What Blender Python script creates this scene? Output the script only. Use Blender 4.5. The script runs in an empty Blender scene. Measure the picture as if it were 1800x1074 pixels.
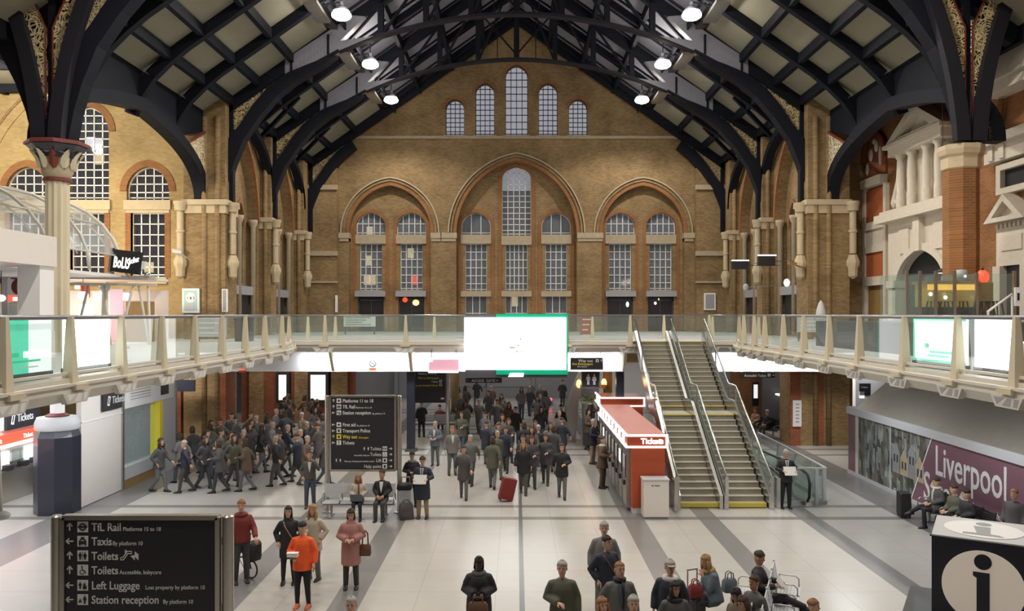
import bpy, bmesh, math, random
from math import sin, cos, pi, sqrt, radians
from mathutils import Vector, Matrix
from mathutils.geometry import tessellate_polygon

S = bpy.context.scene
COL = S.collection
RND = random.Random(11)
F, CX, HY, CZ = 1400.0, 908.0, 552.0, 6.0      # focal length in pixels, vanishing point, eye height


def at(px, py, Y):
    return Vector(((px - CX) / F * Y, Y, CZ - (py - HY) / F * Y))


def onfloor(px, py, z=0.0):
    Y = F * (CZ - z) / (py - HY)
    return at(px, py, Y)


# ------------------------------------------------------------------ camera, world, exposure
cam = bpy.data.cameras.new('camera')
cam.sensor_width = 36.0
cam.lens = F / 1800 * 36
cam.shift_x = -8 / 1800
cam.shift_y = 15 / 1800
cam.clip_start = 0.05
cam.clip_end = 400
camo = bpy.data.objects.new('camera', cam)
camo.location = (0, 0, CZ)
camo.rotation_euler = (pi / 2, 0, 0)
COL.objects.link(camo)
S.camera = camo
vs = S.view_settings
vs.view_transform = 'Standard'
vs.look = 'None'
vs.gamma = 1.0
vs.use_curve_mapping = False
vs.exposure = -0.13
S.cycles.use_denoising = True
S.cycles.max_bounces = 7
S.cycles.diffuse_bounces = 3
S.cycles.glossy_bounces = 3
S.cycles.transmission_bounces = 6
S.cycles.transparent_max_bounces = 16
S.cycles.caustics_reflective = False
S.cycles.caustics_refractive = False
S.cycles.sample_clamp_indirect = 4.0

w = bpy.data.worlds.new('dusk')
S.world = w
w.use_nodes = True
bg = w.node_tree.nodes['Background']
bg.inputs[0].default_value = (0.53, 0.53, 0.58, 1)
bg.inputs[1].default_value = 0.85


# light sources (only the roof lamps and bridge tubes get fixtures, built further down)
def lamp(name, kind, loc, power, col=(1, .86, .68), size=.3, rot=(0, 0, 0), sx=None, sy=None, spread=None):
    d = bpy.data.lights.new(name, kind)
    d.energy = power
    d.color = col
    if kind == 'AREA':
        d.shape = 'RECTANGLE'
        d.size = sx
        d.size_y = sy
        if spread:
            d.spread = spread
    else:
        d.shadow_soft_size = size
        if kind == 'SPOT':
            d.spot_size = spread or radians(110)
            d.spot_blend = .45
    o = bpy.data.objects.new(name, d)
    o.location = loc
    o.rotation_euler = rot
    COL.objects.link(o)
    if name == 'transept_light':
        d.specular_factor = 0
    return o


LAMP_Y = [47.0, 40.3, 33.65, 27.0, 20.3, 13.6, 7.0]
WARM = (1, .93, .83)
for i, y in enumerate(LAMP_Y):
    for sx in (-1, 1):
        lamp('roof_light', 'SPOT', (sx * 7.4, y, 18.35), 2000 if i > 2 else (2300 if i == 0 else 1500), WARM, .22, spread=radians(150))
        lamp('roof_glow', 'POINT', (sx * 7.0, y - .65, 18.6), (80 if i == 0 else 260), WARM, .2)
COOL = (.93, .97, 1)
# tubes under the galleries and the bridge
for x0, x1, y, p in ((-9.0, -4.8, 33.9, 130), (-4.2, -1.6, 33.9, 48), (2.2, 4.2, 33.9, 48), (8.3, 12.0, 33.9, 125)):
    lamp('bridge_tube_light', 'AREA', ((x0 + x1) / 2, y, 4.2), p, COOL, sx=x1 - x0, sy=.25, rot=(radians(42), 0, 0))
for y in (12, 16.5, 21, 25.5):
    lamp('ticket_hall_light', 'AREA', (-14.5, y, 4.15), 150, COOL, sx=.4, sy=3.4, rot=(0, radians(38), 0))
    lamp('ticket_hall_light', 'AREA', (-10.6, y, 4.15), 110, COOL, sx=.4, sy=3.4, rot=(0, radians(35), 0))
for y in (14, 20, 26):
    lamp('gallery_light', 'AREA', (10.9, y, 4.25), 100, COOL, sx=.3, sy=3.0)
for x in (-11, -5.5, 0, 5.5, 11):
    for y in (39.5, 46.5, 53.0):  # farthest row added to lighten the back, without fixtures
        lamp('undercroft_light', 'AREA', (x, y, 4.15), 42, (1, .95, .88), sx=1.2, sy=.3)
# floodlights on the shop roofs that wash the transept gable
for x in (-17.2, -21.0):
    lamp('gable_flood_light', 'SPOT', (x, 31.5, 8.9), 900, (1, .86, .66), .3, (radians(78), 0, 0))
lamp('transept_light', 'POINT', (-23.4, 31.0, 15.2), 2600, (1, .9, .74), .25)
lamp('transept_light', 'POINT', (-17.5, 28.5, 15.8), 900, (1, .9, .74), .3)
lamp('shop_light', 'AREA', (-18.5, 32.0, 7.3), 170, (1, .9, .78), sx=5, sy=2)
for y in (23, 27, 31, 34.5):
    lamp('facade_flood_light', 'POINT', (11.2, y, 9.2), 45, (1, .85, .66), .25)


# ------------------------------------------------------------------ mesh helpers
class MB:
    def __init__(s):
        s.v = []
        s.f = []

    def add(s, vs, fs):
        n = len(s.v)
        s.v += [Vector(p) for p in vs]
        s.f += [[i + n for i in f] for f in fs]
        return s

    def box(s, x0, x1, y0, y1, z0, z1):
        return s.add([(x, y, z) for z in (z0, z1) for y in (y0, y1) for x in (x0, x1)],
                     [(0, 2, 3, 1), (4, 5, 7, 6), (0, 1, 5, 4), (2, 6, 7, 3), (0, 4, 6, 2), (1, 3, 7, 5)])

    def bar(s, p, q, w, h, up=(0, 0, 1)):
        p, q = Vector(p), Vector(q)
        d = (q - p).normalized()
        u = Vector(up)
        if abs(d.dot(u)) > .98:
            u = Vector((0, 1, 0))
        a = d.cross(u).normalized() * w / 2
        b = a.cross(d).normalized() * h / 2
        return s.add([p - a - b, p + a - b, p + a + b, p - a + b, q - a - b, q + a - b, q + a + b, q - a + b],
                     [(0, 1, 2, 3), (7, 6, 5, 4), (0, 4, 5, 1), (1, 5, 6, 2), (2, 6, 7, 3), (3, 7, 4, 0)])

    def tube(s, pts, r, n=8, ry=None, closed=False):
        """round tube along a path; r is one radius or one per point, ry squashes it along the second axis"""
        pts = [Vector(p) for p in pts]
        m = len(pts)
        rr = r if isinstance(r, (list, tuple)) else [r] * m
        base = len(s.v)
        d0 = (pts[1] - pts[0]).normalized()
        u = Vector((0, 0, 1)) if abs(d0.z) < .9 else Vector((1, 0, 0))
        a = d0.cross(u).normalized()
        for i in range(m):
            if closed:
                d = pts[(i + 1) % m] - pts[i - 1]
            else:
                d = pts[min(i + 1, m - 1)] - pts[max(i - 1, 0)]
            d.normalize()
            a = (a - d * a.dot(d)).normalized()
            b = d.cross(a)
            for k in range(n):
                t = 2 * pi * k / n
                s.v.append(pts[i] + a * (cos(t) * rr[i]) + b * (sin(t) * (ry or 1) * rr[i]))
        for i in range(m if closed else m - 1):
            j = (i + 1) % m
            for k in range(n):
                l = (k + 1) % n
                s.f.append([base + i * n + k, base + i * n + l, base + j * n + l, base + j * n + k])
        if not closed:
            s.f.append([base + k for k in range(n)][::-1])
            s.f.append([base + (m - 1) * n + k for k in range(n)])
        return s

    def loft(s, rings, cap=True):
        """rings: list of equal-length point lists"""
        base = len(s.v)
        n = len(rings[0])
        for r in rings:
            s.v += [Vector(p) for p in r]
        for i in range(len(rings) - 1):
            for k in range(n):
                l = (k + 1) % n
                s.f.append([base + i * n + k, base + i * n + l, base + (i + 1) * n + l, base + (i + 1) * n + k])
        if cap:
            s.f.append([base + k for k in range(n)][::-1])
            s.f.append([base + (len(rings) - 1) * n + k for k in range(n)])
        return s

    def lathe(s, prof, c=(0, 0, 0), n=16, ph=0.0):
        c = Vector(c)
        return s.loft([[c + Vector((r * cos(2 * pi * k / n + ph), r * sin(2 * pi * k / n + ph), z)) for k in range(n)] for r, z in prof])

    def prism(s, poly, d0, d1, plane='xz', holes=()):
        """outline (with holes) in a plane, pushed from d0 to d1 along the third axis"""
        mp = {'xz': lambda a, b, d: (a, d, b), 'yz': lambda a, b, d: (d, a, b), 'xy': lambda a, b, d: (a, b, d)}[plane]
        loops = [list(poly)] + [list(h) for h in holes]
        flat = [p for l in loops for p in l]
        tris = tessellate_polygon([[Vector((p[0], p[1], 0)) for p in l] for l in loops])
        n = len(flat)
        base = len(s.v)
        s.v += [Vector(mp(p[0], p[1], d0)) for p in flat] + [Vector(mp(p[0], p[1], d1)) for p in flat]
        for t in tris:
            s.f.append([base + i for i in t])
            s.f.append([base + n + i for i in t][::-1])
        k = 0
        for l in loops:
            m = len(l)
            for i in range(m):
                j = (i + 1) % m
                s.f.append([base + k + i, base + k + j, base + n + k + j, base + n + k + i])
            k += m
        return s

    def ell(s, c, rx, ry, rz, n=12, m=8):
        c = Vector(c)
        rings = []
        for i in range(m + 1):
            t = -pi / 2 + pi * i / m
            r = max(cos(t), .02)
            rings.append([c + Vector((rx * r * cos(2 * pi * k / n), ry * r * sin(2 * pi * k / n), rz * sin(t))) for k in range(n)])
        return s.loft(rings)

    def build(s, name, mat, parent=None, smooth=False, tf=None, kind=None, local=False):
        """link as ONE mesh object; points are world points unless local, and hang from parent"""
        vs = s.v
        if tf is not None:
            vs = [tf @ p for p in vs]
        if parent is not None and not local:
            inv = WM(parent).inverted()
            vs = [inv @ p for p in vs]
        me = bpy.data.meshes.new(name)
        me.from_pydata([tuple(p) for p in vs], [], s.f)
        bm = bmesh.new()
        bm.from_mesh(me)
        bmesh.ops.recalc_face_normals(bm, faces=bm.faces)
        bm.to_mesh(me)
        bm.free()
        if smooth:
            me.polygons.foreach_set('use_smooth', [True] * len(me.polygons))
            if smooth == 'auto':
                me.set_sharp_from_angle(angle=radians(40))
        me.materials.append(M[mat])
        o = bpy.data.objects.new(name, me)
        COL.objects.link(o)
        if parent is not None:
            o.parent = parent
        if kind:
            o['kind'] = kind
        return o


def WM(o):
    """world matrix without waiting for a scene update"""
    m = Matrix.LocRotScale(o.location, o.rotation_euler, o.scale)
    return WM(o.parent) @ m if o.parent else m


def tag(o, label, cat, group=None):
    o['label'] = label
    o['category'] = cat
    if group:
        o['group'] = group
    return o


def thing(name, label, cat, loc=(0, 0, 0), rz=0.0, group=None):
    o = bpy.data.objects.new(name, None)
    o.empty_display_size = .2
    o.location = loc
    o.rotation_euler = (0, 0, rz)
    COL.objects.link(o)
    return tag(o, label, cat, group)


def struct(name, loc=(0, 0, 0)):
    o = bpy.data.objects.new(name, None)
    o.location = loc
    o.empty_display_size = .2
    COL.objects.link(o)
    o['kind'] = 'structure'
    return o


def dup(o, loc=None, rz=None, label=None, parent=None, mats=None):
    """copy a thing, its parts and their sub-parts; mats swaps materials by part name"""
    c = o.copy()
    COL.objects.link(c)
    if loc is not None:
        c.location = loc
    if rz is not None:
        c.rotation_euler = (0, 0, rz)
    if label:
        c['label'] = label
    if parent is not None:
        c.parent = parent
    if mats and c.data:
        k = c.name.split('.')[0]
        if k in mats:
            c.material_slots[0].link = 'OBJECT'
            c.material_slots[0].material = M[mats[k]]
    for ch in list(o.children):
        dup(ch, parent=c, mats=mats)
    return c


def flag(o, kind):
    o['kind'] = kind
    return o


TXT = {}


def text(s, size, mat, parent, loc, rot=(pi / 2, 0, 0), align='LEFT', ext=.004, squeeze=1.0, name='lettering', bold=0.0):
    """lettering as a mesh part; loc and rot are world values"""
    cu = bpy.data.curves.new('txt', 'FONT')
    cu.body = s
    cu.size = size
    cu.extrude = ext
    cu.offset = bold
    cu.align_x = align
    cu.resolution_u = 3
    t = bpy.data.objects.new('txt', cu)
    COL.objects.link(t)
    dg = bpy.context.evaluated_depsgraph_get()
    me = bpy.data.meshes.new_from_object(t.evaluated_get(dg))
    bpy.data.objects.remove(t)
    bpy.data.curves.remove(cu)
    me.materials.clear()
    me.materials.append(M[mat])
    tf = Matrix.LocRotScale(Vector(loc), __import__('mathutils').Euler(rot), Vector((squeeze, 1, 1)))
    if parent is not None:
        tf = WM(parent).inverted() @ tf
    me.transform(tf)
    o = bpy.data.objects.new(name, me)
    COL.objects.link(o)
    if parent is not None:
        o.parent = parent
    return o


def arch(cx, hw, zs, rise, n=16):
    """arch head from right springing over the crown to the left one"""
    out = []
    if rise >= hw * .999:
        r = (rise * rise + hw * hw) / (2 * hw)
        a1 = math.acos((r - hw) / r)
        for i in range(n + 1):
            a = a1 * i / n
            out.append((cx + hw - r + r * cos(a), zs + r * sin(a)))
        out += [(2 * cx - x, z) for x, z in out[-2::-1]]
    else:
        for i in range(2 * n + 1):
            a = pi * i / (2 * n)
            x = cos(a)
            z = sin(a)
            z = z * (1 - .12 * (1 - abs(x)) * abs(x) * 4 * .5)
            out.append((cx + hw * x, zs + rise * z))
    return out


def opening(cx, hw, z0, zs, rise, n=14):
    return [(cx - hw, z0), (cx + hw, z0)] + arch(cx, hw, zs, rise, n)


def archring(cx, hw, zs, rise, t, n=16):
    """archivolt outline of thickness t"""
    return arch(cx, hw + t, zs, rise + t, n) + arch(cx, hw, zs, rise, n)[::-1]


# ------------------------------------------------------------------ materials
M = {}


def lin(c):
    return tuple(((x / 255) / 12.92 if x / 255 <= .04045 else ((x / 255 + .055) / 1.055) ** 2.4) for x in c)


def mat(name, col, rough=.6, metal=0.0, spec=.5, var=0.0, vs=3.0, emit=0.0, ecol=None, stretch=(1, 1, 1), bump=0.0, coat=0.0):
    m = bpy.data.materials.new(name)
    m.use_nodes = True
    nt = m.node_tree
    b = nt.nodes['Principled BSDF']
    b.inputs['Base Color'].default_value = (*col, 1)
    b.inputs['Roughness'].default_value = rough
    b.inputs['Metallic'].default_value = metal
    b.inputs['Specular IOR Level'].default_value = spec
    b.inputs['Coat Weight'].default_value = coat
    if emit:
        b.inputs['Emission Color'].default_value = (*(ecol or col), 1)
        b.inputs['Emission Strength'].default_value = emit
    if var:
        g = nt.nodes.new('ShaderNodeNewGeometry')
        mp = nt.nodes.new('ShaderNodeMapping')
        mp.inputs['Scale'].default_value = stretch
        n = nt.nodes.new('ShaderNodeTexNoise')
        n.inputs['Scale'].default_value = vs
        n.inputs['Detail'].default_value = 5
        n.inputs['Roughness'].default_value = .6
        mx = nt.nodes.new('ShaderNodeMix')
        mx.data_type = 'RGBA'
        mx.inputs['A'].default_value = (*[max(0, c * (1 - var)) for c in col], 1)
        mx.inputs['B'].default_value = (*[min(1, c * (1 + var)) for c in col], 1)
        nt.links.new(g.outputs['Position'], mp.inputs['Vector'])
        nt.links.new(mp.outputs['Vector'], n.inputs['Vector'])
        nt.links.new(n.outputs['Fac'], mx.inputs['Factor'])
        nt.links.new(mx.outputs['Result'], b.inputs['Base Color'])
        if bump:
            bp = nt.nodes.new('ShaderNodeBump')
            bp.inputs['Strength'].default_value = bump
            bp.inputs['Distance'].default_value = .02
            nt.links.new(n.outputs['Fac'], bp.inputs['Height'])
            nt.links.new(bp.outputs['Normal'], b.inputs['Normal'])
    M[name] = m
    return m


def brick(name, c1, c2, mortar, var=.35, patch=.5):
    m = bpy.data.materials.new(name)
    m.use_nodes = True
    nt = m.node_tree
    N, L = nt.nodes, nt.links
    b = N['Principled BSDF']
    b.inputs['Roughness'].default_value = .8
    b.inputs['Specular IOR Level'].default_value = .25
    g = N.new('ShaderNodeNewGeometry')
    sp = N.new('ShaderNodeSeparateXYZ')
    ad = N.new('ShaderNodeMath')
    cb = N.new('ShaderNodeCombineXYZ')
    L.new(g.outputs['Position'], sp.inputs[0])
    L.new(sp.outputs['X'], ad.inputs[0])
    L.new(sp.outputs['Y'], ad.inputs[1])
    L.new(ad.outputs[0], cb.inputs['X'])
    L.new(sp.outputs['Z'], cb.inputs['Y'])
    t = N.new('ShaderNodeTexBrick')
    t.inputs['Scale'].default_value = 1.0
    t.inputs['Brick Width'].default_value = .23
    t.inputs['Row Height'].default_value = .078
    t.inputs['Mortar Size'].default_value = .008
    t.inputs['Color1'].default_value = (*c1, 1)
    t.inputs['Color2'].default_value = (*c2, 1)
    t.inputs['Mortar'].default_value = (*mortar, 1)
    L.new(cb.outputs[0], t.inputs['Vector'])
    n = N.new('ShaderNodeTexNoise')
    n.inputs['Scale'].default_value = .55
    n.inputs['Detail'].default_value = 6
    n.inputs['Roughness'].default_value = .65
    L.new(g.outputs['Position'], n.inputs['Vector'])
    mr = N.new('ShaderNodeMapRange')
    mr.inputs['From Min'].default_value = .3
    mr.inputs['From Max'].default_value = .7
    mr.inputs['To Min'].default_value = 1 - var
    mr.inputs['To Max'].default_value = 1 + var * .6
    L.new(n.outputs['Fac'], mr.inputs['Value'])
    mx = N.new('ShaderNodeMix')
    mx.data_type = 'RGBA'
    mx.blend_type = 'MULTIPLY'
    mx.inputs['Factor'].default_value = 1
    L.new(t.outputs['Color'], mx.inputs['A'])
    L.new(mr.outputs['Result'], mx.inputs['B'])
    L.new(mx.outputs['Result'], b.inputs['Base Color'])
    bp = N.new('ShaderNodeBump')
    bp.inputs['Strength'].default_value = .5
    bp.inputs['Distance'].default_value = .012
    bp.invert = True
    L.new(t.outputs['Fac'], bp.inputs['Height'])
    L.new(bp.outputs['Normal'], b.inputs['Normal'])
    M[name] = m


def glass(name, tint=(.93, .97, .95), opac=.1, rough=.02, milk=(.8, .85, .85)):
    """thin clear pane: mostly see-through, a little milky, with a mirror sheen"""
    m = bpy.data.materials.new(name)
    m.use_nodes = True
    nt = m.node_tree
    N, L = nt.nodes, nt.links
    N.remove(N['Principled BSDF'])
    out = N['Material Output']
    tr = N.new('ShaderNodeBsdfTransparent')
    tr.inputs[0].default_value = (*tint, 1)
    gl = N.new('ShaderNodeBsdfGlossy')
    gl.inputs['Roughness'].default_value = rough
    gl.inputs[0].default_value = (.9, .95, .95, 1)
    df = N.new('ShaderNodeBsdfDiffuse')
    df.inputs[0].default_value = (*milk, 1)
    fr = N.new('ShaderNodeFresnel')
    fr.inputs[0].default_value = 1.45
    m1 = N.new('ShaderNodeMixShader')
    m1.inputs[0].default_value = opac
    L.new(tr.outputs[0], m1.inputs[1])
    L.new(df.outputs[0], m1.inputs[2])
    m2 = N.new('ShaderNodeMixShader')
    ge = N.new('ShaderNodeNewGeometry')
    sb = N.new('ShaderNodeMath')
    sb.operation = 'SUBTRACT'
    sb.use_clamp = True
    L.new(fr.outputs[0], sb.inputs[0])
    L.new(ge.outputs['Backfacing'], sb.inputs[1])
    L.new(sb.outputs[0], m2.inputs[0])
    L.new(m1.outputs[0], m2.inputs[1])
    L.new(gl.outputs[0], m2.inputs[2])
    L.new(m2.outputs[0], out.inputs[0])
    M[name] = m


def filigree(name, col):
    """pierced cast-iron scrollwork: rings and webs with open gaps"""
    m = mat(name, col, .55)
    nt = m.node_tree
    N, L = nt.nodes, nt.links
    b = N['Principled BSDF']
    g = N.new('ShaderNodeNewGeometry')
    v1 = N.new('ShaderNodeTexVoronoi')
    v1.feature = 'DISTANCE_TO_EDGE'
    v1.inputs['Scale'].default_value = 4.6
    v2 = N.new('ShaderNodeTexVoronoi')
    v2.inputs['Scale'].default_value = 2.2
    L.new(g.outputs['Position'], v1.inputs['Vector'])
    L.new(g.outputs['Position'], v2.inputs['Vector'])
    sn = N.new('ShaderNodeMath')
    sn.operation = 'SINE'
    ml = N.new('ShaderNodeMath')
    ml.operation = 'MULTIPLY'
    ml.inputs[1].default_value = 42
    L.new(v2.outputs['Distance'], ml.inputs[0])
    L.new(ml.outputs[0], sn.inputs[0])
    g1 = N.new('ShaderNodeMath')
    g1.operation = 'LESS_THAN'
    g1.inputs[1].default_value = .048
    L.new(v1.outputs['Distance'], g1.inputs[0])
    g2 = N.new('ShaderNodeMath')
    g2.operation = 'GREATER_THAN'
    g2.inputs[1].default_value = .62
    L.new(sn.outputs[0], g2.inputs[0])
    mxm = N.new('ShaderNodeMath')
    mxm.operation = 'MAXIMUM'
    L.new(g1.outputs[0], mxm.inputs[0])
    L.new(g2.outputs[0], mxm.inputs[1])
    L.new(mxm.outputs[0], b.inputs['Alpha'])


brick('yellow_brick', (.33, .225, .105), (.235, .145, .062), (.25, .19, .12))
brick('transept_brick', (.47, .34, .155), (.385, .265, .11), (.38, .3, .18), .25)
brick('orange_brick', (.32, .135, .05), (.25, .10, .036), (.30, .2, .1), .3)
brick('red_brick', (.33, .085, .04), (.25, .06, .03), (.26, .17, .1), .3)
brick('stock_brick', (.36, .25, .115), (.26, .13, .06), (.3, .23, .14), .4)
mat('iron', (.0095, .011, .017), .6, spec=.14, var=.25, vs=2)
mat('iron_web', (.018, .018, .024), .6, spec=.16)
mat('plate_grey', (.24, .24, .29), .5, var=.15, vs=5)
mat('red_trim', (.16, .03, .015), .6)
filigree('filigree', (.62, .50, .27))
filigree('filigree_light', (.80, .71, .50))
mat('stone', (.50, .41, .27), .75, var=.18, vs=4, bump=.1)
mat('dim_stone', (.40, .33, .23), .75, var=.2, vs=4, bump=.1)  # dimmed variant of stone, shade put into the colour
mat('portland', (.66, .60, .50), .7, var=.14, vs=5, bump=.1)
mat('cream_paint', (.62, .55, .40), .45, var=.06)
mat('cream_beam', (.62, .59, .52), .4, var=.06)
mat('roof_panel', (.255, .24, .175), .85, var=.12, vs=1.6, stretch=(1, .6, 1))
mat('roof_boards', (.20, .20, .235), .8, var=.3, vs=2.2, stretch=(.4, 5, 1))
mat('gutter', (.12, .10, .07), .25, metal=.9)
mat('white', (.80, .80, .80), .5)
mat('white_gloss', (.80, .79, .78), .18)
mat('bulkhead', (.92, .92, .93), .5)
mat('warm_white', (.76, .71, .67), .22, var=.04)
mat('grey', (.32, .33, .35), .5)
mat('pale_grey', (.52, .53, .55), .45)
mat('dark_grey', (.07, .07, .08), .5)
mat('charcoal', (.021, .021, .025), .42)
mat('navy', (.018, .02, .035), .35, coat=.2)
mat('black', (.012, .012, .014), .45)
mat('steel', (.62, .62, .6), .24, metal=1.0, var=.1, vs=30)
mat('steel_dull', (.47, .46, .43), .38, metal=1.0)
mat('roof_metal', (.36, .33, .28), .38, metal=.55, var=.12, vs=3)
mat('brushed', (.55, .52, .47), .3, metal=1.0, var=.12, vs=8, stretch=(.3, .3, 12))
mat('bronze_rail', (.30, .30, .32), .3, metal=.7)
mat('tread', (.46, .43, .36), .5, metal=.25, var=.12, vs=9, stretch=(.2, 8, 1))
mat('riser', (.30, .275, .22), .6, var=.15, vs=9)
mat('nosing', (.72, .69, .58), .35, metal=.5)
mat('yellow', (.52, .42, .05), .5)
mat('sign_yellow', (.85, .72, .05), .5)
mat('sign_white', (.78, .78, .78), .5)
mat('kiosk_red', (.42, .075, .026), .4)
mat('kiosk_roof', (.50, .20, .17), .4, var=.1)
mat('purple', (.20, .095, .13), .45)
mat('screen', (.9, .9, .9), .4, emit=3.2, ecol=(1, 1, 1))
mat('screen_soft', (.9, .9, .9), .4, emit=.9, ecol=(.93, .96, 1))
mat('screen_grey', (.5, .5, .5), .4, emit=.5)
mat('screen_green', (.0, .25, .14), .4, emit=.9, ecol=(0, .23, .115))
mat('screen_mint', (.1, .6, .4), .4, emit=.75, ecol=(.05, .72, .47))
mat('screen_pink', (.6, .3, .38), .4, emit=.6, ecol=(.72, .42, .5))
mat('tube', (1, 1, 1), .4, emit=2.2, ecol=(1, 1, 1))
mat('tube_soft', (1, 1, 1), .4, emit=1.6, ecol=(1, .97, .92))
mat('bulb', (1, 1, 1), .4, emit=40, ecol=(1, .95, .85))
mat('amber', (.9, .5, .1), .4, emit=1.1, ecol=(1, .52, .08))
mat('amber_panel', (.55, .33, .09), .5, emit=.12, ecol=(1, .6, .1))
mat('warm_glow', (1, .6, .3), .4, emit=2.2, ecol=(1, .55, .22))
mat('red_glow', (.9, .05, .03), .4, emit=1.3, ecol=(1, .09, .03))
mat('red_strip', (.9, .05, .03), .4, emit=.95, ecol=(1, .13, .06))
mat('signal_red', (.9, .02, .02), .4, emit=5, ecol=(1, .05, .1))
mat('signal_green', (.02, .4, .2), .4, emit=1, ecol=(0, .4, .2))
mat('lit_pane', (1, .8, .4), .4, emit=.8, ecol=(1, .78, .4))
mat('office', (.10, .10, .12), .7, var=.2)
mat('pic_teal', (.36, .62, .66), .5)
mat('wood', (.30, .19, .07), .5, var=.2, vs=6)
mat('dark_wood', (.06, .03, .015), .45)
mat('maroon', (.16, .035, .03), .6)
mat('green', (.10, .16, .03), .6, var=.3, vs=14)
mat('rubber', (.012, .012, .012), .35)
mat('terracotta', (.45, .13, .045), .7, var=.2)
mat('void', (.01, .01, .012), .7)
glass('glass', (.90, .95, .93), .045)
glass('pane', (.9, .9, .92), .03, .03, (.5, .52, .58))
glass('glare_pane', (.85, .87, .9), .22, .05, (.42, .45, .48))  # milky tone stands in for reflections in the lower gable panes
glass('shop_glass', (.88, .94, .92), .05)
glass('clear_edge', (.95, .985, .965), .02)
glass('canopy_glass', (.9, .92, .95), .22, .1)


def floor_material():
    m = mat('terrazzo', (.465, .447, .415), .26, spec=.45, var=.07, vs=1.4)
    nt = m.node_tree
    N, L = nt.nodes, nt.links
    b = N['Principled BSDF']
    src = b.inputs['Base Color'].links[0].from_socket
    g = N.new('ShaderNodeNewGeometry')
    sp = N.new('ShaderNodeSeparateXYZ')
    L.new(g.outputs['Position'], sp.inputs[0])

    def band(axis, c, hw):
        s = N.new('ShaderNodeMath')
        s.operation = 'SUBTRACT'
        s.inputs[1].default_value = c
        L.new(sp.outputs[axis], s.inputs[0])
        a = N.new('ShaderNodeMath')
        a.operation = 'ABSOLUTE'
        L.new(s.outputs[0], a.inputs[0])
        l = N.new('ShaderNodeMath')
        l.operation = 'LESS_THAN'
        l.inputs[1].default_value = hw
        L.new(a.outputs[0], l.inputs[0])
        return l.outputs[0]

    def union(socks):
        o = socks[0]
        for k in socks[1:]:
            x = N.new('ShaderNodeMath')
            x.operation = 'MAXIMUM'
            L.new(o, x.inputs[0])
            L.new(k, x.inputs[1])
            o = x.outputs[0]
        return o
    grey = union([band('X', c, h) for c, h in ((-3.54, .31), (3.42, .31), (5.62, .29), (-6.05, .33), (-13.0, .75), (12.0, .7), (8.6, .3))])
    dark = union([band('Y', c, .17) for c in (24.85, 23.4, 33.9, 35.3, 41.4, 42.7, 48.5, 50.0, 13.4)])
    fine = union([band('X', c, .012) for c in (-2.1, 1.0, -.45, 2.2, -4.9, 4.6, -9.5, -8, 7, 10)] + [band('Y', c, .015) for c in (17.2, 18.6, 20.05, 21.7, 26.5, 28.5, 30.5, 32.2)])

    def over(base, mask, col, f=1.0):
        x = N.new('ShaderNodeMix')
        x.data_type = 'RGBA'
        x.inputs['B'].default_value = (*col, 1)
        mm = N.new('ShaderNodeMath')
        mm.operation = 'MULTIPLY'
        mm.inputs[1].default_value = f
        L.new(mask, mm.inputs[0])
        L.new(mm.outputs[0], x.inputs['Factor'])
        L.new(base, x.inputs['A'])
        return x.outputs['Result']
    joint = band('X', .115, .055)
    c = over(src, fine, (.25, .23, .2), .28)
    c = over(c, grey, (.19, .187, .185), .92)
    c = over(c, dark, (.17, .16, .155), .85)
    c = over(c, joint, (.09, .105, .115), .9)
    L.new(c, b.inputs['Base Color'])


floor_material()

# ------------------------------------------------------------------ floor, walls, roof shell
YW = 52.0            # gable wall face
ZR = lambda x: 25.3 - .7 * abs(x)
DK = 4.85            # gallery floor level
MB().box(-36, 20, -11, 60, -.3, 0).build('floor', 'terrazzo', kind='structure')
s_ = 26.92
bx = lambda px: (px - 907) / s_
bz = lambda py: CZ + (HY - py) / s_
TOPW = [(-4.02, .61, 174, 238), (-2.06, .62, 146, 238), (0, .73, 114, 238), (2.06, .62, 146, 238), (4.02, .61, 174, 238)]
holes = [opening(0, 3.94, 4.86, 11.27, 4.72), opening(-8.26, 2.69, 4.86, 11.3, 3.1), opening(8.26, 2.69, 4.86, 11.3, 3.1)]
for c, h, t, b in TOPW:
    holes.append(opening(c, h, bz(b), bz(t) - h * 1.1, h * 1.1, 8))
MB().prism([(-14.2, 4.3), (14.2, 4.3), (14.2, 15.3), (0, 25.3), (-14.2, 15.3)], YW, YW + .6, 'xz', holes).build('wall_back', 'yellow_brick', kind='structure')
holes = []
WINS = []       # cx, hw, z0, spring, rise, columns, rows
for c in (-9.63, -6.95, 6.85, 9.53):
    WINS += [(c, .96, bz(411), bz(396), bz(371) - bz(396), 5, 2), (c, .73, bz(510), bz(427), 0, 4, 6)]
for c in (-2.68, 2.62):
    WINS += [(c, .96, bz(411), bz(396), bz(371) - bz(396), 3, 1), (c, .71, bz(512), bz(427), 0, 4, 6), (c, .71, 4.9, bz(520), 0, 3, 2)]
WINS += [(0, .96, bz(413), bz(312), bz(290) - bz(312), 5, 12), (0, .73, bz(512), bz(427), 0, 5, 6), (0, .73, 4.9, bz(520), 0, 4, 2)]
for c, h, z0, zs, r, nx, nz in WINS:
    holes.append(opening(c, h, z0, zs, r, 8) if r else [(c - h, z0), (c + h, z0), (c + h, zs), (c - h, zs)])
for c in (-9.63, -6.95, 6.85, 9.53):
    holes.append([(c - .86, 4.87), (c + .86, 4.87), (c + .86, 7.15), (c - .86, 7.15)])
MB().prism([(-11.4, 4.3), (11.4, 4.3), (11.4, 16.6), (-11.4, 16.6)], YW + .6, YW + 1.1, 'xz', holes).build('wall_back_inner', 'yellow_brick', kind='structure')

NW = [0]


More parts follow.
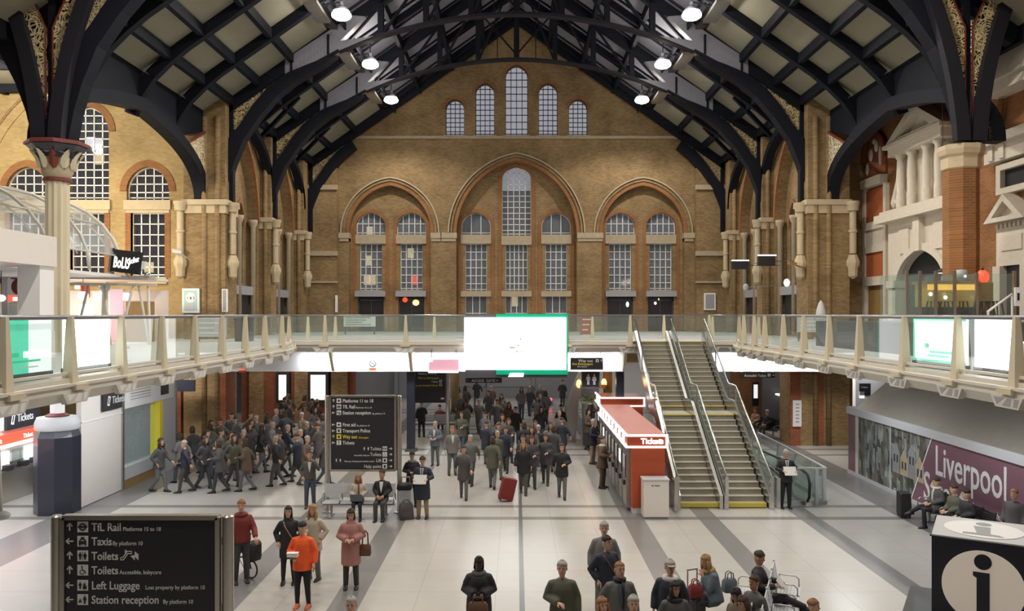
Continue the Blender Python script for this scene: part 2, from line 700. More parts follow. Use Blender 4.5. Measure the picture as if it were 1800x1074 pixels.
def window(c, h, z0, zs, rise, nx, nz, y, barm='cream_paint', panem='pane', bw=.045):
    NW[0] += 1
    o = struct('window_%d' % NW[0], (c, y, z0))
    out = opening(c, h, z0, zs, rise, 10) if rise else [(c - h, z0), (c + h, z0), (c + h, zs), (c - h, zs)]
    MB().prism(out, y, y + .015, 'xz').build('window_glass', panem, o)
    f = MB()
    n = len(out)
    for i in range(n):
        a, b = out[i], out[(i + 1) % n]
        f.bar((a[0], y - .03, a[1]), (b[0], y - .03, b[1]), .07, bw * 1.5, (0, 1, 0))
    top = zs + rise

    def ztop(x):
        if not rise:
            return zs
        u = abs(x - c) / h
        return zs + rise * sqrt(max(0, 1 - u * u))
    for i in range(1, nx):
        x = c - h + 2 * h * i / nx
        f.bar((x, y - .03, z0), (x, y - .03, ztop(x)), .05, bw, (0, 1, 0))
    for j in range(1, nz + 1):
        z = z0 + (top - z0) * j / (nz + (0 if rise else 0))
        if z > top - .05:
            continue
        hw = h if z <= zs else h * sqrt(max(0, 1 - ((z - zs) / rise) ** 2))
        f.bar((c - hw, y - .03, z), (c + hw, y - .03, z), bw, .05)
    if h > .7 or rise:
        f.bar((c - h, y - .03, z0 + .14), (c + h, y - .03, z0 + .14), bw, .05)
    f.build('window_frame', barm, o)
    return o


for c, h, t, b in TOPW:
    window(c, h, bz(b), bz(t) - h * 1.1, h * 1.1, 4, 8 if h < .62 else 10, YW + .3, 'dark_grey')
for i, (c, h, z0, zs, r, nx, nz) in enumerate(WINS):
    window(c, h, z0, zs, r, nx, nz, YW + .9, 'white', 'glare_pane')
NT = [0]


def trim(mb, m, smooth=False):
    NT[0] += 1
    return mb.build('trim_%d' % NT[0], m, kind='structure', smooth=smooth)


# brick archivolts, hoods, sills, impost bands on the gable wall
for c, h, zs, r in ((0, 3.94, 11.27, 4.72), (-8.26, 2.69, 11.3, 3.1), (8.26, 2.69, 11.3, 3.1)):
    trim(MB().prism(archring(c, h - .02, zs, r, .2), YW - .05, YW + .3), 'orange_brick')
    trim(MB().prism(archring(c, h + .26, zs, r + .26, .12), YW - .1, YW + .1), 'yellow_brick')
    trim(MB().prism(archring(c, h + .46, zs, r + .46, .09), YW - .14, YW + .1), 'dim_stone')
for c, h, z0, zs, r, nx, nz in WINS:
    if r:
        trim(MB().prism(archring(c, h, zs, r, .24, 8), YW + .56, YW + .7), 'orange_brick')
        trim(MB().box(c - h - .04, c + h + .04, YW + .48, YW + .75, z0 - .6, z0), 'dim_stone')
        for sx in (-1, 1):
            trim(MB().box(c + sx * (h + .13) - .12, c + sx * (h + .13) + .12, YW + .56, YW + .7, 4.86, zs), 'orange_brick')
for c in (-2.68, 0, 2.62):
    trim(MB().box(c - 1, c + 1, YW + .48, YW + .75, bz(521), bz(511)), 'dim_stone')
for c in (-9.63, -6.95, 6.85, 9.53):
    trim(MB().box(c - 1, c + 1, YW + .3, YW + .75, 7.15, 7.52), 'grey')
for c, h, t, b in TOPW:
    trim(MB().prism(archring(c, h, bz(t) - h * 1.1, h * 1.1, .22, 8), YW - .03, YW + .2), 'orange_brick')
    trim(MB().box(c - h - .15, c + h + .15, YW - .1, YW + .3, bz(b) - .14, bz(b)), 'dim_stone')
trim(MB().box(-13.9, 13.9, YW - .16, YW, 17.42, 17.6), 'dim_stone')
for x0, x1 in ((-4.95, -3.9), (3.94, 5.65), (-11.6, -10.9), (10.9, 11.6), (-5.6, -4.9)):
    trim(MB().box(x0, x1, YW - .14, YW + .55, 10.95, 11.3).box(x0 + .05, x1 - .05, YW - .08, YW + .5, 10.75, 10.95), 'dim_stone')
# corner buttresses of the gable wall
for sx in (-1, 1):
    o = trim(MB().box(*sorted((sx * 11.6, sx * 13.9)), YW - .7, YW, 4.3, 16.2), 'yellow_brick')
    for z in (14.0, 9.75, 8.0):
        trim(MB().box(*sorted((sx * 11.5, sx * 13.9)), YW - .85, YW - .7, z, z + (.3 if z > 9 else .12)), 'dim_stone')
# shop doors in the gable wall
for i, c in enumerate((-9.63, -6.95, 6.85, 9.53)):
    o = struct('door_%d' % (i + 1), (c, YW + .9, DK))
    MB().box(c - .86, c + .86, YW + .95, YW + 1.0, DK, 7.15).build('door_glass', 'charcoal', o)
    MB().box(c - .86, c - .78, YW + .85, YW + .95, DK, 7.1).box(c + .78, c + .86, YW + .85, YW + .95, DK, 7.1).box(c - .03, c + .03, YW + .87, YW + .95, DK, 6.9).box(c - .86, c + .86, YW + .85, YW + .95, 6.85, 7.0).build('door_frame', 'dark_grey', o)
for (x, z, w_, h_, m_, nm, lb) in ((712, 527, 14, 12, 'red_glow', 'shop_lamp', 'red glowing lantern inside the dark shop door under the second gable window'),
                                (731, 532, 18, 14, 'warm_glow', 'shop_lamp', 'bright peach shop lamp beside the red lantern in the gable wall shop'),
                                (1103, 535, 8, 13, 'tube_soft', 'shop_lamp', 'small white lamp in the dark shop door beside the second gable pilaster'),
                                (1152, 533, 7, 7, 'tube_soft', 'shop_lamp', 'small pale lamp in the last shop door of the gable wall'),
                                (1158, 526, 3, 5, 'warm_glow', 'shop_lamp', 'tiny orange lamp above the pale lamp in the last gable shop door')):
    p = at(x, z, YW + .8)
    o = thing(nm, lb, 'lamp', p)
    MB().ell(p, w_ / 80, .06, h_ / 70, 10, 6).build('lamp_shade', m_, o, True)
    MB().tube([p + Vector((0, 0, h_ / 52)), (p.x, p.y, 7.15)], .008, 5).build('cord', 'black', o)

# office block across the street, behind the gable windows
o = thing('office_building', 'dark office block seen through the gable windows, a few lit windows', 'building', (0, 74, 0))
MB().box(-34, 34, 74, 80, 0, 17.5).build('facade', 'office', o)
for k, (x, z) in enumerate(((650, 407), (648, 458), (655, 492), (645, 492), (722, 445), (905, 530), (728, 492))):
    p = at(x, z, 73.95)
    MB().box(p.x - .28, p.x + .28, 73.9, 74, p.z - .45, p.z + .45).build('lit_pane', 'lit_pane' if k < 6 else 'red_glow', o)
o = thing('office_building', 'dark block added outside the tall transept windows behind the cream column to darken them', 'building', (-34, 48, 0))  # added so that no sky brightens the transept windows
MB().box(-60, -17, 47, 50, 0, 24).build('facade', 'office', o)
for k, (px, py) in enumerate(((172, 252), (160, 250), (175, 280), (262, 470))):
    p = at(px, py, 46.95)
    MB().box(p.x - .25, p.x + .25, 46.9, 47, p.z - .3, p.z + .3).build('lit_pane', 'screen_soft' if k < 2 else 'lit_pane', o)  # first two stand in for a lamp's reflection in the glass
MB().box(-36, 36, 60, 73, -.3, -.05).build('street', 'dark_grey', kind='structure')

# nave side walls beyond the piers
for sx, nm in ((-1, 'left'), (1, 'right')):
    X = lambda a: sx * a
    hl, hl2 = [], []
    for c in (40.3, 46.9):
        hl.append(opening(c, 2.3, 4.9, 11.0, 4.2))
        for d in (-1.0, 1.0):
            hl2.append(opening(c + d, .62, 7.6, 10.6, 1.2, 8))
    MB().prism([(37.9, 4.3), (YW, 4.3), (YW, 15.8), (37.9, 15.8)], X(13.9), X(14.4), 'yz', hl).build('wall_' + nm, 'yellow_brick', kind='structure')
    MB().prism([(37.9, 4.3), (YW + .6, 4.3), (YW + .6, 16.4), (37.9, 16.4)], X(14.4), X(14.9), 'yz', hl2).build('wall_%s_inner' % nm, 'yellow_brick', kind='structure')
    for c in (40.3, 46.9):
        trim(MB().prism(archring(c, 2.3, 11.0, 4.2, .22), X(13.78), X(14.1), 'yz'), 'orange_brick')
        for d in (-1.0, 1.0):
            trim(MB().prism(archring(c + d, .62, 10.6, 1.2, .16, 8), X(14.3), X(14.5), 'yz'), 'orange_brick')
            NW[0] += 1
            MB().prism(opening(c + d, .62, 7.6, 10.6, 1.2, 8), X(14.6), X(14.62), 'yz').build('window_%d' % NW[0], 'pane', kind='structure')
        for d in (-2.15, 0, 2.15):      # stone shafts between the lancets
            trim(MB().lathe([(.14, DK), (.14, 10.6), (.24, 10.8), (.26, 11.0)], (X(14.05), c + d, 0), 8), 'dim_stone', True)
        trim(MB().box(*sorted((X(14.0), X(14.45))), c - 2.2, c + 2.2, 7.0, 7.45), 'grey')
        for d in (-1.1, 1.1):
            trim(MB().box(*sorted((X(14.2), X(14.42))), c + d - .75, c + d + .75, DK, 7.0), 'charcoal')
    # piers with corbelled colonnettes
    for y in (37.1, 43.6, 50.2):
        big = y < 40
        x0, x1 = (13.3, 15.2) if big else (13.3, 14.0)
        hw = .75 if big else .5
        trim(MB().box(*sorted((X(x0), X(x1))), y - hw, y + hw, 0 if big else 4.3, 16.2 if big else 15.6), 'yellow_brick')
        # brick ribs and stone impost band
        for q in ((.35, .95) if big else (.3,)):
            trim(MB().lathe([(.13, 0 if big else 4.3), (.13, 15.0)], (X(x0 + q), y - hw, 0), 8), 'yellow_brick', True)
        trim(MB().box(*sorted((X(x0 - .12), X(x1 + .05))), y - hw - .14, y + hw + .1, 10.98, 11.22).box(*sorted((X(x0 - .05), X(x1))), y - hw - .07, y + hw + .05, 10.6, 10.98), 'stone')
        for cx, cy in (((x0 - .2, y - .35), (x1 + .1, y - hw - .12)) if big else ((x0 - .2, y - .3),)):
            o = thing('corbel_shaft', '', 'column', (X(cx), cy, 7.7))
            MB().lathe([(.24, 10.7), (.27, 10.95), (.3, 11.0), (.3, 11.12)], (X(cx), cy, 0), 12).build('capital', 'stone', o, 'auto')
            MB().lathe([(.15, 8.75), (.15, 9.7), (.19, 9.72), (.19, 9.82), (.15, 9.84), (.15, 10.7)], (X(cx), cy, 0), 12).build('shaft', 'stone', o, 'auto')
            MB().lathe([(.05, 7.6), (.2, 7.72), (.22, 8.1), (.3, 8.25), (.3, 8.4), (.18, 8.7)], (X(cx), cy, 0), 8).build('corbel', 'stone', o, 'auto')
            where = ('inner' if cx < 14 else 'outer') + ' corner of first brick pier' if big else 'face of %s brick pier' % ('middle' if y < 45 else 'last')
            o['label'] = 'cream half column on a corbel, %s, %s' % (where, 'shop side' if sx < 0 else 'portal side')

# ------------------------------------------------------------------ side transepts
TY = 37.5
t_ = F / TY
tx = lambda px: (px - CX) / t_
tz = lambda py: CZ + (HY - py) / t_
hl = []
TW = []
for px, apex in ((48, 293), (154, 188), (260, 293)):
    c = tx(px)
    TW += [(c, 1.0, tz(352), tz(apex) - 1.15, 1.15, 5, 12 if apex < 200 else 4), (c, .8, tz(488), tz(374), 0, 4, 6)]
for c, h, z0, zs, r, nx, nz in TW:
    hl.append(opening(c, h, z0, zs, r, 10) if r else [(c - h, z0), (c + h, z0), (c + h, zs), (c - h, zs)])
MB().prism([(-35, 0), (-15.1, 0), (-15.1, 19), (-35, 19)], TY, TY + .5, 'xz', hl).build('wall_transept_left', 'transept_brick', kind='structure')
for c, h, z0, zs, r, nx, nz in TW:
    window(c, h, z0, zs, r, nx, nz, TY + .25, 'white', 'pane', .042)
    if r:
        trim(MB().prism(archring(c, h, zs, r, .32, 10), TY - .04, TY + .12), 'orange_brick')
        trim(MB().box(c - h - .1, c + h + .1, TY - .12, TY + .3, z0 - .45, z0).box(c - h - .02, c + h + .02, TY - .06, TY + .3, z0 - .6, z0 - .45), 'stone')
        for sx in (-1, 1):
            trim(MB().box(c + sx * .93 - .13, c + sx * .93 + .13, TY - .03, TY + .2, tz(488), z0 - .6), 'orange_brick')
    else:
        trim(MB().box(c - h - .12, c + h + .12, TY - .1, TY + .3, z0 - .3, z0), 'stone')
trim(MB().prism(archring(tx(152), 4.75, 11.2, 6.0, .4, 20), TY - .05, TY + .1), 'transept_brick')
trim(MB().prism(archring(tx(152), 5.15, 11.2, 6.4, .12, 20), TY - .1, TY + .1), 'yellow_brick')
MB().box(-35.5, -35, -11, 38, 0, 20).build('wall_left_far', 'transept_brick', kind='structure')
MB().box(-35.5, 20, -11.5, -11, 0, 27).build('wall_front', 'yellow_brick', kind='structure')
# the old hotel side: orange brick wall with stone dressings
MB().box(16.4, 16.9, -11, 38.2, 0, 20).build('wall_right_far', 'orange_brick', kind='structure')
MB().box(15.1, 16.5, TY, TY + .5, 0, 19).build('wall_transept_right', 'yellow_brick', kind='structure')
# lower level behind the bridge
MB().box(-36, 20, 57.5, 58, -.1, 4.4).build('wall_lower_back', 'grey', kind='structure')
MB().box(-36, -35.5, 38, 58, 0, 5).build('wall_lower_left', 'grey', kind='structure')
MB().box(19.5, 20, 38, 58, 0, 5).build('wall_lower_right', 'grey', kind='structure')

# ------------------------------------------------------------------ roof
for sx, nm in ((-1, 'left'), (1, 'right')):
    for a, b, m, n2 in ((8.4, 15.4, 'roof_panel', 'ceiling_panels_'), (0, 8.4, 'roof_boards', 'ceiling_boards_')):
        MB().prism([(sx * a, ZR(a)), (sx * b, ZR(b)), (sx * b, ZR(b) + .25), (sx * a, ZR(a) + .25)], -11, YW + .6, 'xz').build(n2 + nm, m, kind='structure')
    xe = -35.5 if sx < 0 else 17
    MB().box(*sorted((sx * 15.2, xe)), -11, 38, 16.6, 16.8).build('ceiling_transept_' + nm, 'roof_panel', kind='structure')
    MB().box(*sorted((sx * 15.15, sx * 15.35)), -11, 38, 14.2, 16.7).build('ceiling_eave_' + nm, 'iron', kind='structure')
tb = struct('ceiling_transept_beams', (0, 30, 16))
for y in (20, 23.35, 26.7, 30.05, 33.4, 36.75):
    MB().box(-35, -15.3, y - .12, y + .12, 16.25, 16.6).build('beam', 'iron', tb)
    MB().box(15.3, 16.4, y - .12, y + .12, 16.25, 16.6).build('beam', 'iron', tb)
for x in (-18, -21, -24, -27):
    MB().box(x - .12, x + .12, 18, 37.5, 16.3, 16.6).build('beam', 'iron', tb)
RB = [23.6 + 3.35 * k for k in range(1, 9)]
frame = struct('ceiling_frame', (0, 30, 16))
for sx in (-1, 1):
    for a in (13.2, 11.95, 10.4):
        MB().bar((sx * a, 18, ZR(a) - .2), (sx * a, YW, ZR(a) - .2), .22, .4).build('purlin', 'iron', frame)
    for a in (6.3, 4.2, 2.1):
        MB().bar((sx * a, 30, ZR(a) - .25), (sx * a, YW, ZR(a) - .25), .2, .5).build('purlin', 'iron', frame)
    for y in RB:
        q = [(sx * x, y, ZR(x) - .22) for x in (0, 8.4)]
        MB().bar(q[0], q[1], .16, .3).build('rafter', 'iron', frame)
        low = [(sx * x, y, ZR(x) - .24) for x in (8.4, 10, 11.5, 12.6)] + [(sx * x, y, z) for x, z in ((13.3, 15.65), (13.9, 15.05), (14.4, 14.3), (14.65, 13.6))]
        mb = MB()
        for i in range(len(low) - 1):
            mb.bar(low[i], low[i + 1], .3, .42)
        if y < 36 or y in RB[2::2]:
            mb.build('rafter_foot', 'iron', frame)
    # valley gutter with cable trays along the lamps
    MB().bar((sx * 8.5, 20, ZR(8.5) - .1), (sx * 8.5, YW, ZR(8.5) - .1), .5, .22).build('gutter', 'gutter', frame)
    for y in (27, 33.65, 40.3, 47):
        MB().box(*sorted((sx * 8.15, sx * 8.75)), y - 1.2, y + 1.2, 18.72, 18.86).build('cable_tray', 'steel_dull', frame)
    MB().bar((sx * 7.9, 20, ZR(7.9) - .5), (sx * 7.9, YW, ZR(7.9) - .5), .08, .3).build('cable_duct', 'iron_web', frame)
MB().bar((0, 40, 25.0), (0, YW, 25.0), .3, .6).build('ridge_beam', 'iron', frame)
# intermediate board joists of the glazed roof
for sx in (-1, 1):
    for k in range(12):
        y = 33 + k * 1.675
        MB().bar((sx * .1, y, ZR(.1) - .06), (sx * 8.3, y, ZR(8.3) - .06), .07, .12).build('joist', 'iron_web', frame)
LOW = [(13.47, 11.2), (13.3, 12.1), (13.05, 12.95), (12.6, 14.05), (11.87, 15.1), (11.05, 16.05), (10.3, 16.65), (9.6, 17.08), (8.9, 17.5), (8.3, 17.95)]
UPP = [(13.53, 13.8), (12.8, 14.7), (12.2, 15.6), (11.5, 16.45), (10.6, 17.12), (9.7, 17.5), (8.9, 17.8)]
ORD = ('first', 'second', 'third', 'last')


def truss(y, k):
    o = thing('roof_truss', 'dark iron roof truss with pierced spandrels, %s' % ('carried by the two free columns' if k == 0 else 'carried by the tall first brick piers' if k == 1 else 'carried by the middle brick piers' if k == 2 else 'flush with the gable wall'), 'truss', (0, y, 11.2))
    for sx in (-1, 1):
        P = lambda l: [(sx * a, b) for a, b in l]
        lo_, up_ = (LOW, UPP) if k < 3 else (LOW[:7], UPP[:5])
        MB().prism(P(lo_) + P(up_)[::-1] + [(sx * 13.55, 11.2)], y - .28, y + .28).build('arch_bracket', 'iron', o)
        MB().prism(P([(13.4, 13.95), (12.72, 14.78), (12.12, 15.68), (11.42, 16.52), (10.62, 17.24), (13.4, 15.65)]), y - .05, y + .05).build('spandrel_panel', 'filigree', o)
        e = MB()
        e.bar((sx * 13.4, y - .1, 15.67), (sx * 10.6, y - .1, 17.28), .06, .09)
        e.bar((sx * 13.43, y - .1, 13.9), (sx * 13.43, y - .1, 15.67), .06, .09)
        e.build('spandrel_border', 'red_trim', o)
        MB().bar((sx * 15.1, y, ZR(15.1) - .35), (sx * .1, y, ZR(0) - .35), .32, .55).build('rafter_chord', 'iron', o)
        if k == 0:
            continue
        MB().box(*sorted((sx * 13.12, sx * 13.32)), y - .16, y + .16, 11.2, 15.9).build('wall_post', 'iron', o)
        if k < 3:
            g = MB().prism(P([(10.5, 16.9), (8.27, 18.15), (6.6, 18.85), (8.15, 18.62), (7.0, 19.75), (7.6, 19.8), (10.7, 17.75), (10.7, 17.1)]), y - .21, y + .21).build('gusset_plate', 'plate_grey', o)
            MB().bar((sx * 10.4, y - .24, 17.0), (sx * 10.4, y - .24, 17.8), .1, .06).bar((sx * 8.7, y - .24, 18.0), (sx * 8.7, y - .24, 18.9), .1, .06).bar((sx * 10.5, y - .2, 16.93), (sx * 8.2, y - .2, 18.18), .2, .09).build('stiffener', 'iron', g)
            rv = MB()
            for i in range(12):
                for dz in (.22, .32, .62, .72):
                    a = 10.3 - i * .16
                    rv.box(sx * a - .02, sx * a + .02, y - .235, y - .2, ZR(a) + dz - 1.05, ZR(a) + dz - 1.01)
            flag(rv.build('rivet', 'plate_grey', g), 'stuff')
            # low tie arch and the web between it and the rafter
            T = lambda x: 19.93 - 1.73 * (abs(x) / 8.27) ** 1.9
            tm = MB()
            xs = [8.27 * (1 - i / 9) for i in range(10)]
            for i in range(9):
                tm.bar((sx * xs[i], y, T(xs[i])), (sx * xs[i + 1], y, T(xs[i + 1])), .4, .13)
            tm.build('tie_arch', 'iron_web', o)
            for i, a in enumerate((6.3, 4.2, 2.1)):
                MB().bar((sx * a, y, T(a)), (sx * a, y, ZR(a) - .4), .26, .3, (0, 1, 0)).build('web_strut', 'iron', o)
                b = a - 2.1
                MB().bar((sx * a, y, T(a)), (sx * b, y, ZR(b) - .5), .09, .2, (0, 1, 0)).build('web_diagonal', 'iron', o)
            MB().bar((sx * 6.3, y, ZR(6.3) - .5), (sx * 7.9, y, T(7.9) + .2), .09, .16, (0, 1, 0)).build('web_diagonal', 'iron', o)
    if 0 < k < 3:
        MB().bar((0, y, 19.9), (0, y, 25), .3, .3, (0, 1, 0)).build('king_post', 'iron', o)
        # sway rods in the ridge zone
        for sx in (-1, 1):
            MB().bar((sx * 2.1, y, 22.6), (0, y, 20.2), .08, .08).build('web_diagonal', 'iron', o)
            MB().bar((sx * 1.05, y, 20), (sx * 1.05, y, 24.2), .05, .05).build('tie_rod', 'iron', o)
    return o


for k, y in enumerate((24.2, 37.0, 43.6, 51.3)):
    truss(y, k)
# curved wind braces along the eaves between the piers
for sx in (-1, 1):
    for i, (y0, y1) in enumerate(((37.3, 43.3), (43.9, 49.9))):
        o = thing('wind_brace', 'dark curved iron eaves brace, %s side, between %s piers' % ('shop' if sx < 0 else 'portal', 'the first and middle' if i == 0 else 'the middle and last'), 'brace', (sx * 13.5, y0, 12))
        hw = (y1 - y0) / 2
        MB().prism(archring((y0 + y1) / 2, hw, 12.6, hw * .9, .35), sx * 13.3, sx * 13.75, 'yz').build('arch_rib', 'iron', o)
        for q in (.25, .5, .75):
            yy = y0 + (y1 - y0) * q
            MB().bar((sx * 13.5, yy, 15.2), (sx * 11.2, (y0 + y1) / 2 + (q - .5) * 3, 17.2), .14, .2).build('stay', 'iron', o)
    # long girder arch from the free column to the first brick pier
    o = thing('arcade_girder', 'dark iron arch girder from the %s to the first brick pier' % ('cream column' if sx < 0 else 'brick column'), 'girder', (sx * 14.4, 30.5, 11.2))
    c, hw, rise = 30.35, 5.95, 2.55
    MB().prism(archring(c, hw, 11.2, rise, .5), sx * 14.15, sx * 14.7, 'yz').build('arch_rib', 'iron', o)
    ext = [p for p in arch(c, hw + .5, 11.2, rise + .5, 16)]
    mid = [p for p in ext if 26.6 < p[0] < 34.3]
    MB().prism(mid[::-1] + [(36.4, 14.35), (36.4, 15.3), (24.4, 15.3), (24.4, 14.6)], sx * 14.3, sx * 14.5, 'yz').build('web_plate', 'iron', o)
    far = [p for p in ext if p[0] > 34.2]
    MB().prism(far[::-1] + [(36.4, 11.4), (36.4, 14.3)], sx * 14.2, sx * 14.28, 'yz').build('spandrel_panel', 'filigree_light', o)
    near = [p for p in ext if p[0] < 26.7]
    MB().prism(near[::-1] + [(24.75, 14.5), (24.75, 11.9)][::1], sx * 14.2, sx * 14.28, 'yz').build('spandrel_panel', 'filigree', o)
    MB().bar((sx * 14.18, 34.3, 13.35), (sx * 14.18, 36.4, 14.35), .06, .1).bar((sx * 14.18, 36.38, 11.4), (sx * 14.18, 36.38, 14.35), .06, .1).build('spandrel_border', 'red_trim', o)


# ------------------------------------------------------------------ the two free columns with their fans of ribs
def fan(o, cx, cy, aisle):
    """ribs that spread from the capital; the nave rib belongs to the truss"""
    MB().box(cx - .11, cx + .11, cy - .3, cy + .1, 11.1, 16.2).build('post', 'iron', o)
    RIB = [(.24, 11.15), (.28, 11.7), (.35, 12.3), (.44, 12.9), (.56, 13.5), (.72, 14.15), (.92, 14.8), (1.16, 15.5), (1.55, 16.5)]
    for d in (-1, 1):
        MB().prism([(cx + d * (a - .2), z) for a, z in RIB] + [(cx + d * (a + .2), z) for a, z in RIB[::-1]], cy - .62, cy - .34).build('fan_rib', 'iron_web', o)
        poly = [(.11, 11.6), (.11, 14.55), (.5, 15.45), (1.0, 16.5)] + [(a, z) for a, z in RIB[::-1]][:-1]
        MB().prism([(cx + d * a, z) for a, z in poly], cy - .42, cy - .37).build('fan_panel', 'filigree', o)
        e = MB()
        for a, b in ((0, 1), (1, 2), (2, 3)):
            e.bar((cx + d * poly[a][0], cy - .43, poly[a][1]), (cx + d * poly[b][0], cy - .43, poly[b][1]), .035, .04)
        e.build('fan_border', 'red_trim', o)
    d = aisle
    q = 1.25 if d < 0 else .6
    low = [(cx + d * (13.95 - a) * q, z) for a, z in LOW]
    upp = [(cx + d * (13.95 - a) * q, z) for a, z in UPP]
    MB().prism(low + upp[::-1] + [(cx + d * .4, 11.2)], cy - .25, cy + .25).build('aisle_bracket', 'iron', o)
    MB().prism([(cx + d * q * .55, 13.95), (cx + d * q * 1.2, 14.8), (cx + d * q * 1.8, 15.7), (cx + d * q * 2.5, 16.5), (cx + d * q * .55, 15.65)], cy - .05, cy + .05).build('aisle_panel', 'filigree_light', o)


o = thing('column', 'cream fluted iron column with painted leaf capital on dark octagonal plinth', 'column', (-13.95, 24.2, 0))
cx, cy = -13.95, 24.2
fan(o, cx, cy, -1)
oc = pi / 8
MB().lathe([(.02, 11.2), (.84, 11.2), (.9, 11.16), (.9, 11.08), (.02, 11.08)], (cx, cy, 0), 8, oc).build('abacus', 'maroon', o)
MB().lathe([(.02, 11.08), (.84, 11.06), (.62, 10.85), (.6, 10.7), (.02, 10.7)], (cx, cy, 0), 8, oc).build('necking', 'navy', o)
MB().lathe([(.36, 10.12), (.44, 10.3), (.42, 10.45), (.5, 10.75), (.6, 10.85)], (cx, cy, 0), 16).build('bell', 'dim_stone', o, 'auto')
for k in range(10):
    t = 2 * pi * k / 10
    mb = MB()
    u, v = Vector((cos(t), sin(t), 0)), Vector((-sin(t), cos(t), 0))
    C0 = Vector((cx, cy, 0))
    mb.loft([[C0 + u * (r + e) + v * w_ + Vector((0, 0, z)) for w_, e in ((-hw, 0), (-hw * .5, .05), (0, .08), (hw * .5, .05), (hw, 0), (0, -.03))] for r, z, hw in ((.43, 10.38, .05), (.46, 10.5, .13), (.52, 10.68, .13), (.62, 10.83, .07), (.68, 10.9, .02))])
    mb.build('leaf', 'red_trim' if k in (8,) else 'cream_paint', o, 'auto')
MB().lathe([(.36, 10.0), (.40, 10.02), (.40, 10.1), (.36, 10.12)], (cx, cy, 0), 20).build('red_ring', 'maroon', o)
sh = MB()
rings = []
for z in (DK, 10.02):
    rings.append([(cx + (.34 if k % 2 else .30) * cos(2 * pi * k / 24), cy + (.34 if k % 2 else .30) * sin(2 * pi * k / 24), z) for k in range(24)])
sh.loft(rings).build('shaft', 'cream_paint', o)
MB().lathe([(.2, 2.95), (.2, 3.5), (.17, 4.3)], (cx, cy, 0), 16).build('lower_shaft', 'white', o, 'auto')
MB().lathe([(.3, 2.88), (.34, 2.93), (.2, 3.0)], (cx, cy, 0), 16).lathe([(.2, 3.46), (.22, 3.5), (.2, 3.56)], (cx, cy, 0), 16).build('red_ring', 'maroon', o)
MB().lathe([(.58, 2.5), (.62, 2.55), (.62, 2.72), (.56, 2.88), (.3, 2.9)], (cx, cy, 0), 20).build('plinth_collar', 'pale_grey', o, 'auto')
MB().lathe([(.64, 0), (.64, 2.3), (.55, 2.52)], (cx, cy, 0), 8, oc).build('plinth', 'navy', o)

o = thing('column', 'octagonal orange brick column with pale stone capital beside the hotel portal', 'column', (13.5, 24.2, 0))
cx = 13.5
fan(o, cx, cy, 1)
MB().lathe([(.5, DK), (.5, 10.36)], (cx, cy, 0), 8, oc).build('shaft', 'orange_brick', o)
MB().lathe([(.5, 10.36), (.55, 10.4), (.55, 10.72), (.62, 10.8), (.66, 10.95), (.66, 11.08), (.5, 11.12)], (cx, cy, 0), 8, oc).build('capital', 'stone', o)


# ------------------------------------------------------------------ lamps under the roof slopes
def lamp_thing(x, y, lb):
    o = thing('roof_lamp', lb, 'lamp', (x, y, 18.5), 0, 'bright lamps in two rows under the roof')
    MB().ell((x, y, 18.62), .42, .42, .2, 14, 8).build('bulb', 'bulb', o, True)
    MB().lathe([(.36, 18.78), (.3, 18.9), (.12, 19.02), (.08, 19.2)], (x, y, 0), 12).build('housing', 'dark_grey', o, 'auto')
    MB().tube([(x, y, 19.15), (x, y, ZR(x) - .1)], .03, 6).build('stem', 'iron', o)
    MB().bar((x, y, 19.2), (x + (.9 if x > 0 else -.9), y, 19.0), .05, .05).build('bracket', 'iron', o)


for sx, sd in ((-1, 'shop'), (1, 'portal')):
    for y, w_ in ((47.0, 'next to the gable wall'), (40.3, 'in the middle of its row'), (33.65, 'highest in the picture')):
        lamp_thing(sx * 7.4, y, 'glaring round roof lamp on the %s side, %s' % (sd, w_))

# ------------------------------------------------------------------ upper gallery: decks, edge beams, glass railings
DECK = [(-35, -11), (-8.25, -11), (-8.25, 28), (-9.5, 33.4), (4.95, 33.4), (4.95, 33.7), (7.95, 33.7), (7.95, 33.4), (9.4, 33.4), (8.65, 30.5),
        (8.65, -11), (16.4, -11), (16.4, 37.5), (14.4, 37.5), (14.4, 52.5), (-14.4, 52.5), (-14.4, 37.5), (-35, 37.5)]
MB().prism(DECK, 4.5, DK, 'xy').build('floor_gallery', 'pale_grey', kind='structure')
MB().prism([(p[0] + (-1.1 if p[0] < 0 else 1.1) * (0 if 4.9 < p[0] < 8 else 1), p[1]) for p in DECK], 4.42, 4.5, 'xy').build('ceiling_gallery', 'white', kind='structure')
MB().box(-8.25, 8.65, -11, .9, 4.5, DK).build('floor_gallery_near', 'pale_grey', kind='structure')


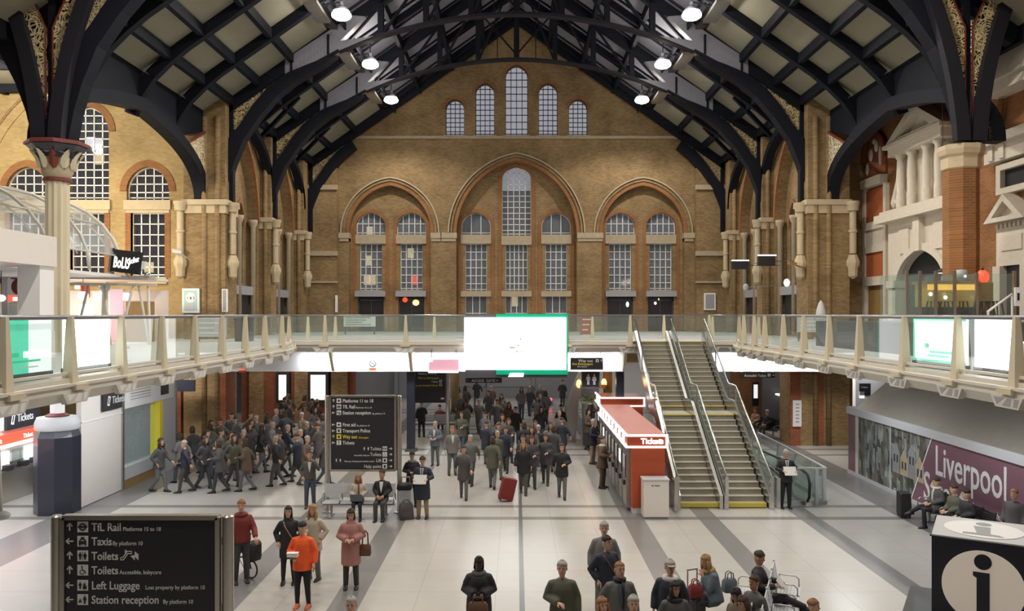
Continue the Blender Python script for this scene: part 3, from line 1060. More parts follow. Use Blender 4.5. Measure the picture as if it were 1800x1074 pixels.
def railing(label, path, posts, out, beam=True, zt=5.94, tall=False):
    """path: edge polyline in plan; posts: points on it; out: unit vector towards the void for each post"""
    o = thing('glass_railing', label, 'railing', (path[0][0], path[0][1], DK))
    MB().tube([(x, y, zt) for x, y in path], .042, 8).build('handrail', 'bronze_rail', o, True)
    for i in range(len(path) - 1):
        (x0, y0), (x1, y1) = path[i], path[i + 1]
        L = sqrt((x1 - x0) ** 2 + (y1 - y0) ** 2)
        dx, dy = (x1 - x0) / L, (y1 - y0) / L
        nx, ny = out
        if beam:
            a, b = Vector((x0, y0, 0)), Vector((x1, y1, 0))
            n = Vector((nx, ny, 0))
            Z = Vector((0, 0, 1))
            mb = MB()
            prof = [(-.05, 4.86), (.12, 4.84), (.12, 4.76), (.2, 4.72), (.2, 4.6), (.05, 4.42), (-.2, 4.42), (-.2, 4.5), (-.05, 4.5)]
            mb.loft([[p + n * u + Z * z for u, z in prof] for p in (a, b)])
            mb.build('edge_beam', 'cream_beam', o)
            MB().bar(a + n * .06 + Z * 4.93, b + n * .06 + Z * 4.93, .07, .05).bar(a + n * .24 + Z * 4.74, b + n * .24 + Z * 4.74, .05, .05).build('bottom_rail', 'cream_beam', o)
    allp = sorted(posts, key=lambda p: (p[1], p[0])) if abs(out[0]) > .5 else sorted(posts)
    for x, y in posts:
        n = Vector((out[0], out[1], 0))
        t = Vector((-out[1], out[0], 0))
        P = Vector((x, y, 0))
        Z = Vector((0, 0, 1))
        mb = MB()
        mb.loft([[P + n * (.07 + a) + t * b + Z * z for a, b in ((-w_, -d), (w_, -d), (w_, d), (-w_, d))] for z, w_, d in ((4.74, .10, .10), (5.95, .05, .04))])
        q = mb.build('post', 'cream_paint', o)
        if beam:
            MB().loft([[P + n * a + t * b + Z * z for a, b in ((-.02, -.2), (.3, -.2), (.3, .2), (-.02, .2))] for z in (4.64, 4.74)]).build('foot_block', 'cream_paint', q)
            MB().loft([[P + n * a + t * b + Z * z for b, z in ((-.5, 4.6), (.4, 4.6), (.28, 4.4), (-.36, 4.4))] for a in (.12, .225)]).build('bracket', 'cream_beam', q)
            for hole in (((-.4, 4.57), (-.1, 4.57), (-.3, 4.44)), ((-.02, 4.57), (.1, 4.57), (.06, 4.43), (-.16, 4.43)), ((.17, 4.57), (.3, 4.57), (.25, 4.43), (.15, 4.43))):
                MB().loft([[P + n * a + t * b + Z * z for b, z in hole] for a in (.2, .229)]).build('painted_opening', 'grey' if x > 0 else 'white', q)  # solid insets: white paints in glints, grey the dark openings
    for i in range(len(allp) - 1):
        (x0, y0), (x1, y1) = allp[i], allp[i + 1]
        a, b = Vector((x0, y0, 0)), Vector((x1, y1, 0))
        d = (b - a).normalized() * .06
        MB().bar(a + d + Vector((0, 0, 5.43)), b - d + Vector((0, 0, 5.43)), .015, .93).build('glass_panel', 'glass', o)
    return o


lp = [(-8.15, 10.7 + 1.86 * k) for k in range(10)]
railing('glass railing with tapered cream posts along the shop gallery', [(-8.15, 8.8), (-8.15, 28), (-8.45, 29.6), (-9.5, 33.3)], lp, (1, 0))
rp = [(8.55, y) for y in (11.9, 13.5, 15.3, 17.4, 19.7, 21.6, 23.5, 25.3, 27.2, 28.4, 29.7)]
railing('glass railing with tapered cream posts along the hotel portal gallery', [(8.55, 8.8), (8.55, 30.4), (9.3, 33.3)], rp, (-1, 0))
railing('straight glass railing along the front of the bridge behind the big screen', [(-9.5, 33.35), (4.85, 33.35)], [(-9.5, 33.35), (-8.0, 33.35), (-4.63, 33.35), (-1.26, 33.35), (2.1, 33.35), (4.75, 33.35)], (0, -1))
railing('short glass railing of the bridge between stairs and portal gallery', [(8.05, 33.35), (9.3, 33.35)], [(8.05, 33.35), (9.3, 33.35)], (0, -1))
railing('far glass railing across the bridge, nearer the gable wall', [(-12.9, 37.9), (12.9, 37.9)], [(-12.0, 37.9), (-9.9, 37.9), (-8.6, 37.9), (-3.9, 37.9), (0, 37.9), (3.6, 37.9), (7.0, 37.9), (9.3, 37.9), (11.5, 37.9)], (0, -1), beam=False)

# bulkhead under the bridge with its lit tubes, and the posts that carry the bridge
MB().box(-14.3, 4.6, 34.35, 34.5, 3.52, 4.42).build('wall_bulkhead_left', 'bulkhead', kind='structure')
MB().box(8.2, 14.2, 34.35, 34.5, 3.52, 4.42).build('wall_bulkhead_right', 'bulkhead', kind='structure')
for x0, x1, lb in ((-9.0, -4.8, 'long fluorescent tube under the bridge beside the shop gallery'), (-4.3, -1.6, 'fluorescent tube under the bridge behind the pink sign'), (2.3, 4.1, 'fluorescent tube under the bridge behind the way out sign'), (8.4, 12, 'fluorescent tube under the bridge between stairs and brick pier')):
    o = thing('tube_light', lb, 'light', ((x0 + x1) / 2, 34.0, 4.3))
    MB().tube([(x0, 34.15, 4.3), (x1, 34.15, 4.3)], .03, 8).build('tube', 'tube', o, True)
    MB().box(x0, x1, 34.1, 34.22, 4.34, 4.42).build('housing', 'white', o)
for x, lb in ((-4.62, 'dark square post under the bridge beside the mid concourse sign'), (4.52, 'dark square post under the bridge rising through the second ticket kiosk')):
    o = thing('bridge_post', lb, 'post', (x, 34.9, 0))
    MB().box(x - .17, x + .17, 34.73, 35.07, 0, 4.42).build('shaft', 'navy', o)
    MB().box(x - .24, x + .24, 34.66, 35.14, 0, .12).build('base_plate', 'dark_grey', o)
for x, lb in ((-7.85, 'cream steel bracket under the bridge at the shop gallery corner'), (-4.5, 'cream steel bracket above the dark post beside the pink sign'), (4.6, 'cream steel bracket above the way out sign end')):
    o = thing('bridge_bracket', lb, 'bracket', (x, 33.5, 3.55))
    MB().prism([(33.35, 4.5), (33.75, 4.5), (34.3, 3.55), (34.1, 3.55)], x - .06, x + .06, 'yz').build('web_plate', 'cream_paint', o)
    MB().box(x - .14, x + .14, 33.3, 33.5, 4.4, 4.62).build('head_block', 'cream_paint', o)


# ------------------------------------------------------------------ signs
def arrow(mb, cx, cz, s, d, y):
    dx, dz = {'u': (0, 1), 'l': (-1, 0), 'r': (1, 0), 'd': (0, -1)}[d]
    px, pz = -dz, dx
    tip = (cx + dx * s, cz + dz * s)
    mb.bar((cx - dx * s, y, cz - dz * s), (tip[0], y, tip[1]), s * .32, .006, (0, 1, 0))
    for sg in (-1, 1):
        mb.bar((tip[0] + dx * s * .08, y, tip[1] + dz * s * .08), (cx + dx * s * .1 + px * s * .75 * sg, y, cz + dz * s * .1 + pz * s * .75 * sg), s * .32, .006, (0, 1, 0))


def figure(mb, cx, cz, s, y, skirt=False, t=.006):
    mb.ell((cx, y, cz + s * .8), s * .17, t, s * .17, 8, 6)
    if skirt:
        mb.prism([(cx - s * .15, cz + s * .55), (cx + s * .15, cz + s * .55), (cx + s * .36, cz - s * .25), (cx - s * .36, cz - s * .25)], y - t / 2, y + t / 2)
    else:
        mb.prism([(cx - s * .28, cz + s * .55), (cx + s * .28, cz + s * .55), (cx + s * .2, cz - s * .15), (cx - s * .2, cz - s * .15)], y - t / 2, y + t / 2)
    for d in (-1, 1):
        mb.bar((cx + d * s * .1, y, cz - s * .1), (cx + d * s * .12, y, cz - s * .95), s * .15, t, (0, 1, 0))
        mb.bar((cx + d * s * .25, y, cz + s * .5), (cx + d * s * .38, y, cz - s * .1), s * .1, t, (0, 1, 0))


def picto(kind, o, cx, cz, s, y, bgm='sign_white', fg='charcoal'):
    """small square pictogram: plate plus dark symbol"""
    p = MB().box(cx - s, cx + s, y - .004, y, cz - s, cz + s).build('pictogram', bgm, o)
    mb = MB()
    yy = y - .007
    if kind == 'roundel':
        mb.prism([(cx + s * .7 * cos(2 * pi * k / 20), cz + s * .7 * sin(2 * pi * k / 20)) for k in range(20)], yy - .003, yy, 'xz', [[(cx + s * .45 * cos(2 * pi * k / 20), cz + s * .45 * sin(2 * pi * k / 20)) for k in range(20)]])
        mb.box(cx - s * .85, cx + s * .85, yy - .004, yy, cz - s * .17, cz + s * .17)
    elif kind == 'taxi':
        mb.prism([(cx - s * .7, cz - s * .55), (cx + s * .7, cz - s * .55), (cx + s * .7, cz), (cx + s * .4, cz + s * .5), (cx - s * .4, cz + s * .5), (cx - s * .7, cz)], yy - .003, yy, 'xz', [[(cx - s * .45, cz), (cx + s * .45, cz), (cx + s * .28, cz + s * .3), (cx - s * .28, cz + s * .3)]])
        mb.box(cx - s * .3, cx + s * .3, yy - .003, yy, cz + s * .55, cz + s * .8)
        mb.box(cx - s * .65, cx - s * .4, yy - .003, yy, cz - s * .8, cz - s * .5).box(cx + s * .4, cx + s * .65, yy - .003, yy, cz - s * .8, cz - s * .5)
    elif kind == 'wc':
        figure(mb, cx - s * .45, cz, s * .75, yy)
        figure(mb, cx + s * .45, cz, s * .75, yy, True)
        mb.box(cx - s * .03, cx + s * .03, yy - .003, yy, cz - s * .8, cz + s * .8)
    elif kind == 'access':
        mb.ell((cx - s * .1, yy, cz + s * .65), s * .16, .004, s * .16, 8, 6)
        mb.bar((cx - s * .1, yy, cz + s * .45), (cx - s * .05, yy, cz - s * .1), s * .16, .005, (0, 1, 0)).bar((cx - s * .05, yy, cz - s * .05), (cx + s * .35, yy, cz - s * .1), s * .16, .005, (0, 1, 0)).bar((cx + s * .35, yy, cz - s * .1), (cx + s * .55, yy, cz - s * .6), s * .16, .005, (0, 1, 0))
        mb.tube([(cx - s * .1 + s * .42 * cos(a), yy, cz - s * .35 + s * .42 * sin(a)) for a in [2.2 + k * .45 for k in range(9)]], s * .06, 5)
    elif kind == 'luggage':
        figure(mb, cx - s * .45, cz, s * .7, yy)
        mb.box(cx + s * .05, cx + s * .75, yy - .003, yy, cz - s * .7, cz - s * .15).box(cx + s * .15, cx + s * .55, yy - .003, yy, cz - s * .1, cz + s * .25)
        mb.bar((cx + s * .2, yy, cz + s * .3), (cx + s * .5, yy, cz + s * .6), s * .1, .004, (0, 1, 0))
    elif kind == 'reception':
        mb.prism([(cx - s * .75, cz - s * .5), (cx - s * .15, cz - s * .5), (cx - s * .45, cz + s * .3)], yy - .003, yy)
        figure(mb, cx + s * .4, cz, s * .8, yy)
    elif kind == 'plus':
        mb.box(cx - s * .6, cx + s * .6, yy - .003, yy, cz - s * .2, cz + s * .2).box(cx - s * .2, cx + s * .2, yy - .003, yy, cz - s * .6, cz + s * .6)
    elif kind == 'ticket':
        mb.prism([(cx - s * .3, cz - s * .7), (cx + s * .25, cz - s * .7), (cx + s * .25, cz + s * .7), (cx - s * .3, cz + s * .7)], yy - .003, yy, 'xz', [[(cx - s * .15, cz - s * .5), (cx + s * .12, cz - s * .5), (cx + s * .12, cz + s * .2), (cx - s * .15, cz + s * .2)]])
    elif kind == 'train':
        mb.box(cx - s * .5, cx + s * .5, yy - .003, yy, cz - s * .4, cz + s * .7)
        mb.bar((cx - s * .5, yy, cz - s * .8), (cx - s * .2, yy, cz - s * .4), s * .12, .004, (0, 1, 0)).bar((cx + s * .5, yy, cz - s * .8), (cx + s * .2, yy, cz - s * .4), s * .12, .004, (0, 1, 0))
    else:
        mb.box(cx - s * .45, cx + s * .45, yy - .003, yy, cz - s * .55, cz + s * .55)
    mb.build('symbol', fg, p)


def totem(label, px0, px1, ytop, ybot, Y, rows):
    """floor sign: two steel posts and a framed dark board facing the camera"""
    a, b = at(px0, ytop, Y), at(px1, ybot, Y)
    x0, x1, zt = a.x, b.x, a.z
    W_ = x1 - x0
    pw = W_ * .062
    o = thing('wayfinding_sign', label, 'sign', ((x0 + x1) / 2, Y, 0))
    for x in (x0 + pw / 2, x1 - pw / 2):
        q = MB().lathe([(pw / 2, .03), (pw / 2, zt - .02), (pw * .35, zt)], (x, Y, 0), 14).build('post', 'brushed', o, 'auto')
        MB().lathe([(pw * 1.1, 0), (pw * 1.1, .03), (pw * .5, .05)], (x, Y, 0), 14).build('post_foot', 'steel_dull', q, 'auto')
    bx0, bx1 = x0 + pw * 1.25, x1 - pw * 1.25
    zb = b.z
    MB().box(bx0, bx1, Y - .06, Y + .06, zb, zt - .02).build('board', 'charcoal', o)
    f = MB()
    e = .045
    for (p, q) in (((bx0, zt - .02), (bx1, zt - .02)), ((bx0, zb), (bx1, zb)), ((bx0, zb), (bx0, zt - .02)), ((bx1, zb), (bx1, zt - .02))):
        f.bar((p[0], Y - .03, p[1]), (q[0], Y - .03, q[1]), .12, e * 1.4, (0, 0, 1) if p[1] == q[1] else (1, 0, 0))
    f.build('frame', 'brushed', o)
    bk = MB()
    for x in (x0 + pw * 1.05, x1 - pw * 1.05):
        for z in (zt - .35, zb + .4):
            bk.box(x - pw * .3, x + pw * .3, Y - .03, Y + .03, z - .05, z + .05)
    bk.build('clamp', 'steel_dull', o)
    y = Y - .062
    for r in rows:
        zc = at(0, r['y'], Y).z
        h = r.get('h', .15)
        m = r.get('m', 'sign_white')
        am = MB()
        if r.get('right'):
            arrow(am, at(r['ax'], 0, Y).x, zc, h * .42, r['a'], y)
            am.build('arrow', m, o)
            picto(r['k'], o, at(r['kx'], 0, Y).x, zc, h * .62, y, m)
            x = at(r['tx'], 0, Y).x
            text(r['t'], h * 1.32, m, o, (x, y, zc - h * .47), align='RIGHT', squeeze=.84)
            if r.get('s'):
                text(r['s'], h * .62, m, o, (at(r['sx'], 0, Y).x, y, zc - h * .47), align='RIGHT', squeeze=.84)
            for k, gx in enumerate(r.get('g', ())):
                gm = MB()
                figure(gm, at(gx, 0, Y).x, zc, h * .5, y, k % 2)
                gm.build('symbol', m, o)
        else:
            arrow(am, at(r['ax'], 0, Y).x, zc, h * .42, r['a'], y)
            am.build('arrow', m, o)
            picto(r['k'], o, at(r['kx'], 0, Y).x, zc, h * .62, y, m)
            text(r['t'], h * 1.32, m, o, (at(r['tx'], 0, Y).x, y, zc - h * .47), squeeze=.845, bold=h * .012)
            if r.get('s'):
                text(r['s'], h * .66, m, o, (at(r['sx'], 0, Y).x, y, zc - h * .47), squeeze=.88)
            if r.get('g'):
                x = at(r['g'][0], 0, Y).x
                gm = MB()
                gm.tube([(x, y, zc - .055), (x + .04, y, zc - .055), (x + .1, y, zc + .03), (x + .15, y, zc + .03), (x + .15, y, zc + .06), (x + .09, y, zc + .06), (x + .03, y, zc - .025), (x, y, zc - .025)], .007, 5, closed=True)
                gm.bar((x + .07, y, zc + .02), (x + .07, y, zc + .08), .02, .005, (0, 1, 0))
                x = at(r['g'][1], 0, Y).x
                gm.prism([(x, zc), (x + .06, zc - .06), (x + .06, zc - .01), (x + .11, zc - .06), (x + .11, zc + .02), (x + .06, zc + .06), (x + .06, zc + .01)], y - .004, y)
                gm.build('symbol', m, o)
    return o


YN = 10.9
R1 = lambda y, a, k, t, s=None, sx=0, **kw: dict(y=y, a=a, k=k, t=t, s=s, sx=sx, ax=127, kx=150, tx=165, h=.118, **kw)
totem('large dark floor sign on steel posts listing TfL Rail, taxis, toilets and left luggage', 90, 411, 905, 1120, YN, [
    R1(924, 'u', 'roundel', 'TfL Rail', 'Platforms 15 to 18', 220), R1(949, 'l', 'taxi', 'Taxis', 'By platform 10', 202),
    R1(974.5, 'u', 'wc', 'Toilets', None, 0, g=(216, 233)), R1(999.5, 'u', 'access', 'Toilets', 'Accessible, babycare', 214),
    R1(1026, 'l', 'luggage', 'Left Luggage', 'Lost property by platform 10', 259), R1(1051, 'l', 'reception', 'Station reception', 'By platform 10', 290)])
YM = 24.1
R2 = lambda y, a, k, t, s=None, sx=0, **kw: dict(y=y, a=a, k=k, t=t, s=s, sx=sx, ax=587, kx=596.5, tx=603, h=.11, **kw)
R3 = lambda y, k, t, s=None, sx=0, **kw: dict(y=y, a='r', k=k, t=t, s=s, sx=sx, ax=687, kx=677, tx=671, h=.11, right=1, **kw)
totem('tall dark floor sign behind the metal bench listing platforms, first aid and lift', 571, 706, 695, 826, YM, [
    R2(704, 'u', 'plus', 'Platforms 11 to 18'), R2(714.5, 'u', 'roundel', 'TfL Rail', 'Platforms 15 to 18', 626), R2(725, 'l', 'luggage', 'Station reception', 'By platform 10', 655),
    R2(746, 'l', 'plus', 'First aid', 'By platform 10', 628), R2(756.5, 'l', 'square', 'Transport Police'), R2(767, 'u', 'square', 'Way out', 'Bishopsgate', 631, m='sign_yellow'),
    R2(777.5, 'l', 'ticket', 'Tickets'),
    R3(788, 'wc', 'Toilets', g=(641, 648)), R3(798, 'access', 'Toilets', 'Accessible, babycare', 651), R3(808.5, 'square', 'Lift', 'Way out, Underground and bus station', 659, g=(592, 599)), R3(819, 'square', 'Help point')])


def board(name, label, px0, px1, py0, py1, Y, m, cat='sign', depth=.08, hang=None, frame=None):
    """sign plate facing the camera; hang = height it is hung from"""
    a, b = at(px0, py0, Y), at(px1, py1, Y)
    o = thing(name, label, cat, ((a.x + b.x) / 2, Y, b.z))
    MB().box(a.x, b.x, Y, Y + depth, b.z, a.z).build('board', m, o)
    if frame:
        f = MB()
        for p, q in (((a.x, a.z), (b.x, a.z)), ((a.x, b.z), (b.x, b.z)), ((a.x, a.z), (a.x, b.z)), ((b.x, a.z), (b.x, b.z))):
            f.bar((p[0], Y - .01, p[1]), (q[0], Y - .01, q[1]), .05, .05)
        f.build('frame', frame, o)
    if hang:
        h = MB()
        for x in (a.x + .1, b.x - .1):
            h.bar((x, Y + depth / 2, a.z), (x, Y + depth / 2, hang), .03, .03)
        h.build('hanger', 'steel_dull', o)
    return o


# the big screen on the bridge front
o = thing('advertising_screen', 'big glowing white screen with green edge on the bridge front', 'screen', (0, 33, 3.5))
a, b = at(816, 558, 32.9), at(995.5, 650, 32.9)
MB().box(a.x, b.x, 32.9, 33.0, b.z, a.z).build('display', 'screen', o)
g0, g1 = at(872, 552, 33.02), at(998, 659.5, 33.02)
MB().box(g0.x, g1.x, 33.02, 33.1, g1.z + .02, g0.z).build('green_panel', 'screen_green', o)
h0, h1 = at(818, 553, 33.03), at(997, 664, 33.03)
MB().box(h0.x, h1.x, 33.11, 33.25, h1.z, h0.z).build('casing', 'dark_grey', o)
l = MB()
for px, py, w_, h_ in ((914, 573, 13, 1.2), (900, 611, 9, 4), (908, 611, 6, 2), (915, 596, 4, 3), (911, 607, 4, 3), (918, 618, 5, 2), (909, 618, 3, 3), (914, 634, 16, 1.5), (899, 634, 12, .8)):
    p = at(px, py, 32.88)
    l.box(p.x - w_ / 85, p.x + w_ / 85, 32.885, 32.9, p.z - h_ / 85, p.z + h_ / 85)
l.build('printed_mark', 'screen_grey', o)
p = at(906, 659, 33.0)
MB().prism([(p.x - .3, p.z - .08), (p.x + .33, p.z - .08), (p.x + .35, p.z + .08), (p.x - .22, p.z + .08)], 32.98, 33.04).build('logo_light', 'tube_soft', o)
text('ocean', .11, 'screen_grey', o, (p.x - .18, 32.975, p.z - .035))
for sx in (-1.9, 1.9):
    MB().box(sx - .05, sx + .05, 33.25, 33.45, 4.2, 5.6).build('mounting', 'dark_grey', o)
o = board('hanging_sign', 'narrow dark hanging sign with white lettering under the big screen', 818, 882, 664, 673, 33.4, 'charcoal', hang=4.45)
text('ACCESS  GATE >', .15, 'sign_white', o, (at(829, 0, 33.4).x, 33.39, at(0, 671, 33.4).z))
o = board('hanging_sign', 'dark way out sign with yellow lettering under the bridge beside the big screen', 1003, 1060, 629, 650, 33.3, 'charcoal', hang=4.45)
text('Way out', .17, 'sign_white', o, (at(1042, 0, 33.3).x, 33.29, at(0, 636.5, 33.3).z), align='RIGHT')
text('Exit Bishopsgate', .13, 'sign_yellow', o, (at(1042, 0, 33.3).x, 33.29, at(0, 641.5, 33.3).z), align='RIGHT')
text('Bus station', .09, 'sign_white', o, (at(1032, 0, 33.3).x, 33.29, at(0, 645.5, 33.3).z), align='RIGHT')
picto('square', o, at(1050, 0, 33.3).x, at(0, 634, 33.3).z, .06, 33.295)
am = MB()
arrow(am, at(1057, 0, 33.3).x, at(0, 634, 33.3).z, .05, 'u', 33.292)
am.build('arrow', 'sign_white', o)
o = board('toilet_sign', 'square dark sign with white man and woman figures above the glowing toilet entrance', 1023, 1053, 652, 681, 34.7, 'charcoal', frame='dark_grey', hang=4.42)
m_ = MB()
figure(m_, at(1034, 0, 34.7).x, at(0, 667, 34.7).z, .24, 34.68)
figure(m_, at(1044.5, 0, 34.7).x, at(0, 667, 34.7).z, .24, 34.68, True)
m_.build('figures', 'sign_white', o)
o = board('lit_sign', 'pink lit panel with white bars hung below the bridge', 754, 806, 628, 655, 33.2, 'screen_pink', hang=4.5)
for py in (630, 653.5):
    z = at(0, py, 33.2).z
    MB().box(at(762 if py < 640 else 753, 0, 33.2).x, at(806, 0, 33.2).x, 33.14, 33.2, z - .04, z + .04).build('light_bar', 'tube_soft', o)
MB().box(at(755, 0, 33.2).x, at(760, 0, 33.2).x, 33.14, 33.2, at(0, 636, 33.2).z, at(0, 629, 33.2).z).build('light_mark', 'tube_soft', o)
for px, py, lb in ((655, 640, 'no smoking'), (426, 645, 'no smoking')):
    p = at(px, py, 34.33)
    o = thing('no_smoking_sign', 'round no smoking notice on the white bulkhead, %s' % ('above the mid concourse sign' if px > 500 else 'where it meets the shop gallery'), 'sign', p)
    ring = [(p.x + .15 * cos(2 * pi * k / 20), p.z + .02 + .15 * sin(2 * pi * k / 20)) for k in range(20)]
    ri = [(p.x + .115 * cos(2 * pi * k / 20), p.z + .02 + .115 * sin(2 * pi * k / 20)) for k in range(20)]
    MB().prism(ring, 34.32, 34.345, 'xz', [ri]).bar((p.x - .09, 34.33, p.z + .11), (p.x + .09, 34.33, p.z - .07), .03, .02, (0, 1, 0)).build('ring', 'charcoal' if px > 500 else 'red_strip', o)
    MB().bar((p.x - .09, 34.335, p.z + .02), (p.x + .09, 34.335, p.z + .02), .02, .03, (0, 1, 0)).build('cigarette', 'charcoal', o)
    MB().box(p.x - .15, p.x + .15, 34.32, 34.345, p.z - .25, p.z - .16).build('red_strip', 'kiosk_red', o)

# standing sign beyond the bridge post
o = board('wayfinding_sign', 'dark sign board with yellow line beyond the bridge, beside the dark post', 728, 783, 654, 708, 36.5, 'charcoal')
for x in (at(784, 0, 36.5).x + .08,):
    MB().lathe([(.09, 0), (.09, 3.9)], (x, 36.55, 0), 12).build('post', 'brushed', o, True)
MB().box(at(728, 0, 36.5).x, at(786, 0, 36.5).x, 36.55, 36.62, 3.3, 3.42).build('crossbar', 'dark_grey', o)
tx_ = [(735, 656.5, 'Platforms 11 to 18', 'sign_white', 'LEFT'), (735, 664, 'Way out Bishopsgate', 'sign_yellow', 'LEFT'), (770, 670.5, 'Toilets', 'sign_white', 'RIGHT'), (770, 677, 'Way out Liverpool Street', 'sign_yellow', 'RIGHT')]
for px, py, s, m, al in tx_:
    text(s, .13, m, o, (at(px, 0, 36.5).x, 36.49, at(0, py + 2, 36.5).z), align=al, squeeze=.85)
for py, m in ((670, 'sign_white'), (676.5, 'sign_yellow')):
    picto('square', o, at(774.5, 0, 36.5).x, at(0, py, 36.5).z, .06, 36.495, m)
MB().box(at(775, 0, 36.5).x, at(781, 0, 36.5).x, 36.48, 36.5, at(0, 702, 36.5).z, at(0, 699, 36.5).z).build('exit_mark', 'sign_white', o)


# ------------------------------------------------------------------ stairs up to the bridge
o = thing('staircase', 'double flight of stairs with steel handrails rising from concourse to bridge', 'stairs', (6.45, 24.6, 0))
SX0, SXM, SX1 = 5.0, 6.36, 7.8
NS = 15
rise, run = 2.425 / NS, 3.95 / NS
for fl, (y0, z0) in enumerate(((24.6, 0), (29.55, 2.425))):
    for lane, (xa, xb) in enumerate(((SX0 + .08, SXM - .12), (SXM + .12, SX1 - .08))):
        tr, ri, no = MB(), MB(), MB()
        for k in range(NS):
            y, z = y0 + k * run, z0 + (k + 1) * rise
            tr.box(xa, xb, y, y + run + .03, z - .03, z)
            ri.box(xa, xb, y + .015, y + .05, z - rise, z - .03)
            if 0 < k < NS - 1:
                no.box(xa, xb, y - .012, y + .045, z - .012, z + .004)
        q = tr.build('flight', 'tread', o)
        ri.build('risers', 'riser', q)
        no.build('nosing', 'nosing', q)
        for k in (0, NS - 1):
            y, z = y0 + k * run, z0 + (k + 1) * rise
            MB().box(xa, xb, y - .02, y + .07, z - (.12 if k == 0 and fl == 0 else .03), z + .006).build('yellow_edge', 'yellow', q)
MB().box(SX0, SX1, 28.55, 29.6, 2.3, 2.425).build('landing', 'tread', o)
MB().prism([(24.75, 0), (28.6, 2.3), (29.5, 2.3), (33.4, 4.5), (33.4, 4.3), (29.6, 2.0), (28.7, 2.0), (25.4, 0)], SX0 + .1, SX1 - .1, 'yz').build('soffit', 'pale_grey', o)
for x, nm in ((SX0, 0), (SXM - .07, 1), (SXM + .07, 2), (SX1, 3)):
    up = lambda h: [(x, 24.35, h), (x, 28.55, 2.48 + h), (x, 29.55, 2.48 + h), (x, 33.5, 4.9 + h)]
    w_ = .09 if nm in (0, 3) else .1
    mb = MB()
    q = [(24.45, 0), (24.45, .42), (28.5, 2.9), (29.5, 2.9), (33.4, 5.3), (33.4, 4.75), (29.6, 2.3), (28.6, 2.3), (24.9, 0)]
    mb.prism(q, x - w_ / 2, x + w_ / 2, 'yz').build('stringer', 'steel', o)
for x, lb in ((SX0 - .05, 'shop'), (SXM + .1, 'mid'), (SX1 + .05, 'portal')):
    zz = .98
    pts = [(x, 24.5, 0.0), (x, 24.5, zz), (x, 28.5, zz + 2.45), (x, 29.5, zz + 2.45), (x, 33.3, zz + 4.8)]
    MB().tube(pts[1:], .035, 8).build('handrail', 'steel', o, True)
    MB().box(x - .05, x + .05, 24.44, 24.56, 0, zz + .02).build('newel_post', 'steel', o)
    for y, z in ((28.5, 2.45), (31.4, 3.6), (26.5, 1.2)):
        MB().box(x - .02, x + .02, y - .02, y + .02, z + .2, z + zz).build('baluster', 'steel_dull', o)
    for (ya, za), (yb, zb) in (((24.6, .42), (28.45, 2.9)), ((28.55, 2.9), (29.45, 2.9)), ((29.55, 2.9), (33.2, 5.25))):
        MB().prism([(ya, za), (yb, zb), (yb, zb + .5), (ya, za + .5)], x - .006, x + .006, 'yz').build('glass_panel', 'shop_glass', o)
# low steel end rail in front of the stairs foot, ticket side
o = thing('steel_bollard', 'thin steel end post at the stairs foot beside the white cabinet', 'post', (4.86, 24.15, 0))
MB().box(4.78, 4.9, 24.1, 24.2, 0, .98).build('post', 'steel', o)
MB().box(4.72, 4.96, 24.05, 24.25, .98, 1.02).build('cap', 'steel', o)

# escalator well with glass balustrade beside the stairs
o = thing('glass_balustrade', 'glass balustrade around the escalator well beside the stairs', 'balustrade', (9.0, 25, 0))
for p, q in (((8.25, 25.1), (9.75, 25.1)), ((9.75, 25.1), (9.85, 29)), ((9.85, 29), (9.9, 32.6))):
    MB().bar((*p, .62), (*q, .62), .015, 1.0).build('glass_panel', 'glass', o)
    MB().bar((*p, 1.14), (*q, 1.14), .07, .05).build('rail', 'pale_grey', o)
    MB().bar((*p, .06), (*q, .06), .09, .12).build('kerb', 'steel_dull', o)
for x, y in ((9.7, 25.12), (9.45, 25.1), (9.77, 26.2), (9.8, 28), (9.86, 30), (9.9, 32.5)):
    MB().box(x - .05, x + .05, y - .05, y + .05, 0, 1.12).build('post', 'pale_grey', o)
o = thing('escalator', 'top of a steel escalator with black rubber handrail beside the stairs', 'escalator', (8.5, 26, 0))
for x in (8.2, 9.1):
    MB().tube([(x, 24.95, .1), (x, 24.75, .3), (x, 24.72, .75), (x, 24.9, .98), (x, 25.4, 1.04), (x, 27, 1.04), (x, 29, .95), (x, 31.8, .9)], .045, 8).build('rubber_handrail', 'rubber', o, True)
    MB().prism([(24.8, .0), (24.8, .9), (25.1, 1.0), (31.8, .88), (31.8, 0)], x - .03, x + .03, 'yz').build('side_panel', 'shop_glass', o)
    MB().box(x - .1, x + .1, 24.78, 32, 0, .14).build('skirt', 'steel', o)
MB().box(8.2, 9.1, 24.7, 32, 0.0, .04).build('comb_plate', 'steel_dull', o)
MB().box(8.02, 8.14, 24.55, 24.85, 0, .95).build('newel_panel', 'steel', o)


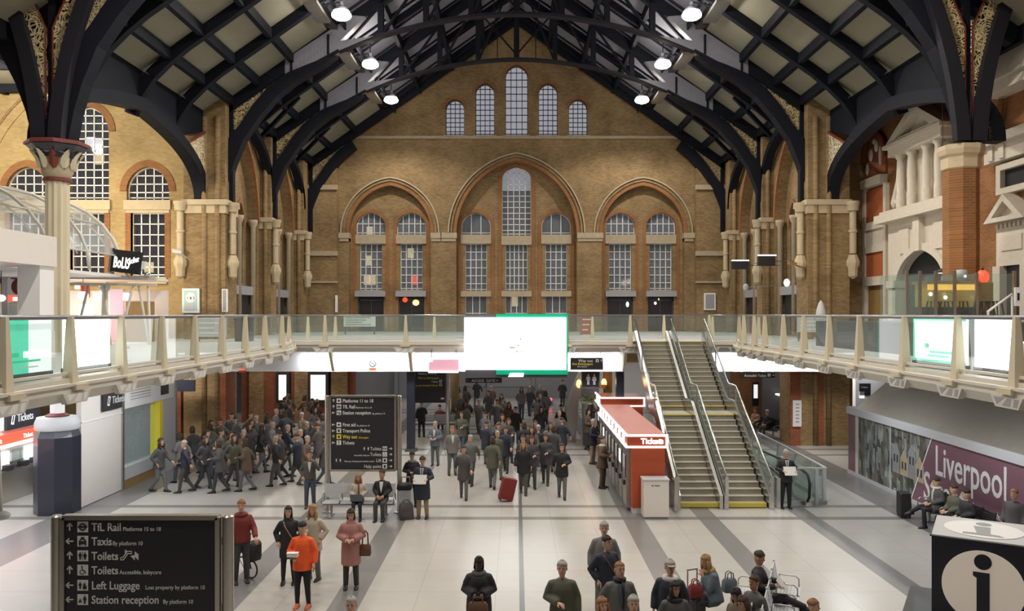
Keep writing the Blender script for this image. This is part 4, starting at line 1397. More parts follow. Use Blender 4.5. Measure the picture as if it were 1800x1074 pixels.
# ------------------------------------------------------------------ red ticket machine kiosks
def kiosk(label, x0, x1, y0, y1, zt, nmach, front):
    o = thing('ticket_kiosk', label, 'kiosk', ((x0 + x1) / 2, y0, 0))
    MB().box(x0 + .05, x1 - .05, y0 + .05, y1, .18, zt - .3).build('cabinet', 'kiosk_red', o)
    MB().box(x0 + .07, x1 - .07, y0 + .07, y1 - .02, 0, .18).build('plinth', 'warm_white', o)
    MB().box(x0 - .1, x1, y0, y1, zt - .34, zt).build('roof', 'kiosk_roof', o)
    if front:
        MB().box(x0 - .1, x1, y0 - .02, y0, zt - .3, zt - .05).build('fascia', 'kiosk_red', o)
    lt = MB()
    for z in (zt + .01, zt - .34):
        lt.box(x0 - .14, x1 + .03, y0 - .05, y0 + .01, z - .028, z + .028)
        lt.box(x0 - .16, x0 - .1, y0, y1, z - .028, z + .028)
    lt.box(x1 - .04, x1 + .03, y0 - .05, y0, zt - .34, zt)
    lt.build('light_strip', 'tube', o)
    for k in range(nmach):
        y = y0 + .35 + (k + .5) * (y1 - y0 - .5) / nmach
        hw = (y1 - y0 - .5) / nmach * .42
        m = MB().box(x0 - .08, x0 + .06, y - hw, y + hw, .1, zt - .42).build('ticket_machine', 'steel_dull', o)
        MB().box(x0 - .1, x0 - .08, y - hw * .6, y + hw * .6, 1.25, 1.65).build('display', 'screen_soft' if k % 5 == 1 else 'pale_grey', m)
        MB().box(x0 - .14, x0 - .08, y - hw * .5, y + hw * .5, .75, .9).build('ticket_tray', 'charcoal', m)
        MB().box(x0 - .1, x0 - .08, y - hw * .9, y - hw * .7, 1.0, 1.7).build('card_slot', 'charcoal', m)
        g = MB().box(x0 - .125, x0 - .1, y - hw * .5, y + hw * .5, zt - .26, zt - .1).build('lit_mark', 'tube_soft', m)
    return o


k1 = kiosk('red ticket kiosk with lit white edges in front of the stairs', 3.42, 4.5, 23.85, 32.0, 2.36, 8, True)
text('Tickets', .23, 'tube', k1, (3.72, 23.82, 2.12), bold=.008)
MB().prism([(4.27, 2.13), (4.34, 2.11), (4.36, 2.24), (4.29, 2.26)], 23.815, 23.83).build('symbol', 'tube', k1)
kiosk('second red ticket kiosk around the dark post, beyond the first', 3.75, 5.5, 34.3, 36.6, 2.38, 3, True)
o = thing('cabinet', 'low white metal cabinet against the red kiosk end', 'cabinet', (4.1, 23.6, 0))
MB().box(3.72, 4.46, 23.3, 23.82, .06, 1.12).build('body', 'warm_white', o)
MB().box(3.70, 4.48, 23.28, 23.82, 1.12, 1.16).build('lid', 'pale_grey', o)
MB().box(3.75, 4.43, 23.33, 23.8, 0, .06).build('plinth', 'grey', o)
text('Refuse', .06, 'charcoal', o, (4.03, 23.295, .96))
MB().prism([(3.95, .96), (4.0, .96), (3.975, 1.01)], 23.292, 23.3).build('symbol', 'charcoal', o)

# ------------------------------------------------------------------ lit panels clipped behind the gallery railings
def gallery_panel(label, x, y0, y1, mats, marks=None):
    o = thing('advertising_screen', label, 'screen', (x, (y0 + y1) / 2, DK))
    n = len(mats)
    for k, m in enumerate(mats):
        a, b = y0 + (y1 - y0) * k / n, y0 + (y1 - y0) * (k + 1) / n
        MB().box(x - .03, x + .03, a, b, 4.99, 5.9).build('display', m, o)
    MB().box(x - .06, x + .06, y0, y1, 4.9, 4.99).build('base', 'dark_grey', o)
    sx = 1 if x < 0 else -1
    if marks:
        for z, h, a, b, m in marks:
            MB().box(*sorted((x + sx * .03, x + sx * .036)), y0 + (y1 - y0) * a, y0 + (y1 - y0) * b, z, z + h).build('printed_mark', m, o)
    return o


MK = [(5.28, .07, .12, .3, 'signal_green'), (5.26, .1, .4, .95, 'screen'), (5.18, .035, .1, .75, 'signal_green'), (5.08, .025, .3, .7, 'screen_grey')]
gallery_panel('mint lit advertising panel, half paled by reflection, on the shop gallery railing', -8.38, 12.95, 14.3, ['screen_mint', 'screen_soft'], MK)  # the pale half paints in a reflection on the glass
gallery_panel('plain glowing white advertising panel on the shop gallery railing', -8.38, 14.75, 16.35, ['screen'])
gallery_panel('pale lit advertising panel with green edges on the portal gallery railing', 8.8, 15.55, 17.6, ['screen_soft', 'screen_soft'],
              [(5.86, .04, 0, 1, 'screen_mint'), (4.99, .05, 0, 1, 'screen_mint'), (4.99, .9, .97, 1, 'screen_mint'), (5.28, .1, .68, .76, 'signal_green'), (5.3, .1, .05, .6, 'screen'), (5.18, .05, .15, .65, 'screen_mint'), (5.1, .04, .3, .7, 'screen_mint')])
gallery_panel('plain glowing white advertising panel on the portal gallery railing', 8.8, 14.1, 15.25, ['screen'])
o = thing('lit_sign', 'pink lit strip with white edges at the picture edge on the portal gallery', 'sign', (10.2, 15.6, DK))
MB().box(9.95, 10.8, 15.6, 15.66, 5.2, 5.42).build('display', 'screen_pink', o)
for z in (5.18, 5.44):
    MB().box(9.95, 10.8, 15.58, 15.66, z - .02, z + .02).build('light_bar', 'tube_soft', o)
MB().box(10.35, 10.4, 15.62, 15.66, DK, 5.16).build('stand', 'dark_grey', o)


# ------------------------------------------------------------------ shop gallery: canopy, glazed vault, sign, interior
o = thing('shop_canopy', 'thick white box canopy on a white square column over the gallery shop', 'canopy', (-13, 20, DK))
MB().box(-15.6, -12.7, 13.5, 22.0, 7.3, 8.12).build('slab', 'warm_white', o)
MB().box(-13.35, -12.75, 21.3, 21.95, DK, 7.3).build('column', 'white', o)
MB().box(-13.37, -12.73, 21.28, 21.97, DK, 5.55).build('column_base', 'warm_white', o)
o = thing('glass_vault', 'white tubular barrel vault with curved glass over the gallery shop', 'canopy', (-18, 27, 7.5))
vx, vz, hw, rs = -18.4, 7.55, 3.5, 2.9
ang = [pi * k / 14 for k in range(15)]
for y in (23.2, 25.5, 27.8, 30.1):
    MB().tube([(vx + hw * cos(a), y, vz + rs * sin(a)) for a in ang], .075 if y > 30 else .06, 8).build('arch_rib', 'cream_beam', o, True)
    MB().tube([(vx + (hw - .35) * cos(a), y, vz + (rs - .35) * sin(a)) for a in ang[1:-1]], .03, 6).build('inner_rib', 'cream_beam', o, True)
for k in (1, 3, 5, 7, 9):
    a = ang[k]
    MB().tube([(vx + hw * cos(a), 23, vz + rs * sin(a)), (vx + hw * cos(a), 30.2, vz + rs * sin(a))], .035, 6).build('purlin', 'cream_beam', o, True)
for k in range(1, 12):
    a, b = ang[k], ang[k + 1]
    q = MB()
    for (i, j) in ((a, b),):
        for yy in (23.2, 25.5, 27.8):
            q.bar((vx + hw * cos(i), yy, vz + rs * sin(i)), (vx + (hw - .35) * cos(j), yy, vz + (rs - .35) * sin(j)), .03, .03)
    if k % 2:
        q.build('lattice', 'cream_beam', o)
gp = MB()
for k in range(1, 13):
    a, b = ang[k], ang[k + 1] if k < 14 else pi
    gp.loft([[(vx + (hw - .02) * cos(t), y, vz + (rs - .02) * sin(t)) for t in (a, b)] + [(vx + (hw - .05) * cos(t), y, vz + (rs - .05) * sin(t)) for t in (b, a)] for y in (23.2, 30.1)])
gp.build('curved_glass', 'canopy_glass', o)
MB().bar((-22, 30.1, 7.5), (-13.6, 30.1, 7.35), .14, .16).build('front_beam', 'cream_beam', o)
MB().bar((-22, 30.1, 7.2), (-13.6, 30.1, 7.1), .08, .1).build('front_beam', 'cream_beam', o)
for a, b in ((-17.7, -16.9), (-16.2, -16.55), (-15.6, -15.2), (-14.5, -14.9), (-14.3, -13.75), (-13.95, -13.7), (-17.0, -17.4)):
    MB().tube([(a, 30.15, 7.1), (b, 29.8, DK)], .05, 8).build('strut', 'cream_beam', o, True)
for x in (-16.8, -15.2, -13.9):
    MB().ell((x, 29.95, 7.5), .12, .1, .09, 8, 6).build('joint', 'steel', o, True)
o = thing('shop_sign', 'tilted black sign with white hand lettering above the gallery shop front', 'sign', (-14.6, 29.7, 7.6))
tl = Matrix.Translation((-14.6, 29.7, 7.95)) @ Matrix.Rotation(radians(7), 4, 'Y') @ Matrix.Rotation(radians(-8), 4, 'Z')
MB().box(-.56, .62, 0, .12, -.42, .42).build('board', 'black', o, tf=tl)
MB().box(-.64, -.56, -.02, .14, -.46, .46).build('end_cap', 'steel_dull', o, tf=tl)
MB().box(.66, .8, .02, .1, -.2, .1).build('small_plate', 'sign_white', o, tf=tl)
for s, sz, px, pz, bd in (('BoLU', .56, -.46, -.24, .02), ('Gofer', .28, .12, -.1, .012)):
    e = (tl @ Matrix.Translation((px, -.01, pz)) @ Matrix.Rotation(radians(-22 if sz < .4 else 0), 4, 'Y') @ Matrix.Rotation(pi / 2, 4, 'X'))
    text(s, sz, 'screen_soft', o, e.to_translation(), e.to_euler(), bold=bd, squeeze=.52 if sz > .4 else .75)
MB().bar((-14.6, 29.76, 7.55), (-14.6, 29.9, 7.35), .06, .06).build('stand', 'steel_dull', o)

# lit shop interior under the vault
MB().box(-24, -14.9, 34.0, 34.1, DK, 7.0).build('wall_shop_back', 'warm_white', kind='structure')
MB().box(-24, -14.9, 22.2, 34.1, 7.38, 7.48).build('ceiling_shop', 'white', kind='structure')
IT = [('menu_board', 'pale blue lit menu board behind the vault struts', 131, 498, 139, 508, 33.9, 'screen_soft'),
      ('menu_board', 'red and orange picture board in the gallery shop', 142, 500, 156, 522, 33.9, 'kiosk_red'),
      ('drinks_fridge', 'glowing white drinks fridge in the gallery shop', 139, 534, 153, 560, 32.4, 'screen'),
      ('food_display', 'glowing orange food display beside the pink shop column', 164, 516, 180, 556, 32.6, 'warm_glow'),
      ('wall_poster', 'pink and brown poster panel in the gallery shop', 193, 510, 216, 552, 33.9, 'screen_pink'),
      ('light_box', 'small white light box at the end of the gallery shop', 216, 515, 226, 528, 33.9, 'screen_soft'),
      ('shop_counter', 'brown shop counter beyond the last vault struts', 221, 530, 262, 556, 32.8, 'wood'),
      ('wall_fascia', 'dull red fascia strip above the shop opening', 0, 489, 45, 497, 26.0, 'red_trim'),
      ('lit_sign', 'short red lit sign with white squares under the round brown disc', 14, 519, 54, 532, 25.5, 'red_strip'),
      ('glass_counter', 'frosted green glass counter below the red lit sign', 16, 533, 54, 556, 25.4, 'shop_glass'),
      ('shop_door', 'pale grey shop door post at the picture edge', 3, 490, 13, 556, 25.6, 'pale_grey')]
for nm, lb, x0, y0, x1, y1, Y, m in IT:
    a, b = at(x0, y0, Y), at(x1, y1, Y)
    zb = DK if y1 > 550 else b.z
    o = thing(nm, lb, nm.split('_')[-1], ((a.x + b.x) / 2, Y, zb))
    MB().box(a.x, b.x, Y, Y + (.5 if y1 > 550 else .1), zb, a.z).build('panel', m, o)
    MB().box(a.x - .03, b.x + .03, Y - .01, Y + .12, a.z, a.z + .05).build('top_edge', 'pale_grey', o)
    if nm == 'lit_sign':
        for k in range(4):
            xx = a.x + (b.x - a.x) * (.3 + .15 * k)
            MB().box(xx - .05, xx + .05, Y - .02, Y, b.z + .06, a.z - .06).build('lit_square', 'tube_soft', o)
o = thing('round_sign', 'round brown disc sign hung in the gallery shop', 'sign', at(34, 504, 25.0))
p = at(34, 504, 25.0)
MB().prism([(p.x + .26 * cos(2 * pi * k / 24), p.z + .26 * sin(2 * pi * k / 24)) for k in range(24)], p.y, p.y + .05).build('disc', 'maroon', o)
MB().box(p.x - .08, p.x + .08, p.y - .01, p.y, p.z - .12, p.z + .12).build('motif', 'wood', o)
MB().bar((p.x, p.y + .02, p.z + .25), (p.x, p.y + .02, 7.4), .02, .02).build('hanger', 'steel_dull', o)
for px, py, Y, r, lb in ((52, 508, 25.5, .13, 'round white pendant lamp beside the brown disc sign'), (146, 520, 31.0, .2, 'large round white pendant lamp above the drinks fridge'), (2, 524, 25.2, .13, 'round pendant lamp at the picture edge in the gallery shop')):
    p = at(px, py, Y)
    o = thing('pendant_lamp', lb, 'lamp', p)
    MB().ell(p, r, r, r * .85, 12, 8).build('globe', 'tube_soft', o, True)
    MB().tube([p + Vector((0, 0, r * .8)), (p.x, p.y, 7.5)], .012, 5).build('cord', 'black', o)
o = thing('shop_column', 'pale pink column inside the gallery shop', 'column', (at(184, 0, 31.2).x, 31.2, DK))
MB().lathe([(.13, DK), (.13, 7.1)], (at(184, 0, 31.2).x, 31.2, 0), 14).build('shaft', 'warm_white', o, True)
MB().lathe([(.13, 6.9), (.2, 7.0), (.2, 7.2)], (at(184, 0, 31.2).x, 31.2, 0), 14).build('capital', 'pale_grey', o, True)
# posters on the pier
for px0, px1, py0, py1, Y, lb, art in ((320, 350, 507, 550, 36.2, 'framed teal poster with white disc on the brick pier by the shop gallery', 1), (390, 399, 508, 548, 36.2, 'narrow framed grey poster on the brick pier by the shop gallery', 0),
                                      (1238, 1258, 515, 545, 51.17, 'small framed grey notice on the gable corner buttress', 0), (1394, 1409, 704, 750, 36.21, 'white framed notice on the tall brick pier, lower concourse', 2),
                                      (589, 593, 519, 549, 51.17, 'narrow white strip notice on the gable corner', 2)):
    a, b = at(px0, py0, Y), at(px1, py1, Y)
    o = thing('poster', lb, 'poster', ((a.x + b.x) / 2, Y, b.z))
    MB().box(a.x, b.x, Y, Y + .14, b.z, a.z).build('frame', 'white', o)
    e = (b.x - a.x) * .09 + .02
    MB().box(a.x + e, b.x - e, Y - .01, Y, b.z + e, a.z - e).build('print', ('grey', 'pic_teal', 'sign_white')[art], o)
    if art == 1:
        cx, cz = (a.x + b.x) / 2, b.z + (a.z - b.z) * .62
        MB().prism([(cx + .22 * cos(2 * pi * k / 20), cz + .24 * sin(2 * pi * k / 20)) for k in range(20)], Y - .02, Y - .01).build('disc', 'sign_white', o)
        text('1 & 2', .17, 'charcoal', o, (cx - .17, Y - .025, cz - .07))
        MB().prism([(cx - .2, b.z + .15), (cx + .12, b.z + .15), (cx + .2, cz - .25), (cx - .2, cz - .25)], Y - .018, Y - .01).build('cup', 'pale_grey', o)
    elif art == 2 and px1 - px0 > 8:
        for k in range(6):
            MB().box(a.x + e * 2, b.x - e * 2, Y - .014, Y - .01, a.z - .2 - k * .16, a.z - .14 - k * .16).build('text_line', 'grey', o)


V3 = Vector


def cctv(label, px, py, Y, sx, m='pale_grey', wall=None):
    p = at(px, py, Y)
    o = thing('security_camera', label, 'camera', p)
    MB().bar(p + Vector((-.22 * sx, -.1, .05)), p + Vector((.16 * sx, .0, -.02)), .14, .14).build('body', m, o)
    MB().bar(p + Vector((-.25 * sx, -.1, .13)), p + Vector((.1 * sx, .0, .06)), .2, .02).build('sunshield', m, o)
    MB().bar(p + Vector((.1 * sx, .0, -.05)), p + (wall or Vector((.25 * sx, .35, -.25))), .06, .06).build('arm', m, o)


cctv('white security camera below the corbel on the shop side pier', 313, 443, 36.0, 1)
cctv('yellowish camera on the tall brick pier, portal side', 1393, 464, 36.1, 1, 'wood', V3((.85, .5, -.2)))
for i, (px0, px1, py0, py1, Y) in enumerate(((1288, 1315, 459, 473, 42.0), (1334, 1363, 450, 467, 39.5))):
    a, b = at(px0, py0, Y), at(px1, py1, Y)
    o = thing('monitor', 'dark monitor with white light bar on the portal side wall, %s' % ('nearer the gable' if i == 0 else 'nearer the tall pier'), 'screen', ((a.x + b.x) / 2, Y, b.z))
    MB().box(a.x, b.x, Y, Y + .3, b.z, a.z).build('housing', 'charcoal', o)
    MB().box(a.x - .05, b.x + .05, Y - .02, Y + .06, a.z, a.z + .07).build('light_bar', 'screen_soft', o)
    MB().bar((b.x, Y + .2, (a.z + b.z) / 2), (13.95, Y + .2, (a.z + b.z) / 2), .035, .035).build('wall_arm', 'dark_grey', o)
for px, py, Y, lb in ((1383, 497, 39.2, 'round white wall lamp beside the tall pier, portal side'), (1311, 505, 43.0, 'round dim wall lamp below the far monitor')):
    p = at(px, py, Y)
    o = thing('wall_lamp', lb, 'lamp', p)
    MB().ell(p, .16, .1, .2, 10, 8).build('globe', 'screen_soft' if px > 1350 else 'pale_grey', o, True)
    MB().bar(p, (13.95, Y, p.z + .1), .03, .03).build('arm', 'grey', o)

# ------------------------------------------------------------------ ticket hall under the shop gallery
o = thing('ticket_counter', 'long white ticket counter with red lit strip under the shop gallery', 'counter', (-16.2, 22, 0))
MB().box(-16.7, -16.25, 15, 27.2, 2.3, 4.4).build('fascia', 'white', o)
MB().box(-16.6, -16.3, 15, 27.2, 1.25, 2.3).build('window_wall', 'warm_white', o)
MB().box(-16.6, -16.05, 15, 27.2, .95, 1.05).build('worktop', 'brushed', o)
MB().box(-16.6, -16.2, 15, 27.2, 0, .95).build('front', 'brushed', o)
MB().box(-16.28, -16.2, 15, 27.0, 1.86, 2.16).build('red_strip', 'red_strip', o)
MB().box(-16.26, -16.14, 15, 27.0, 1.76, 1.84).build('light_line', 'tube_soft', o)
for k, y in enumerate((24.4, 25.2, 26.0, 26.6)):
    q = MB().box(-16.3, -16.22, y - .28, y + .28, 1.1, 1.62).build('ticket_window', 'screen_soft' if k % 2 else 'shop_glass', o)
    MB().box(-16.24, -16.0, y - .1, y + .16, 1.05, 1.22).build('card_reader', 'charcoal', q)
for y, s in ((25.0, 'Exit'), (26.4, 'Ticket')):
    text(s, .2, 'tube_soft', o, (-16.19, y - .25, 1.93), (pi / 2, 0, pi / 2))


def wall_sign(label, x, y0, y1, z0, z1):
    o = thing('ticket_sign', label, 'sign', (x, (y0 + y1) / 2, z0))
    MB().box(x, x + .08, y0, y1, z0, z1).build('board', 'charcoal', o)
    h = z1 - z0
    text('Tickets', h * .62, 'sign_white', o, (x + .085, y0 + .52, z0 + h * .36), (pi / 2, 0, pi / 2), squeeze=.82)
    m = MB()
    m.prism([(y0 + .2, z0 + h * .3), (y0 + .34, z0 + h * .25), (y0 + .42, z0 + h * .8), (y0 + .28, z0 + h * .85)], x + .082, x + .088, 'yz', [[(y0 + .25, z0 + h * .4), (y0 + .32, z0 + h * .37), (y0 + .37, z0 + h * .72), (y0 + .3, z0 + h * .75)]])
    m.build('symbol', 'sign_white', o)


wall_sign('dark Tickets sign on the ticket counter fascia, nearer the picture edge', -16.24, 25.25, 27.05, 2.3, 2.88)
wall_sign('dark Tickets sign on the pinkish panel beyond the column plinth', -13.42, 25.75, 26.95, 2.85, 3.4)
o = thing('partition_panel', 'glossy pinkish white panel wall beyond the column plinth', 'partition', (-13.5, 26, 0))
MB().box(-13.6, -13.45, 24.6, 27.1, .02, 4.4).build('panel', 'warm_white', o)
MB().box(-13.62, -13.42, 24.6, 27.1, 2.62, 2.66).build('light_line', 'white', o)
MB().box(-13.62, -13.4, 27.1, 27.22, 0, 4.4).build('end_post', 'steel_dull', o)
o = thing('ticket_office', 'glazed white ticket office with yellow post beside the brick wall', 'office', (-13.5, 29, 0))
MB().box(-13.7, -13.4, 27.25, 31.3, 2.75, 4.4).build('header', 'white', o)
MB().box(-13.7, -13.4, 27.25, 31.3, .0, .32).build('base', 'wood', o)
MB().box(-13.7, -13.38, 27.25, 31.3, .32, .75).build('sill_panel', 'pale_grey', o)
MB().box(-13.58, -13.55, 27.25, 29.9, .75, 2.75).build('window', 'shop_glass', o)
MB().box(-13.72, -13.36, 29.85, 30.1, 0, 2.75).build('yellow_post', 'sign_yellow', o)
MB().box(-13.72, -13.36, 30.1, 31.2, 0, 2.75).build('door_panel', 'pale_grey', o)
MB().box(-13.42, -13.35, 31.2, 31.35, 0, 4.4).build('end_post', 'steel_dull', o)
MB().box(-13.4, -13.37, 27.5, 29.2, 2.95, 3.45).build('price_board', 'sign_white', o)
MB().box(-13.4, -13.36, 30.0, 30.6, 2.95, 3.45).build('speaker', 'charcoal', o)
for k in range(4):
    MB().box(-13.37, -13.365, 27.6, 29.1, 3.02 + k * .1, 3.05 + k * .1).build('text_line', 'wood' if k == 2 else 'grey', o)
MB().box(-15.4, -14.9, 27.6, 28.4, 0, 1.5).build('machine', 'grey', o)
MB().box(-17, -13.7, 31.3, 31.4, 0, 4.4).build('back_wall', 'pale_grey', o)
for k, (px, yb) in enumerate(((14, 878), (36, 872), (59, 866))):
    p = onfloor(px, yb)
    o = thing('barrier_post', 'slim steel barrier post in front of the ticket counter, number %s from the picture edge' % ('one', 'two', 'three')[k], 'post', p)
    MB().lathe([(.03, 0), (.03, 1.5), (.02, 1.52)], p, 8).build('pole', 'steel_dull', o, True)
    MB().lathe([(.12, 0), (.12, .03), (.04, .05)], p, 12).build('foot', 'steel_dull', o, True)
o = thing('hanging_camera', 'cream pole camera hung under the shop gallery near the ticket counter', 'camera', (-8.6, 12.6, 2.9))
MB().tube([(-8.45, 12.95, 4.4), (-8.45, 13.05, 2.75)], .03, 6).build('pole', 'cream_beam', o, True)
MB().ell((-8.45, 13.05, 2.7), .16, .1, .08, 10, 6).build('dome', 'pale_grey', o, True)
for z0, z1, m, lb in ((2.25, 2.45, 'charcoal', 'small dark plaque on the brick wall beside the ticket office'), (1.9, 2.2, 'sign_white', 'white notice with dark top below the small plaque on the brick wall')):
    o = thing('wall_notice', lb, 'sign', (-15.1, 37.4, z0))
    c = at(335, 0, 37.4).x
    w_ = .22 if m == 'charcoal' else .4
    MB().box(c - w_, c + w_, 37.38, 37.5, z0, z1).build('plate', m, o)
    MB().box(c - w_, c + w_, 37.36, 37.38, z1 - .08, z1).build('header', 'navy', o)
    MB().box(c - w_ * .7, c + w_ * .7, 37.365, 37.38, z0 + .08, z0 + .1).build('text_line', 'grey', o)
o = thing('departure_board', 'dark flat board hung below the gallery beside the brick wall', 'sign', (-15, 35.0, 3.2))
a, b = at(302, 668, 35), at(342, 688, 35)
MB().box(a.x, b.x, 35, 35.1, b.z, a.z).build('board', 'navy', o)
for x in (a.x + .2, b.x - .2):
    MB().bar((x, 35.05, a.z), (x, 35.05, 4.42), .03, .03).build('hanger', 'grey', o)

# ------------------------------------------------------------------ lower level behind the bridge
trim(MB().box(12.5, 13.3, 36.35, 37.85, 0, 4.42), 'stock_brick')
for x0, x1 in ((12.48, 12.95), (13.6, 14.0)):
    trim(MB().box(x0, x1, 36.3, 36.35, 0, 4.42), 'red_brick')
for x0, x1 in ((-13.75, -13.25), (-15.9, -15.3)):
    trim(MB().box(x0, x1, 36.3, 37.5, 0, 4.42), 'red_brick')
# brick walls with lit poster cases, shop fronts, far shutters
MB().box(-15.2, -9.0, 44.0, 44.6, 0, 4.42).build('wall_lower_brick_left', 'red_brick', kind='structure')
MB().box(11.7, 13.7, 43.0, 43.6, 0, 4.42).build('wall_lower_brick_right', 'orange_brick', kind='structure')
for x0, x1 in ((-14.7, -13.9), (-12.2, -11.4), (-10.2, -9.3)):
    trim(MB().box(x0, x1, 43.75, 44.0, 0, 4.42), 'stock_brick')
for px0, px1, lb in ((490, 503, 'narrow lit poster case on the lower brick wall'), (546, 572, 'wide glowing white poster case on the lower brick wall')):
    a, b = at(px0, 659, 43.6), at(px1, 703, 43.6)
    o = thing('poster_case', lb, 'poster', ((a.x + b.x) / 2, 43.6, b.z))
    MB().box(a.x - .16, b.x + .16, 43.62, 44.0, b.z - .16, a.z + .16).build('frame', 'charcoal', o)
    MB().box(a.x, b.x, 43.58, 43.62, b.z, a.z).build('print', 'screen_soft', o)
o = thing('shuttered_shop', 'grey shuttered shop front across the far end of the lower concourse', 'shop', (0, 57, 0))
MB().box(-8.6, 4.6, 57.0, 57.3, 0, 4.4).build('shutter', 'grey', o)
MB().box(-8.6, 4.6, 56.9, 57.0, 3.3, 3.8).build('fascia', 'charcoal', o)
for x in (-8.6, -5.2, -2, 1.2, 4.5):
    MB().box(x - .12, x + .12, 56.85, 57, 0, 4.4).build('pilaster', 'grey', o)
for x0, x1 in ((-5, -2.2), (-1.8, 1.0)):
    MB().box(x0, x1, 56.92, 57, .8, 2.9).build('shop_window', 'grey', o)
o = thing('tiled_shop', 'white tiled shop front beyond the second ticket kiosk', 'shop', (6, 50, 0))
MB().box(5.2, 8.2, 50, 50.3, 0, 4.4).build('wall', 'white', o)
MB().box(5.2, 8.2, 49.9, 50, 3.0, 3.5).build('fascia', 'wood', o)
o = thing('toilet_entrance', 'metal arched toilet entrance with glowing orange lamps under the toilet sign', 'entrance', (4.2, 36.5, 0))
c = at(1038, 0, 37.2).x
MB().prism([(c - 1.3, 0), (c - 1.1, 1.6), (c - .75, 2.6), (c - .4, 3.4), (c - .3, 4.3), (c - .15, 4.3), (c - .3, 3.0), (c - .55, 1.9), (c - .7, 0)], 37.2, 38.4).build('curved_wall', 'steel_dull', o)
for dx, z in ((-.55, 2.75), (.62, 2.8), (.62, 3.6)):
    MB().ell((c + dx, 37.1, z), .13, .08, .2, 8, 6).build('lamp', 'warm_glow', o, True)
MB().box(c - .5, c + .7, 37.0, 37.15, 2.55, 2.72).build('lintel', 'wood', o)
MB().box(c + .7, c + 1.0, 37.1, 38.2, 0, 4.4).build('jamb', 'wood', o)
lamp('toilet_light', 'POINT', (c, 36.7, 2.9), 22, (1, .55, .25), .15)
o = thing('potted_plant', 'leafy green plant on the steel counter under the toilet sign', 'plant', (c - .2, 36.6, 1.9))
MB().lathe([(.22, 0), (.26, 1.86), (.3, 1.9)], (c - .2, 36.55, 0), 12).build('pot', 'steel_dull', o, True)
lf = MB()
for k in range(60):
    a, r = RND.random() * 6.28, RND.random() * .4
    q = Vector((c - .2 + r * cos(a), 36.55 + r * sin(a) * .6, 1.95 + RND.random() * .3))
    d = Vector((RND.uniform(-.1, .1), RND.uniform(-.1, .1), RND.uniform(.02, .1)))
    lf.bar(q, q + d, .05, .01)
lf.build('foliage', 'green', o)
for px, py, m, lb in ((968, 702, 'signal_red', 'small red signal lamp on the far ticket gate'), (813, 701, 'signal_green', 'small green signal lamp on the far ticket gate')):
    p = at(px, py, 52)
    o = thing('ticket_gate', lb.replace('small', 'grey ticket gate with a').replace(' on the far ticket gate', ''), 'gate', (p.x, 52, 0))
    MB().box(p.x - .15, p.x + .15, 52, 53.4, 0, p.z - .1).build('body', 'grey', o)
    MB().ell(p, .1, .06, .1, 8, 6).build('signal', m, o, True)
o = thing('column', 'slender brown column with round dark foot beyond the standing sign', 'column', (at(800, 0, 48).x, 48, 0))
p = at(800, 0, 48)
MB().lathe([(.24, 0), (.24, 4.4)], (p.x, 48, 0), 14).build('shaft', 'wood', o, True)
MB().lathe([(.65, 0), (.65, .1), (.3, .16)], (p.x, 48, 0), 16).build('foot', 'charcoal', o, True)
# lower concourse under the portal gallery
o = board('hanging_sign', 'long dark accessible toilets sign hung under the bridge, stairs side', 1301, 1362, 655.5, 664, 40.0, 'charcoal', hang=4.42)
text('Accessible Toilets', .19, 'sign_white', o, (at(1347, 0, 40).x, 39.99, at(0, 662.5, 40).z), align='RIGHT', squeeze=.8)
picto('access', o, at(1352, 0, 40).x, at(0, 659.5, 40).z, .075, 39.995)
am = MB()
arrow(am, at(1359, 0, 40).x, at(0, 659.5, 40).z, .05, 'r', 39.992)
am.build('arrow', 'sign_white', o)
o = board('banner', 'tall blue and white banner on the lower orange brick wall', 1323, 1333, 672, 712, 42.92, 'navy')
a, b = at(1325, 676, 42.9), at(1332, 700, 42.9)
MB().box(a.x, b.x, 42.9, 42.92, b.z, a.z).build('print', 'screen_soft', o)
o = thing('cafe_front', 'dark cafe front with menu boards and white light bars beside the tall pier', 'cafe', (13.4, 40.5, 0))
X0, X1 = at(1345, 0, 41).x, at(1402, 0, 38.5).x
MB().box(X0, 15.5, 41.5, 41.7, 0, 4.4).build('back_wall', 'dark_grey', o)
a, b = at(1374, 664, 41.3), at(1394, 692, 41.3)
MB().box(a.x, b.x, 41.3, 41.45, b.z, a.z).build('menu_board', 'black', o)
MB().box(at(1391, 0, 41.2).x, at(1403, 0, 41.2).x, 41.2, 41.4, at(0, 663, 41.2).z, at(0, 652, 41.2).z).build('light_box', 'tube_soft', o)
MB().box(at(1366, 0, 41).x, at(1402, 0, 41).x, 40.6, 41.3, at(0, 695, 41).z, at(0, 692.5, 41).z).build('light_bar', 'tube_soft', o)
a, b = at(1383, 704, 40.2), at(1404, 742, 40.2)
MB().box(a.x, b.x, 40.2, 40.35, .05, a.z).build('chalk_board', 'charcoal', o)
for k in range(4):
    MB().box(a.x + .1, a.x + .3 + .05 * (k % 2), 40.18, 40.2, a.z - .25 - .22 * k, a.z - .2 - .22 * k).build('text_line', 'sign_white', o)
MB().ell(((at(1384, 0, 41.2)).x, 41.27, at(0, 672, 41.2).z), .13, .02, .13, 10, 6).build('emblem', 'sign_white', o)
lamp('cafe_light', 'AREA', (13.3, 40.0, 4.2), 30, (1, .9, .75), sx=1.5, sy=.4)
lamp('brick_fill_light', 'AREA', (-12.5, 41.5, 4.3), 90, (1, .93, .82), sx=3, sy=.4)  # added area lights that brighten the dim brick, without fixtures
lamp('brick_fill_light', 'AREA', (-15.0, 33.6, 4.25), 170, (1, .93, .82), sx=2.4, sy=.4, rot=(radians(40), 0, 0))
